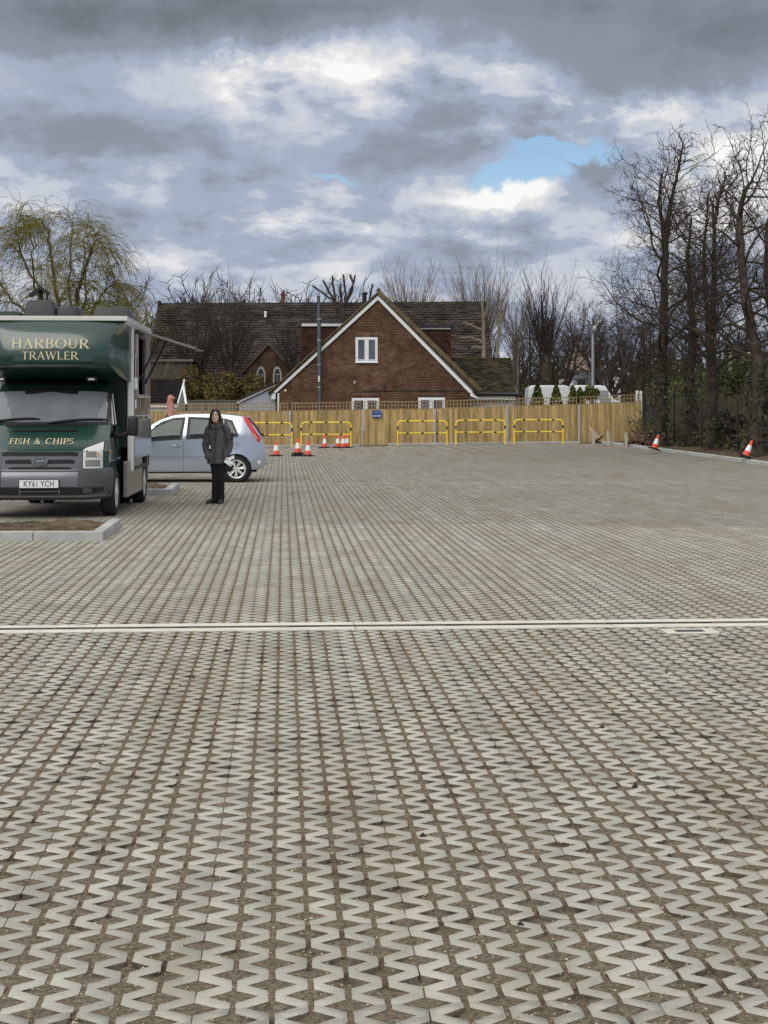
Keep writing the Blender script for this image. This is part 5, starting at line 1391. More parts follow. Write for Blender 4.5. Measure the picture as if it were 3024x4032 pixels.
# ------------------------------------------------------------------ lettering (drawn letters with thick and thin strokes and serifs)
def seg(x0, y0, x1, y1, w):
    D = Vector((x1 - x0, y1 - y0)); N = Vector((-D.y, D.x)).normalized() * (w / 2)
    return [[(x0 + N.x, y0 + N.y), (x0 - N.x, y0 - N.y), (x1 - N.x, y1 - N.y), (x1 + N.x, y1 + N.y)]]
def hb(x0, x1, y, w): return seg(x0, y, x1, y, w)
def arc(cx, cy, rx, ry, a0, a1, wt, wn, n=10, ph=0.0):
    """elliptic stroke, thick where it runs upright (wt), thin where it runs level (wn)"""
    out = []; P2 = []
    for i in range(n + 1):
        a = math.radians(a0 + (a1 - a0) * i / n); w = wn + (wt - wn) * abs(math.cos(a + ph)) ** 1.5
        P2.append(((cx + (rx - w / 2) * math.cos(a), cy + (ry - w / 2) * math.sin(a)), (cx + (rx + w / 2) * math.cos(a), cy + (ry + w / 2) * math.sin(a))))
    for (a, b2), (c, d) in zip(P2[:-1], P2[1:]): out.append([a, b2, d, c])
    return out
K, N_ = .135, .065
def srf(x, y, w=.24): return hb(x - w / 2, x + w / 2, y + (.025 if y < .5 else -.025), .05)
GLY = {
 'H': (.86, seg(.17, 0, .17, 1, K) + seg(.69, 0, .69, 1, K) + hb(.17, .69, .5, N_) + srf(.17, 0) + srf(.17, 1) + srf(.69, 0) + srf(.69, 1)),
 'A': (.84, seg(.12, 0, .42, 1, N_) + seg(.40, 1, .72, 0, K) + hb(.24, .60, .33, N_) + srf(.12, 0) + srf(.72, 0)),
 'R': (.80, seg(.17, 0, .17, 1, K) + hb(.10, .40, .965, N_) + hb(.17, .40, .50, N_) + arc(.38, .735, .24, .235, -90, 90, K, N_) + seg(.36, .50, .74, 0, K) + srf(.17, 0) + hb(.68, .84, .025, .05)),
 'B': (.72, seg(.17, 0, .17, 1, K) + hb(.08, .38, .965, N_) + hb(.17, .40, .52, N_) + hb(.08, .40, .035, N_) + arc(.36, .745, .20, .22, -90, 90, K, N_) + arc(.38, .28, .24, .245, -90, 90, K, N_)),
 'O': (.94, arc(.47, .5, .38, .475, 0, 360, K, N_, 24)),
 'U': (.82, seg(.17, .34, .17, 1, K) + seg(.66, .34, .66, 1.0, N_) + arc(.415, .34, .245, .31, 180, 360, K * .8, N_) + srf(.17, 1) + srf(.66, 1)),
 'T': (.74, seg(.37, 0, .37, 1, K) + hb(.05, .69, .965, N_) + srf(.37, 0) + seg(.055, .84, .07, .98, .05) + seg(.685, .84, .67, .98, .05)),
 'W': (1.14, seg(.10, 1, .33, 0, K) + seg(.33, 0, .57, 1, N_) + seg(.55, 1, .80, 0, K) + seg(.80, 0, 1.03, 1, N_) + srf(.10, 1) + srf(.56, 1) + srf(1.03, 1)),
 'L': (.66, seg(.17, 0, .17, 1, K) + hb(.08, .60, .035, N_) + srf(.17, 1) + seg(.595, .02, .61, .17, .05)),
 'E': (.66, seg(.17, 0, .17, 1, K) + hb(.08, .56, .965, N_) + hb(.17, .48, .52, N_) + hb(.08, .58, .035, N_) + seg(.55, .86, .56, .98, .05) + seg(.57, .02, .59, .16, .05) + seg(.48, .44, .48, .60, .045)),
 'F': (.62, seg(.17, 0, .17, 1, K) + hb(.08, .55, .965, N_) + hb(.17, .47, .52, N_) + srf(.17, 0) + seg(.545, .84, .555, .98, .05) + seg(.47, .44, .47, .60, .045)),
 'I': (.36, seg(.18, 0, .18, 1, K) + srf(.18, 0) + srf(.18, 1)),
 'S': (.60, arc(.30, .74, .20, .225, 20, 270, K * .8, N_) + arc(.30, .26, .22, .235, -160, 90, K * .8, N_)),
 'C': (.84, arc(.46, .5, .38, .475, 48, 312, K, N_, 20) + seg(.72, .80, .715, .95, .05)),
 'P': (.68, seg(.17, 0, .17, 1, K) + hb(.10, .40, .965, N_) + hb(.17, .40, .44, N_) + arc(.38, .70, .24, .265, -90, 90, K, N_) + srf(.17, 0)),
 '&': (.90, arc(.36, .75, .16, .20, 0, 360, N_ * 1.2, N_, 14) + arc(.34, .27, .25, .24, 100, 330, K * .8, N_) + seg(.30, .62, .74, .02, K) + seg(.54, .10, .74, .50, N_) + hb(.64, .86, .50, .05)),
 ' ': (.45, []),
}
def word(mb, text, cx, z0, h, width, fn, mi=0, sp=.06):
    """fn(x, z, off) gives the point on the carrying surface"""
    tot = sum(GLY[c][0] + sp for c in text) - sp; k = width / (tot * h); x = cx - width / 2
    for c in text:
        adv, polys = GLY[c]
        for p in polys:
            pts = [(x + q[0] * h * k, z0 + q[1] * h) for q in p]; n = len(pts)
            vs = [fn(a, z, .006) for a, z in pts] + [fn(a, z, .0005) for a, z in pts]
            mb.add(vs, [tuple(range(n))] + [(i, (i + 1) % n, n + (i + 1) % n, n + i) for i in range(n)], mi)
        x += (adv + sp) * h * k
def font_mesh(text, size, m, name, ext=.002):
    cu = bpy.data.curves.new('lettering', 'FONT'); cu.body = text; cu.size = size; cu.extrude = ext; cu.align_x = 'CENTER'; cu.align_y = 'CENTER'; cu.resolution_u = 2
    o = bpy.data.objects.new('tmp', cu); COL.objects.link(o); bpy.context.view_layer.update()
    me = bpy.data.meshes.new_from_object(o.evaluated_get(bpy.context.evaluated_depsgraph_get())); bpy.data.objects.remove(o)
    me.name = name; me.materials.clear(); me.materials.append(m); return me
def patch(mb, fn, xs, zlo, zhi, nz, off, mi=0, thick=.004):
    """a plate hugging a curved surface: columns xs, lower/upper edge functions, given stand-off"""
    n = len(xs); V = []
    for o_ in (off, off - thick):
        for x in xs:
            for j in range(nz + 1): V.append(fn(x, zlo(x) + (zhi(x) - zlo(x)) * j / nz, o_))
    m = nz + 1; fs = []; B2 = n * m
    for i in range(n - 1):
        for j in range(nz):
            a = i * m + j; fs += [(a, a + m, a + m + 1, a + 1), (B2 + a, B2 + a + 1, B2 + a + m + 1, B2 + a + m)]
        for j in (0, nz):
            a = i * m + j; fs.append((a, a + m, B2 + a + m, B2 + a))
    for i in (0, n - 1):
        for j in range(nz):
            a = i * m + j; fs.append((a, a + 1, B2 + a + 1, B2 + a))
    mb.add(V, fs, mi)
def lin(a, b2, n): return [a + (b2 - a) * i / (n - 1) for i in range(n)]

# ------------------------------------------------------------------ the fish and chip van
M_GRN = mat('dark_green_paint', (0.0095, 0.043, 0.034), .30, coat=.7, spec=.6, bump=.012, bscale=1.6)
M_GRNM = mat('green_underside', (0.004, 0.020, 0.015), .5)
M_GREYP = mat('grey_bumper_plastic', (.075, .078, .084), .6, var=.08, scale=6)
M_SILV = mat('silver_grille', (.19, .20, .215), .35, metal=.5, var=.06, scale=8)
M_BLKP = mat('black_plastic', (.012, .012, .013), .45)
M_CHROME = mat('chrome', (.62, .63, .65), .12, metal=1.0)
M_SCREEN = mat('windscreen_glass', (.17, .19, .21), .08, spec=.8, var=.12, scale=2.5)
M_CREAM = mat('cream_lettering', (.62, .56, .36), .5)
M_STAIN = mat('stainless_steel', (.50, .49, .47), .14, metal=1.0, bump=.05, bscale=1.8)
M_STAINB = mat('brushed_stainless', (.34, .32, .30), .30, metal=.9, var=.15, scale=4, stretch=(.3, .3, 8))
M_ALU = mat('aluminium_trim', (.62, .63, .62), .35, metal=.4)
M_LENS = mat('headlamp_lens', (.70, .71, .68), .10, coat=1.0, var=.05, scale=18)
M_LENSG = mat('lamp_reflector', (.38, .37, .34), .18, metal=.7)
M_AMB = mat('amber_lens', (.65, .20, .08), .3)
M_ROOFV = mat('grey_roof_vent', (.040, .041, .046), .55, var=.1, scale=6)
M_RIM = mat('wheel_rim', (.66, .66, .65), .35, metal=.3)
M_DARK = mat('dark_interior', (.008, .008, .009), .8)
M_PLATE = mat('number_plate', (.74, .77, .80), .4)
van = thing('catering_van', 'dark green fish and chip van with cream lettering and open serving flap', 'food van', (-5.0, 22.3, 0), .055)
def vn(name, mb, m, parent=None, **kw): return mb.build(name, m, parent or van, **kw)
# cab: rows of (height, front, half width, corner depth)
CAB = [(.62, .05, .955, .26), (.985, .06, .955, .26), (1.005, .10, .95, .26), (1.10, .21, .945, .24), (1.25, .42, .935, .22), (1.36, .60, .925, .20), (1.385, .64, .92, .17), (1.62, .875, .885, .16), (1.87, 1.12, .84, .14), (1.95, 1.23, .815, .13), (2.02, 1.42, .78, .10), (2.045, 1.70, .74, .06)]
def cabrow(z):
    for a, b2 in zip(CAB[:-1], CAB[1:]):
        if z <= b2[0]:
            f = max(0, (z - a[0]) / (b2[0] - a[0])); return [a[i] + (b2[i] - a[i]) * f for i in range(4)]
    return CAB[-1]
def cab_pt(x, z, off=0.0):
    _, y0, hw, dep = cabrow(z); f = min(1.0, abs(x) / hw); y = y0 + dep * f ** 5 + .035 * f * f - off
    return (x, y, z + (off * .5 if z > 1 else 0))
rings = []
for row in CAB:
    z, y0, hw, dep = row; r_ = [(-hw, 1.78, z)]
    for f in lin(-1, 1, 25): r_.append((f * hw, y0 + dep * abs(f) ** 5 + .035 * f * f, z))
    r_.append((hw, 1.78, z)); rings.append(r_)
b = MB(); b.rings(rings); cab = vn('cab', b, M_GRN, smooth=32)
b = MB(); xs_ = lin(-.90, .90, 21)
patch(b, cab_pt, xs_, lambda x: 1.365, lambda x: 1.915 - .05 * abs(x / .9) ** 6, 8, .006); vn('windscreen_surround', b, M_BLKP, cab, smooth=60)
b = MB(); patch(b, cab_pt, lin(-.855, .855, 21), lambda x: 1.40, lambda x: 1.865 - .03 * abs(x / .855) ** 8, 8, .012); vn('windscreen', b, M_SCREEN, cab, smooth=60)
b = MB(); patch(b, cab_pt, lin(-.40, .40, 9), lambda x: 1.835 + .018 * math.cos(x * 9), lambda x: 1.868, 2, .015); vn('sun_strip', b, M_BLKP, cab)
for x0, x1, zt in ((-.93, -.10, 1.44), (.02, .88, 1.43)):       # wipers
    b = MB(); pts = [Vector(cab_pt(x0 + (x1 - x0) * f, 1.375 + (zt - 1.375) * math.sin(f * math.pi * .62), .03)) for f in lin(0, 1, 9)]
    b.tube(pts, [.012] + [.018] * 7 + [.008], 6); vn('wiper', b, M_BLKP, cab)
b = MB(); patch(b, cab_pt, lin(-.47, .47, 13), lambda x: 1.262, lambda x: 1.302, 2, .012); sc_ = vn('scuttle_vent', b, M_BLKP, cab)
b = MB(); patch(b, cab_pt, lin(-.60, .60, 13), lambda x: 1.340, lambda x: 1.362, 1, .010); vn('bonnet_gap', b, M_BLKP, cab)
b = MB(); word(b, 'FISH & CHIPS', -.01, 1.078, .085, .935, lambda x, z, o: cab_pt(x, z, o + .006)); vn('lettering', b, M_CREAM, cab)
# grille
b = MB(); patch(b, cab_pt, lin(-.63, .63, 15), lambda x: .60, lambda x: .985, 6, .03, thick=.03); gri = vn('grille', b, M_SILV, smooth=50)
for zc_, hh, hw in ((.945, .062, .55), (.832, .062, .50), (.722, .066, .455)):
    b = MB(); patch(b, cab_pt, lin(-hw, hw, 15), lambda x: zc_ - hh / 2, lambda x: zc_ + hh / 2 - .012 * (abs(x) > hw * .97), 2, .034, thick=.006); vn('grille_slot', b, M_BLKP, gri)
b = MB(); b.lathe([(.02, -.02), (.118, -.02), (.128, -.008), (.128, .012)], 24, (0, .012, .842), 0, 'Y', Matrix.Diagonal((1, 1, .56))); bd = vn('badge', b, M_CHROME, gri, smooth=40)
b = MB(); b.lathe([(.005, -.026), (.098, -.024), (.100, -.018)], 24, (0, .012, .842), 0, 'Y', Matrix.Diagonal((1, 1, .56))); vn('badge_face', b, mat('badge_blue_grey', (.13, .15, .19), .3, metal=.4), bd, smooth=40)
b = MB(); b.tube([(-.07, -.016, .835), (-.05, -.016, .862), (-.035, -.016, .828), (-.01, -.016, .846), (.015, -.016, .832), (.035, -.016, .85), (.065, -.016, .838)], .005, 5); vn('badge_script', b, M_CHROME, bd)
# headlamps
for sx in (1, -1):
    b = MB(); patch(b, cab_pt, [sx * x for x in lin(.60, .895, 9)], lambda x: .715 + .01 * (abs(x) - .6), lambda x: 1.005 + (abs(x) - .60) * .40, 6, .030, thick=.03); vn('headlamp_frame', b, M_BLKP, smooth=50)
    b = MB(); patch(b, cab_pt, [sx * x for x in lin(.615, .885, 9)], lambda x: .730, lambda x: .995 + (abs(x) - .615) * .40, 6, .036, thick=.006); hl = vn('headlamp', b, M_LENS, smooth=50)
    for (x0, x1, z0, z1) in ((.66, .81, .89, .98), (.65, .85, .755, .855)):
        b = MB(); patch(b, cab_pt, [sx * x for x in lin(x0, x1, 5)], lambda x: z0, lambda x: z1, 3, .0375, thick=.003); vn('reflector', b, M_LENSG, hl)
    b = MB(); p = cab_pt(sx * .80, .94, .037); b.lathe([(.004, -.003), (.036, -.002), (.04, .004)], 14, p, 0, 'Y'); vn('bulb', b, mat('bulb_amber', (.55, .38, .30), .3), hl)
# bumper
BUM = [(.27, .10, .93, .34), (.31, .02, .985, .34), (.45, -.015, 1.01, .34), (.60, -.02, 1.02, .33), (.70, .0, 1.01, .31), (.735, .05, .985, .28)]
def bum_pt(x, z, off=0.0):
    row = BUM[-1]
    for a, b2 in zip(BUM[:-1], BUM[1:]):
        if z <= b2[0]:
            f = max(0, (z - a[0]) / (b2[0] - a[0])); row = [a[i] + (b2[i] - a[i]) * f for i in range(4)]; break
    _, y0, hw, dep = row; f = min(1, abs(x) / hw); return (x, y0 + dep * f ** 5 + .03 * f * f - off, z)
rings = []
for z, y0, hw, dep in BUM:
    rings.append([(-hw, .44, z)] + [(f * hw, y0 + dep * abs(f) ** 5 + .03 * f * f, z) for f in lin(-1, 1, 23)] + [(hw, .44, z)])
b = MB(); b.rings(rings); bump_o = vn('bumper', b, M_GREYP, smooth=40)
b = MB(); patch(b, bum_pt, lin(-.55, .55, 13), lambda x: .47, lambda x: .715, 4, .008, thick=.006); vn('bumper_centre', b, M_SILV, bump_o, smooth=50)
b = MB(); patch(b, bum_pt, lin(-.90, .90, 21), lambda x: .345 + .05 * max(0, (abs(x) - .6) / .3), lambda x: .455, 3, .008, thick=.006); vn('air_intake', b, M_BLKP, bump_o)
b = MB(); patch(b, bum_pt, lin(-.28, .28, 5), lambda x: .395, lambda x: .408, 1, .016, thick=.006)
for x in (-.285, .285): patch(b, bum_pt, lin(x - .008, x + .008, 2), lambda q: .35, lambda q: .455, 1, .016, thick=.006)
patch(b, bum_pt, lin(-.93, .93, 15), lambda x: .318, lambda x: .340, 1, .008, thick=.006); vn('intake_bar', b, M_SILV, bump_o)
for sx in (1, -1):
    b = MB(); patch(b, bum_pt, [sx * q for q in lin(.62, .74, 3)], lambda q: .375, lambda q: .445, 1, .013, thick=.004); vn('fog_recess', b, M_GREYP, bump_o)
b = MB(); b.b(-.29, .29, -.055, -.035, .447, .577); b.build('plate_holder', M_BLKP, bump_o)
b = MB(); b.b(-.28, .28, -.062, -.054, .455, .569); pl_ = b.build('number_plate', M_PLATE, bump_o, bevel=.004)
me = font_mesh('KY61 YCH', .118, mat('plate_black', (.01, .01, .012), .5), 'plate_lettering', .001); o = obj('plate_lettering', me, pl_); o.location = (0, -.0635, .511); o.rotation_euler = (math.radians(90), 0, 0); o.scale = (.82, 1.05, 1)
# wings, doors, side glass
for sx in (1, -1):
    b = MB(); n = 20; ring = [(sx * .972, .75 + .44 * math.cos(a), max(.26, .36 + .44 * math.sin(a))) for a in [math.pi * i / n for i in range(n + 1)]]
    b.prism(ring, (-sx * .25, 0, 0)); vn('wheel_arch', b, M_DARK)
    b = MB(); b.prism([(sx * .948, 1.02, 1.36), (sx * .925, .86, 1.38), (sx * .872, 1.22, 1.80), (sx * .868, 1.74, 1.82), (sx * .945, 1.74, 1.36)], (sx * .006, 0, 0)); vn('side_window', b, M_CARGL, cab)
    b = MB(); b.tube([(sx * .945, .93, 1.36), (sx * .865, 1.27, 1.83)], .016, 6); b.tube([(sx * .96, 1.18, 1.36), (sx * .885, 1.34, 1.83)], .012, 6); vn('window_trim', b, M_ALU, cab)
    b = MB(); b.b(min(sx * .955, sx * .968), max(sx * .955, sx * .968), 1.20, 1.76, .45, 1.34); vn('cab_door', b, M_GRN, bevel=.006)
    b = MB(); b.tube([(sx * .94, .98, 1.22), (sx * 1.05, .80, 1.19), (sx * 1.17, .74, 1.22), (sx * 1.24, .72, 1.28)], [.05, .035, .035, .04], 8); mi_ = vn('mirror', b, M_BLKP, smooth=60)
    b = MB(); b.box((sx * 1.275, .71, 1.345), (.155, .12, .30)); vn('mirror_housing', b, M_BLKP, mi_, bevel=.035, smooth=50, seg=3)
    b = MB(); b.b(min(sx * .95, sx * .975), max(sx * .95, sx * .975), .45, .53, .93, .97); vn('side_repeater', b, M_AMB, bevel=.01)
    b = MB(); b.b(min(sx * .975, sx * .99), max(sx * .975, sx * .99), .40, .47, .66, .72); vn('mud_trim', b, M_ALU)
def wheel(parent, x, y, r, w, sx, rim):
    b = MB(); h = w / 2; rr = r * .64
    b.lathe([(rr, -h * .92), (r * .9, -h), (r * .985, -h * .72), (r, -h * .4), (r, h * .4), (r * .985, h * .72), (r * .9, h), (rr, h * .92)], 32, (x, y, r), 0, 'X', cap=False); o = b.build('wheel', M_RUB, parent, smooth=35)
    b = MB(); s = sx
    b.lathe([(rr * 1.02, s * h * .90), (rr * .90, s * h * .75), (rr * .80, s * h * .35), (rr * .42, s * h * .45), (rr * .38, s * h * 1.05), (rr * .20, s * h * 1.12), (.01, s * h * 1.12)], 24, (x, y, r), 0, 'X'); b.build('rim', rim, o, smooth=35)
    return o
for sx in (1, -1):
    wheel(van, sx * .925, .75, .345, .215, sx, M_RIM)
    wheel(van, .14 + sx * .88, 3.95, .345, .215, sx, M_RIM)
    wheel(van, .14 + sx * .64, 3.95, .345, .20, sx, M_RIM)
# chassis
b = MB(); b.b(-.42, .42, .5, 4.5, .38, .56); b.b(-.72, .72, .46, 1.74, .29, .60); b.b(-.85, 1.04, 1.75, 4.5, .50, .62); b.b(-.7, .7, .62, .88, .24, .45); b.tube([(-.8, 3.95, .345), (1.0, 3.95, .345)], .08, 8); vn('chassis', b, M_DARK)
# the box body
BX, HW, BY0, BY1, BZ0, BZ1 = .14, 1.02, 1.72, 4.55, .62, 3.0
b = MB()
b.b(BX - HW + .02, BX + HW - .02, BY0, BY0 + .06, 1.0, BZ1 - .05); b.b(BX - HW + .02, BX + HW - .02, BY1 - .05, BY1, BZ0, BZ1 - .05); b.b(BX - HW + .02, BX + HW - .02, BY0 + .06, BY1 - .05, BZ0, BZ0 + .06)
b.b(BX - HW + .02, BX + HW - .02, BY0 + .06, BY1 - .05, BZ1 - .07, BZ1 - .02)
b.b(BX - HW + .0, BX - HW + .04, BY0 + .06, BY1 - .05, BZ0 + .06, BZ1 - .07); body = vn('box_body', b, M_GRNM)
# serving side, with the hatch opening left open
HY0, HY1, HZ0, HZ1 = 2.30, 3.55, 1.84, 2.76
xo = BX + HW
b = MB(); b.b(xo - .04, xo, BY0 + .06, HY0, 1.48, 2.87); b.b(xo - .04, xo, HY1, BY1, 1.48, 2.87); b.b(xo - .04, xo, HY0, HY1, HZ1, 2.87); b.b(xo - .04, xo, HY0, HY1, 1.48, HZ0); side = vn('serving_side', b, M_STAINB)
b = MB(); b.b(xo - .03, xo + .018, BY0 + .10, BY1, .80, 1.475); vn('polished_panel', b, M_STAIN, side, bevel=.012)
b = MB(); b.b(xo - .04, xo + .05, BY0 + .3, BY1, 1.476, 1.50); vn('counter_shelf', b, M_ALU, side, bevel=.008)
b = MB(); b.b(xo - .10, xo - .03, 1.24, 3.50, .24, .79); vn('lower_skirt', b, M_STAINB, side, bevel=.01)
b = MB(); b.b(xo - .10, xo - .03, 4.38, BY1, .40, .79); vn('lower_skirt', b, M_STAINB, side, bevel=.01)
for y0, y1, z0, z1 in ((1.92, 2.12, 1.95, 2.45), (1.90, 2.0, 1.60, 1.75)):
    b = MB(); b.b(xo + .001, xo + .03, y0, y1, z0, z1); vn('side_fitting', b, M_UPVC if z0 < 1.8 else M_STAIN, side, bevel=.01)
b = MB(); b.b(xo + .001, xo + .06, 1.80, 1.88, 1.90, 2.10); vn('side_lamp', b, M_UPVC, side, bevel=.025)
b = MB(); b.b(xo - .001, xo + .03, HY0 - .06, HY0, HZ0 - .04, HZ1 + .04); b.b(xo - .001, xo + .03, HY1, HY1 + .06, HZ0 - .04, HZ1 + .04); b.b(xo - .001, xo + .09, HY0 - .06, HY1 + .06, HZ0 - .06, HZ0 - .02); vn('hatch_frame', b, M_ALU, side)
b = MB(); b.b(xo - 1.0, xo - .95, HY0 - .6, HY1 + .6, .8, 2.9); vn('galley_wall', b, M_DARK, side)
b = MB()
for f0, f1 in ((HY0 + .1, HY0 + .9), (HY0 + .95, HY1 + .5)):
    b.tube([(xo + .035, f0 + (f1 - f0) * f, 1.80 - .36 * math.sin(f * math.pi) ** .8) for f in lin(0, 1, 9)], .014, 6)
vn('rope', b, mat('cream_rope', (.45, .40, .30), .9), side)
# flap
b = MB(); a, c = Vector((xo, 0, 2.865)), Vector((xo + .95, 0, 2.575)); D = (c - a).normalized(); Nn = Vector((-D.z, 0, D.x)) * .016
b.prism([a + Vector((0, HY0 - .1, 0)), c + Vector((0, HY0 - .1, 0)), c + Nn + Vector((0, HY0 - .1, 0)), a + Nn + Vector((0, HY0 - .1, 0))], (0, HY1 - HY0 + .2, 0)); flap = vn('serving_flap', b, mat('flap_grey', (.13, .13, .125), .6, metal=.3), bevel=.004)
b = MB(); b.prism([a + Vector((.05, HY0 - .12, -.03)), c + Vector((0, HY0 - .12, -.03)), c + Vector((0, HY0 - .12, .0)), a + Vector((.05, HY0 - .12, 0))], (0, .03, 0)); b.b(c.x - .01, c.x + .12, HY0 - .1, HY0 - .05, c.z - .05, c.z - .035); vn('flap_edge', b, mat('flap_edge_grey', (.16, .16, .155), .6), flap)
for y in (HY0 - .02, HY1 - .1):
    b = MB(); p = a.lerp(c, .40); b.tube([(p.x, y, p.z), (xo + .02, y, 2.02)], .016, 8); vn('gas_strut', b, M_BLKP, flap)
# corner posts and roof trim
for sx in (1, -1):
    b = MB(); x = BX + sx * (HW - .035); b.b(x - .045, x + .045, BY0 - .045, BY0 + .055, .62, 2.90); vn('corner_post', b, mat('white_corner_post', (.82, .84, .83), .4) if sx > 0 else M_ALU, bevel=.015)
b = MB(); b.b(BX - HW * 1.18 - .012, BX + HW + .012, .83, .935, 2.93, 3.0); vn('roof_trim', b, mat('cream_white_trim', (.66, .65, .60), .4), bevel=.008)
b = MB(); b.b(BX + HW - .04, BX + HW + .014, .937, BY1 + .01, 2.872, 3.0); b.b(BX + HW - .02, BX + HW + .026, .96, BY1 + .01, 2.905, 2.95); b.b(BX - HW - .014, BX - HW + .04, .937, BY1 + .01, 2.872, 3.0); vn('side_trim', b, M_ALU, bevel=.006)
b = MB(); b.b(BX - HW + .02, BX + HW - .02, .92, BY1, 2.96, 2.985); vn('roof', b, M_GREYP)
# moulded sign over the cab
POD = [(2.03, 1.45, .95, .0), (2.10, 1.12, .88, .02), (2.225, .72, .80, .03), (2.262, .62, .78, .04), (2.30, .585, .775, .05), (2.42, .58, .78, .06), (2.56, .60, .785, .07), (2.70, .65, .81, .07), (2.80, .71, .86, .06), (2.88, .78, .93, .04), (2.945, .86, 1.0, .02)]
def podrow(z):
    for a, b2 in zip(POD[:-1], POD[1:]):
        if z <= b2[0]:
            f = max(0, (z - a[0]) / (b2[0] - a[0])); return [a[i] + (b2[i] - a[i]) * f for i in range(4)]
    return POD[-1]
def pod_pt(x, z, off=0.0):
    _, y0, hw, dep = podrow(z); f = min(1, abs(x - BX) / (hw * (1.18 if x < BX else 1))); return (x, y0 + dep * f ** 6 + .05 * f * f - off, z)
rings = []
for z, y0, hw, dep in POD:
    e = y0 + dep + .05
    sd = [(BX + hw + (HW - .015 - hw) * f ** .8, e + (BY0 - e) * f, z) for f in (.25, .5, .75, 1)]
    rings.append([(BX - (x - BX) * 1.18, y, z) for x, y, z in sd[::-1]] + [(BX + f * hw * (1.18 if f < 0 else 1), y0 + dep * abs(f) ** 6 + .05 * f * f, z) for f in lin(-1, 1, 25)] + sd)
b = MB(); b.rings(rings); pod = vn('over_cab_sign', b, M_GRN, smooth=38)
b = MB(); word(b, 'HARBOUR', BX - .085, 2.500, .148, 1.15, lambda x, z, o: pod_pt(x, z, o + .008)); word(b, 'TRAWLER', BX - .085, 2.335, .118, .84, lambda x, z, o: pod_pt(x, z, o + .010), sp=.02); vn('lettering', b, M_CREAM, pod)
for x in (-.74, .62):
    b = MB(); b.box((x, 1.0, 2.055), (.17, .10, .075)); l_ = vn('cab_lamp', b, M_BLKP, cab, bevel=.02); b = MB(); b.box((x, .945, 2.05), (.09, .014, .028)); vn('cab_lamp_lens', b, M_WHT, l_)
# on the roof
def rv(nm, x0, x1, y0, y1, z1, m=M_ROOFV, tap=.06, bev=.04):
    b = MB(); z0 = 2.99
    b.add([(x0, y0, z0), (x1, y0, z0), (x1, y1, z0), (x0, y1, z0), (x0 + tap, y0 + tap, z1), (x1 - tap, y0 + tap, z1), (x1 - tap, y1 - tap, z1), (x0 + tap, y1 - tap, z1)], [(0, 3, 2, 1), (4, 5, 6, 7), (0, 1, 5, 4), (1, 2, 6, 5), (2, 3, 7, 6), (3, 0, 4, 7)])
    vn(nm, b, m, bevel=bev, smooth=50, seg=3)
rv('roof_vent', -.52, .0, 1.5, 2.1, 3.29); rv('roof_vent', -.03, .34, 1.6, 2.3, 3.20, tap=.03, bev=.03); rv('roof_vent', .50, 1.14, 1.7, 2.6, 3.20, tap=.07, bev=.03); rv('roof_vent', -.94, -.5, 1.4, 2.2, 3.11, M_GRNM)
b = MB(); b.tube([(-.36, 2.3, 3.0), (-.36, 2.3, 3.50)], .035, 8); b.tube([(-.26, 2.3, 3.0), (-.26, 2.3, 3.46)], .02, 6); b.prism([(-.55, 2.2, 3.42), (-.36, 2.2, 3.56), (-.22, 2.2, 3.47), (-.24, 2.2, 3.43), (-.36, 2.2, 3.50), (-.52, 2.2, 3.38)], (0, .2, 0)); vn('chimney_cowl', b, M_GUT)

# ------------------------------------------------------------------ the pale blue hatchback
M_CARB = mat('pale_blue_metallic', (.46, .52, .62), .24, metal=.6, coat=1.0)
M_CGL = glass_mat('hatchback_glass', (.46, .53, .48), .0)
M_RED = mat('red_tail_lens', (.62, .018, .022), .15, coat=.8)
car = thing('hatchback_car', 'pale blue five door hatchback parked side on behind the woman, its tail to the right', 'car', (-2.64, 34.32, 0), GA)
LC = 3.92
TOPP = [(0, .62), (.03, .83), (.06, .95), (.13, 1.065), (.25, 1.235), (.40, 1.40), (.46, 1.425), (.60, 1.452), (.9, 1.482), (1.2, 1.495), (1.75, 1.492), (2.03, 1.458), (2.27, 1.375), (2.5, 1.24), (2.75, 1.085), (2.95, .985), (3.2, .93), (3.5, .86), (3.75, .74), (3.87, .62), (3.92, .50)]
BOTP = [(0, .42), (.04, .32), (.12, .285), (.35, .27), (.9, .20), (2.7, .20), (3.3, .25), (3.7, .25), (3.86, .30), (3.92, .42)]
WC = [(.63, .288), (3.12, .288)]; RA = .335
def itp(tb, x): return float(np.interp(x, [q[0] for q in tb], [q[1] for q in tb]))
def car_bot(x):
    z = itp(BOTP, x)
    for wx, wz in WC:
        if abs(x - wx) < RA: z = max(z, wz + math.sqrt(RA * RA - (x - wx) ** 2))
    return z
def car_hw(x, z):
    e = min(x, LC - x); w = .838 * (1 - .20 * max(0, 1 - e / .55) ** 2.2)
    belt = .95 + .05 * max(0, min(1, (2.4 - x) / 1.8))
    if z < .5: w -= .05 * ((.5 - z) / .3) ** 1.5
    elif z < belt: w -= .018 * ((z - .5) / .45) ** 2
    else: w -= .018 + .30 * min(1, (z - belt) / .55) ** 1.15 * .62
    for wx, wz in WC:                                        # flared arches
        q = math.hypot(x - wx, z - wz)
        if q < RA + .12: w += .016 * (1 - max(0, (q - RA)) / .12)
    return w
def car_pt(x, z, off=0.0, side=-1): return (-x, side * (car_hw(x, z) + off), z)
st = sorted(set([0, .015, .03, .06, .09, .13, .18, .25, .32, .40, .43, .46] + [round(q, 3) for q in lin(.5, 3.85, 112)] + [wx + s * RA * k for wx, _ in WC for s in (-1, 1) for k in (.999, 1.001, .97, .9)] + [3.89, 3.92]))
NZ = 18; NT = 9; rings = []
GL = {'front': ((1.80, .985, 1.40), (2.62, .925, 1.13)), }
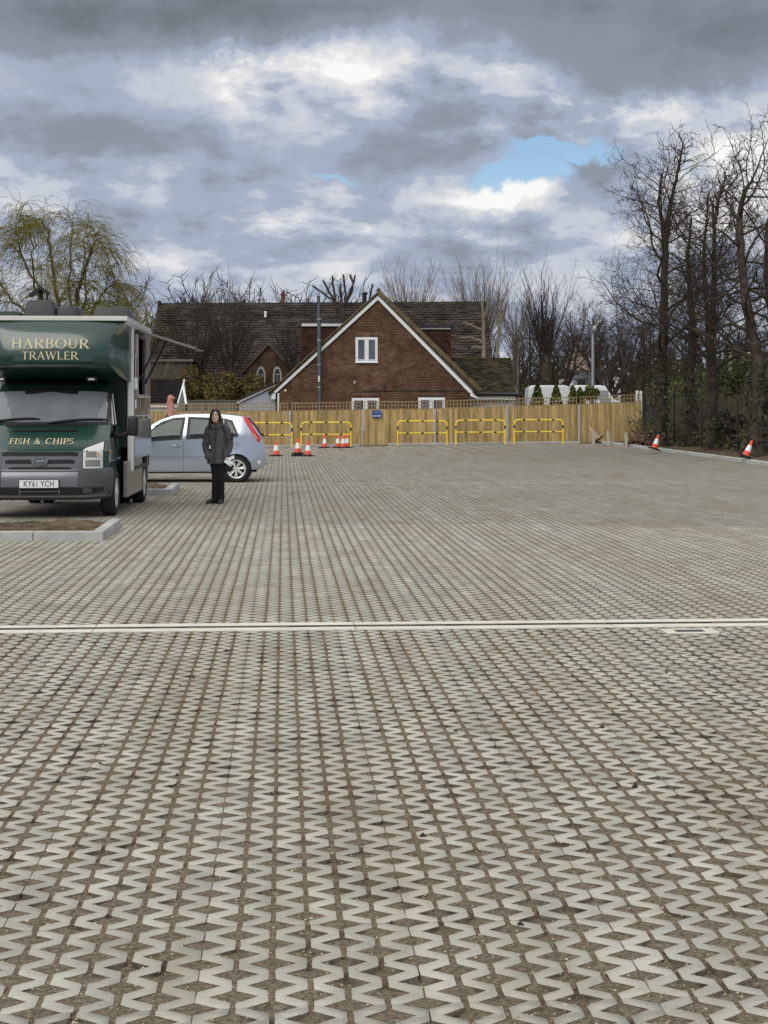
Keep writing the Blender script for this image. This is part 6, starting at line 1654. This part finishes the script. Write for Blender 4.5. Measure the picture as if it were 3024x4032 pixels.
for x in st:
    zb, zt = car_bot(x), itp(TOPP, x); zb = min(zb, zt - .01)
    zs_ = [zb + (zt - .012 - zb) * j / NZ for j in range(NZ + 1)]
    L = [(-x, -car_hw(x, z), z) for z in zs_]
    hw = car_hw(x, zt - .012); crown = .028 if zt > 1.2 else .05
    T_ = [(-x, -hw + 2 * hw * j / NT, zt - .012 + (.012 + crown * .5) * (1 - (2 * j / NT - 1) ** 2) ** .5) for j in range(1, NT)]
    rings.append(L + T_ + [(p[0], -p[1], p[2]) for p in L[::-1]])
n = len(rings[0])
WIN = [[(2.64, .905), (1.83, .955), (1.76, 1.40), (2.0, 1.388), (2.24, 1.30), (2.46, 1.155), (2.62, 1.00)],
       [(1.70, .958), (.96, .985), (.93, 1.38), (1.66, 1.41)],
       [(.88, .992), (.64, 1.01), (.60, 1.04), (.74, 1.33), (.88, 1.375)]]
def shrink(poly, k):
    cx = sum(p[0] for p in poly) / len(poly); cz = sum(p[1] for p in poly) / len(poly); return [(cx + (x - cx) * k, cz + (z - cz) * k) for x, z in poly]
tests = [tri_clip(p) for p in WIN]
vs = [p for r_ in rings for p in r_]; fs = []
for i in range(len(rings) - 1):
    for j in range(n):
        f = (i * n + j, i * n + (j + 1) % n, (i + 1) * n + (j + 1) % n, (i + 1) * n + j)
        c = [sum(vs[k][q] for k in f) / 4 for q in range(3)]
        if abs(c[1]) > .3 and j != n - 1 and any(t(-c[0], c[2]) for t in tests): continue
        if j == n - 1: continue
        fs.append(f)
fs += [tuple(range(n))[::-1], tuple(range((len(rings) - 1) * n, len(rings) * n))]
b = MB(); b.add(vs, fs); cb = b.build('body', M_CARB, car, smooth=40)
def poly_patch(mb, poly, off, side, nx=14, nz=6, thick=.004):
    xs = [p[0] for p in poly]; x0, x1 = min(xs), max(xs); E = [(poly[i], poly[(i + 1) % len(poly)]) for i in range(len(poly))]
    def rng(x):
        zz = []
        for (a, c) in E:
            if abs(a[0] - c[0]) < 1e-9: continue
            if min(a[0], c[0]) - 1e-9 <= x <= max(a[0], c[0]) + 1e-9: zz.append(a[1] + (c[1] - a[1]) * (x - a[0]) / (c[0] - a[0]))
        return min(zz), max(zz)
    cols = sorted(set(lin(x0 + .001, x1 - .001, nx) + [p[0] for p in poly if x0 + .002 < p[0] < x1 - .002]))
    patch(mb, lambda x, z, o: car_pt(x, z, o, side), cols, lambda x: rng(x)[0], lambda x: rng(x)[1], nz, off, 0, thick)
def frame_patch(mb, outer, inner, off, side):
    n = len(outer); m = 6
    for i in range(n):
        for k in range(m):
            f0, f1 = k / m, (k + 1) / m
            q = []
            for (pp, f) in ((outer, f0), (outer, f1), (inner, f1), (inner, f0)):
                a, c = pp[i], pp[(i + 1) % n]; q.append(car_pt(a[0] + (c[0] - a[0]) * f, a[1] + (c[1] - a[1]) * f, off, side))
            mb.add(q, [(0, 1, 2, 3)])
for side in (-1, 1):
    b = MB()
    for p in WIN:
        cx = sum(q[0] for q in p) / len(p); cz = sum(q[1] for q in p) / len(p)
        inner = [(x - .040 * np.sign(x - cx) * min(1, abs(x - cx) / .1), z - .030 * np.sign(z - cz) * min(1, abs(z - cz) / .06)) for x, z in p]
        outer = [(x + .022 * np.sign(x - cx), z + .020 * np.sign(z - cz)) for x, z in p]
        frame_patch(b, outer, inner, .0035, side)
    wf = b.build('window_frame', M_BLKP, car)
    for p in WIN:
        b = MB(); poly_patch(b, p, -.002, side, thick=.003); b.build('side_window', M_CGL, car, smooth=60)
    b = MB(); poly_patch(b, [(.40, 1.435), (.485, 1.425), (.45, 1.33), (.17, .885), (.115, .875), (.10, .945), (.26, 1.20)], .012, side, 12, 5, .012); tl_ = b.build('tail_lamp', M_RED, car, smooth=50)
    b = MB(); poly_patch(b, [(.24, 1.06), (.29, 1.06), (.20, .94), (.16, .945)], .0145, side, 4, 3, .003); b.build('clear_lens', mat('pink_lens', (.75, .30, .28), .2), tl_)
    for pts in ([(1.775, .24), (1.775, .93)], [(1.02, .62), (.965, .78), (.945, .96)], [(1.02, .62), (1.04, .50), (1.08, .26)], [(2.72, .26), (2.74, .90)]):
        b = MB(); P3 = [Vector(car_pt(x, z, .0, side)) for (x, z) in [(a[0] + (c[0] - a[0]) * f, a[1] + (c[1] - a[1]) * f) for a, c in zip(pts[:-1], pts[1:]) for f in lin(0, 1, 7)]]
        b.tube(P3, .004, 4); b.build('door_gap', M_DARK, car)
    b = MB(); poly_patch(b, [(2.72, .555), (1.06, .568), (1.06, .585), (2.72, .575)], .012, side, 10, 1, .012); b.build('door_moulding', M_CARB, car)
    b = MB(); poly_patch(b, [(2.78, .20), (1.0, .20), (1.0, .235), (2.78, .235)], .004, side, 8, 1, .01); b.build('sill', M_BLKP, car)
    for x in (1.93, 1.12):
        b = MB(); q = [Vector(car_pt(x + dx_, .80 + dz__, o_, side)) for dx_, dz__, o_ in ((-.10, -.002, .0), (-.08, .0, .03), (.06, .008, .03), (.085, .008, .0))]; b.tube(q, .014, 6); h_ = b.build('door_handle', M_CARB, car, smooth=60)
        b = MB(); poly_patch(b, [(x - .055, .79), (x + .045, .795), (x + .045, .835), (x - .055, .835)], .004, side, 3, 1); b.build('handle_recess', M_DARK, h_)
    b = MB(); q = [Vector(car_pt(.66, .80, 0, side)) * 0 + Vector(car_pt(.66 + .066 * math.cos(a), .80 + .066 * math.sin(a), .0, side)) for a in [2 * math.pi * k / 24 for k in range(25)]]; b.tube(q, .0035, 4)
    if side < 0: b.build('fuel_cap', M_DARK, car)
    b = MB(); poly_patch(b, [(.18, .47), (.10, .48), (.10, .415), (.16, .40)], .006, side, 3, 2); b.build('reflector', M_WHT, car)
    b = MB(); b.box((-2.55, side * .93, 1.0), (.10, .20, .15)); b.build('door_mirror', M_CARB, car, bevel=.03, smooth=50)
    for wx, wz in WC:
        b = MB(); b.lathe([(.19, -.095), (.265, -.10), (.285, -.07), (.288, -.03), (.288, .05), (.275, .095), (.19, .09)], 36, (-wx, side * .755, .288), 0, 'Y', cap=False); wl = b.build('wheel', M_RUB, car, smooth=35)
        b = MB(); s = side; y = side * .755
        b.lathe([(.212, s * .090), (.200, s * .102), (.176, s * .088), (.172, s * .03)], 36, (-wx, y, .288), 0, 'Y', cap=False)
        b.lathe([(.055, s * .05), (.052, s * .078), (.03, s * .082), (.004, s * .083)], 18, (-wx, y, .288), 0, 'Y')
        for k in range(7):
            for da in (-.13, .13):
                a = 2 * math.pi * k / 7 + .2; a1 = a + da * .55; a2 = a + da
                q0 = (-wx + .045 * math.cos(a1), y + s * .070, .288 + .045 * math.sin(a1)); q1 = (-wx + .192 * math.cos(a2), y + s * .086, .288 + .192 * math.sin(a2)); b.tube([q0, q1], [.017, .014], 5)
        b.build('alloy_rim', M_RIM, wl, smooth=40)
        b = MB(); b.lathe([(.004, s * .0), (.182, s * .01), (.182, s * .02)], 24, (-wx, y, .288), 0, 'Y'); b.build('brake_disc', M_DARK, wl)
        b = MB(); b.lathe([(.335, 0), (.335, .30)], 24, (-wx, side * .80 if side < 0 else side * .80 - .3, .288), 0, 'Y'); b.build('wheel_well', M_DARK, car)
# underbody, bumpers, tailgate, seats
b = MB(); b.b(-3.7, -.2, -.70, .70, .22, .50); b.build('underbody', M_DARK, car)
b = MB(); b.prism([(-.105, -.52, 1.045), (-.105, .52, 1.045), (-.375, .50, 1.39), (-.375, -.50, 1.39)], (.02, 0, .015)); b.build('rear_window', M_CARGL, car)
b = MB(); b.b(-.02, .02, -.62, .62, .36, .56); b.build('rear_bumper', M_CARB, car, bevel=.03, smooth=50)
b = MB(); b.prism([(-.47, -.55, 1.43), (-.47, .55, 1.43), (-.345, .52, 1.412), (-.345, -.52, 1.412)], (0, 0, .025)); b.build('spoiler', M_CARB, car)
b = MB(); b.tube([(-.16, .1, 1.07), (-.10, .0, 1.05), (-.03, -.1, 1.0)], .02, 6); b.build('rear_wiper', M_BLKP, car)
M_SEAT = mat('seat_cloth', (.045, .055, .075), .9)
for y in (-.36, .36):
    b = MB(); b.box((-1.95, y, .55), (.5, .5, .25)); b.box((-1.66, y, .86), (.16, .5, .62), M=Matrix.Rotation(.25, 3, 'Y')); b.box((-1.55, y, 1.24), (.10, .26, .18)); b.build('front_seat', M_SEAT, car, bevel=.05, smooth=60)
b = MB(); b.box((-1.0, 0, .52), (.5, 1.25, .25)); b.box((-.74, 0, .80), (.15, 1.25, .55), M=Matrix.Rotation(.25, 3, 'Y'))
b.build('rear_seat', M_SEAT, car, bevel=.05, smooth=60)
b = MB(); b.b(-2.75, -2.55, -.62, .62, .62, .93); b.build('dashboard', M_DARK, car, bevel=.04)

# ------------------------------------------------------------------ the woman
def remesh(mb, vox, name, m, parent, smooth_it=4):
    me = mb.mesh('tmp', m); o = bpy.data.objects.new('tmp', me); COL.objects.link(o)
    md = o.modifiers.new('r', 'REMESH'); md.mode = 'VOXEL'; md.voxel_size = vox; md.use_smooth_shade = True
    s = o.modifiers.new('s', 'SMOOTH'); s.factor = .5; s.iterations = smooth_it
    bpy.context.view_layer.update()
    me2 = bpy.data.meshes.new_from_object(o.evaluated_get(bpy.context.evaluated_depsgraph_get())); bpy.data.objects.remove(o)
    me2.name = name; me2.materials.clear(); me2.materials.append(m); me2.polygons.foreach_set('use_smooth', [True] * len(me2.polygons))
    return obj(name, me2, parent)
def loft(mb, secs, k=18):
    """secs: (x, y, z, rx, ry)"""
    mb.rings([[(x + rx * math.cos(a), y + ry * math.sin(a), z) for a in [2 * math.pi * j / k for j in range(k)]] for x, y, z, rx, ry in secs])
def limb(mb, pts, rs, k=12):
    mb.tube(pts, rs, k)
    for p, r in ((pts[0], rs[0]), (pts[-1], rs[-1])): mb.ellip(p, (r, r, r), k=10, h=6)
    for p, r in zip(pts[1:-1], rs[1:-1]): mb.ellip(p, (r, r, r), k=10, h=6)
M_SKIN = mat('skin', (.70, .48, .39), .55, var=.08, scale=20); M_HAIR = mat('dark_brown_hair', (.018, .010, .010), .5, var=.4, scale=60, stretch=(1, 1, .15))
M_JACK = mat('charcoal_jacket', (.084, .084, .087), .85, var=.2, scale=16, bump=.25, bscale=30); M_TROU = mat('black_trousers', (.005, .005, .006), .9)
M_JDARK = mat('jacket_seam', (.016, .016, .018), .8); M_SHOE = mat('black_shoe', (.009, .009, .010), .5)
wom = thing('person', 'woman with long dark hair in charcoal jacket and black trousers standing by the car', 'person', (X(858, 26.0), 26.0, 0), 0)
wom.scale = (.91, .95, 1.0)
# body, continuous: head, neck, torso, arms, legs
bd_ = MB()
bd_.ellip((-.045, -.005, 1.475), (.074, .094, .112), k=20, h=14); bd_.ellip((-.052, -.035, 1.425), (.056, .062, .062), k=16, h=10)
bd_.ellip((-.056, -.096, 1.462), (.013, .020, .020)); bd_.ellip((-.056, -.085, 1.480), (.010, .016, .028))
bd_.ellip((-.054, -.090, 1.395), (.028, .018, .018))
limb(bd_, [(-.03, .015, 1.30), (-.04, .005, 1.42)], [.055, .05])
loft(bd_, [(0, .01, .74, .15, .10), (0, .01, .90, .155, .11), (-.005, .01, 1.05, .135, .10), (-.01, .01, 1.2, .16, .105), (-.015, .015, 1.31, .13, .075), (-.02, .015, 1.345, .06, .055)])
limb(bd_, [(-.17, .02, 1.26), (-.235, .05, 1.0), (-.19, -.06, .82)], [.055, .045, .035]); limb(bd_, [(.15, .02, 1.26), (.225, .04, 1.01), (.165, -.04, .80)], [.055, .045, .034])
for sx, fx, fy in ((-1, -.085, .0), (1, .045, -.02)):
    limb(bd_, [(sx * .075 + .01, .01, .80), (fx * .6 + .02, .0, .47), (fx + .015, fy + .03, .08)], [.085, .06, .042])
# the hand at her left side, fingers closed on the papers
hx0, hy0, hz0 = .150, -.055, .755
bd_.ellip((hx0, hy0, hz0), (.034, .022, .042))
for k, (ln, dz__) in enumerate(((.052, .028), (.058, .010), (.054, -.008), (.043, -.025))):
    p0 = (hx0 + .012, hy0 - .012, hz0 + dz__ - .005); p1 = (hx0 + .012 + ln * .6, hy0 - .034, hz0 + dz__ - .012); p2 = (hx0 + .022 + ln * .75, hy0 - .020, hz0 + dz__ - .022)
    limb(bd_, [p0, p1, p2], [.0095, .0088, .0075], 8)
limb(bd_, [(hx0 + .0, hy0 - .005, hz0 + .03), (hx0 + .03, hy0 + .012, hz0 + .032), (hx0 + .058, hy0 + .008, hz0 + .018)], [.011, .010, .008], 8)
body_o = remesh(bd_, .0095, 'body', M_SKIN, wom, 3)
# face
b = MB(); 
for sx in (-1, 1): b.ellip((-.054 + sx * .030, -.0895 + (.004 if sx > 0 else 0), 1.484), (.013, .006, .0065))
b.build('eye', mat('dark_eye', (.02, .015, .012), .3), wom, smooth=60)
b = MB(); 
for sx in (-1, 1): b.tube([(-.054 + sx * .014, -.096, 1.502), (-.054 + sx * .032, -.094, 1.507), (-.054 + sx * .046, -.083, 1.500)], .005, 6)
b.build('eyebrow', M_HAIR, wom)
b = MB(); b.tube([(-.080, -.092, 1.418), (-.066, -.100, 1.421), (-.056, -.101, 1.419), (-.046, -.100, 1.421), (-.032, -.092, 1.418)], [.003, .0055, .0055, .0055, .003], 6); b.build('lips', mat('lip', (.30, .10, .09), .5), wom, smooth=60)
# hair falling to the shoulders
h_ = MB()
h_.ellip((-.040, .022, 1.500), (.095, .105, .105), k=18, h=12); h_.ellip((-.04, .065, 1.42), (.095, .065, .13), k=14, h=10)
for sx in (-1, 1):
    limb(h_, [(-.045 + sx * .040, -.040, 1.578), (-.045 + sx * .086, -.020, 1.51), (-.045 + sx * .098, -.005, 1.41), (-.04 + sx * .108, -.030, 1.32), (-.03 + sx * .112, -.050, 1.265)], [.022, .020, .024, .030, .018])
    limb(h_, [(-.045 + sx * .070, .02, 1.50), (-.04 + sx * .105, .03, 1.38), (-.03 + sx * .125, .02, 1.29)], [.03, .038, .026])
limb(h_, [(-.060, -.058, 1.578), (-.095, -.066, 1.545), (-.118, -.050, 1.50)], [.016, .014, .011])
limb(h_, [(.075, -.02, 1.34), (.105, -.045, 1.29), (.112, -.06, 1.25)], [.03, .028, .014])
remesh(h_, .009, 'hair', M_HAIR, wom, 4)
# jacket
j = MB()
loft(j, [(-.005, .01, .672, .195, .135), (-.005, .01, .69, .200, .140), (-.005, .01, .80, .192, .138), (-.005, .01, .95, .178, .130), (-.005, .012, 1.10, .176, .128), (-.01, .015, 1.22, .178, .120), (-.012, .018, 1.29, .150, .095), (-.015, .02, 1.335, .09, .075), (-.02, .012, 1.375, .070, .066)], 24)
limb(j, [(-.165, .02, 1.265), (-.215, .05, 1.12), (-.245, .055, .985), (-.225, .0, .90), (-.175, -.085, .825)], [.070, .066, .062, .056, .050])
limb(j, [(.150, .02, 1.265), (.205, .04, 1.13), (.228, .04, .99), (.205, .0, .89), (.160, -.045, .81)], [.070, .066, .060, .054, .048])
for (x, z, r_) in ((-.225, .95, .07), (-.235, 1.02, .065), (.215, .94, .066), (.19, .865, .06)): j.ellip((x, .02, z), (r_, r_, .018))   # creases at the elbows
j.ellip((-.165, -.09, .80), (.075, .06, .07))
jk = remesh(j, .011, 'jacket', M_JACK, wom, 3)
def jfront(x, z): return -.138 + .30 * (x + .005) ** 2 * 1.9 - .002
b = MB(); b.tube([(-.035 - .02 * math.sin(q * 3), jfront(-.035, 0) - .004 + (.02 if q > 1.2 else 0) + (.03 if q > 1.28 else 0), q) for q in lin(.685, 1.32, 14)], .006, 6); b.build('zip', M_JDARK, jk)
for x0, x1 in ((.105, .118),):
    b = MB(); b.tube([(x0 + .0, jfront(.105, 0) + .012, .69), (x0 + .004, jfront(.105, 0) + .006, .80), (x1 - .006, jfront(.11, 0) + .008, .93)], .009, 6); b.tube([(.125, -.085, 1.27), (.150, -.092, 1.12), (.165, -.085, .97)], .011, 6); b.build('seam', M_JDARK, jk)
b = MB(); b.box((.275, -.01, 1.13), (.02, .07, .13)); b.build('arm_patch', M_JDARK, jk, bevel=.008)
b = MB(); b.prism([(-.105, -.066, 1.355), (-.03, -.098, 1.285), (-.075, -.118, 1.255), (-.125, -.085, 1.315)], (0, -.012, .004)); b.prism([(.055, -.062, 1.355), (-.022, -.098, 1.285), (.025, -.118, 1.255), (.08, -.08, 1.315)], (0, -.012, .004)); b.build('collar', M_JACK, jk, bevel=.004)
b = MB(); b.box((-.135, -.122, 1.195), (.06, .006, .010), M=Matrix.Rotation(-.25, 3, 'Z')); b.build('chest_logo', mat('grey_logo', (.16, .16, .165), .7), jk)
b = MB(); b.box((-.130, -.155, .955), (.030, .006, .055)); bdg = b.build('badge', M_UPVC, jk, bevel=.003); b = MB(); b.box((-.130, -.152, .96), (.052, .006, .10)); b.build('badge_holder', M_JDARK, bdg)
# trousers and shoes
t_ = MB()
loft(t_, [(.0, .01, .66, .155, .115), (.0, .01, .74, .16, .118), (0, .01, .82, .15, .11)], 20)
limb(t_, [(-.062, .01, .72), (-.045, .0, .46), (-.060, .02, .22), (-.062, .03, .075)], [.092, .068, .060, .064]); limb(t_, [(.078, .01, .72), (.062, -.01, .46), (.060, .0, .22), (.058, .0, .075)], [.092, .070, .062, .068])
remesh(t_, .011, 'trousers', M_TROU, wom, 3)
for (ax, ay, tx, ty) in ((-.060, .035, -.200, -.075), (.060, .0, .035, -.185)):
    s_ = MB(); D = Vector((tx - ax, ty - ay, 0)); A = Vector((ax, ay, .0)); k = D.normalized()
    limb(s_, [A - k * .05 + Vector((0, 0, .045)), A + k * .05 + Vector((0, 0, .052)), A + D * .62 + Vector((0, 0, .040)), A + D * .95 + Vector((0, 0, .032))], [.042, .045, .042, .028])
    s_.box(A + D * .42 + Vector((0, 0, .010)), (D.length * 1.30, .085, .02), rz=math.atan2(D.y, D.x)); remesh(s_, .009, 'shoe', M_SHOE, wom, 3)
# papers in her hand
M_PAPER = mat('white_paper', (.80, .82, .85), .7)
def sheet(mb, O_, U, V_, n, m, wav):
    R = random.Random(int(wav * 1000)); g = []
    for i in range(n + 1):
        for k in range(m + 1):
            a, c = i / n, k / m; p = Vector(O_) + Vector(U) * a + Vector(V_) * c; p.y += wav * math.sin(a * 4 + c * 3) + R.gauss(0, wav * .25); g.append(p)
    fs = [(i * (m + 1) + k, (i + 1) * (m + 1) + k, (i + 1) * (m + 1) + k + 1, i * (m + 1) + k + 1) for i in range(n) for k in range(m)]
    nn = len(g); mb.add([tuple(p) for p in g] + [(p.x, p.y + .004, p.z) for p in g], fs + [tuple(q + nn for q in f[::-1]) for f in fs])
b = MB(); sheet(b, (.166, -.085, .765), (.145, .02, .055), (.008, -.01, -.055), 8, 4, .006); sheet(b, (.178, -.095, .772), (.125, -.01, -.090), (-.055, -.01, -.062), 8, 6, .010)
sheet(b, (.172, -.105, .765), (.105, -.03, -.095), (-.030, .02, -.050), 6, 5, .012)
o = b.build('folded_papers', M_PAPER, None, smooth=50); o.location = wom.location; o.scale = wom.scale; tag(o, 'crumpled white papers held low in the woman\'s hand', 'papers')
# dark bag hanging behind the papers
b = MB()
bg_ = MB(); bg_.ellip((.215, -.03, .62), (.075, .04, .075)); bg_.ellip((.17, -.02, .60), (.07, .045, .065)); limb(bg_, [(.16, -.04, .76), (.18, -.03, .66)], [.012, .02])
o = remesh(bg_, .01, 'dark_bag', M_JDARK, None, 2); o.location = wom.location; o.scale = wom.scale; tag(o, 'small black bag hanging from the woman\'s hand below the papers', 'bag')

# ------------------------------------------------------------------ faded pink cloth bundle above the trellis
M_PINK = mat('faded_pink_cloth', (.46, .185, .165), .9, var=.2, scale=7, col2=(.58, .29, .26))
d = 64.3; O = Vector((X(672, d), d, gz(X(672, d), d)))
th = thing('cloth_bundle', 'faded pink cloth bundle wrapped round a leaning stick, standing against the trellis above the car', 'cloth', O)
prof = [(672, 1640, 12, .1), (671, 1620, 13, 0), (670, 1600, 14, 0), (670, 1585, 13, 0), (671, 1572, 12, 0), (674, 1565, 13, 0), (674, 1560, 9, 0), (669, 1555, 4, 0)]
R = random.Random(3); rings = []
for u, v, w, _ in prof:
    c = P(u, v, d) - O; r_ = w * d / F; rings.append([(c.x + r_ * math.cos(a) * (1 + .18 * math.sin(3 * a + v * .3)), c.y + r_ * .6 * math.sin(a), c.z + R.gauss(0, .01)) for a in [2 * math.pi * q / 14 for q in range(14)]])
b = MB(); b.rings(rings); c = P(684, 1566, d) - O; b.prism([P(676, 1560, d) - O, P(690, 1567, d) - O, P(680, 1576, d) - O, P(674, 1574, d) - O], (0, .12, 0)); b.build('cloth', M_PINK, th, smooth=50)
b = MB(); b.tube([(P(660, 1632, d) - O), (P(640, 1660, d) - O), (P(612, 1755, d) - O)], .03, 6); b.build('stick', M_BARK, th)
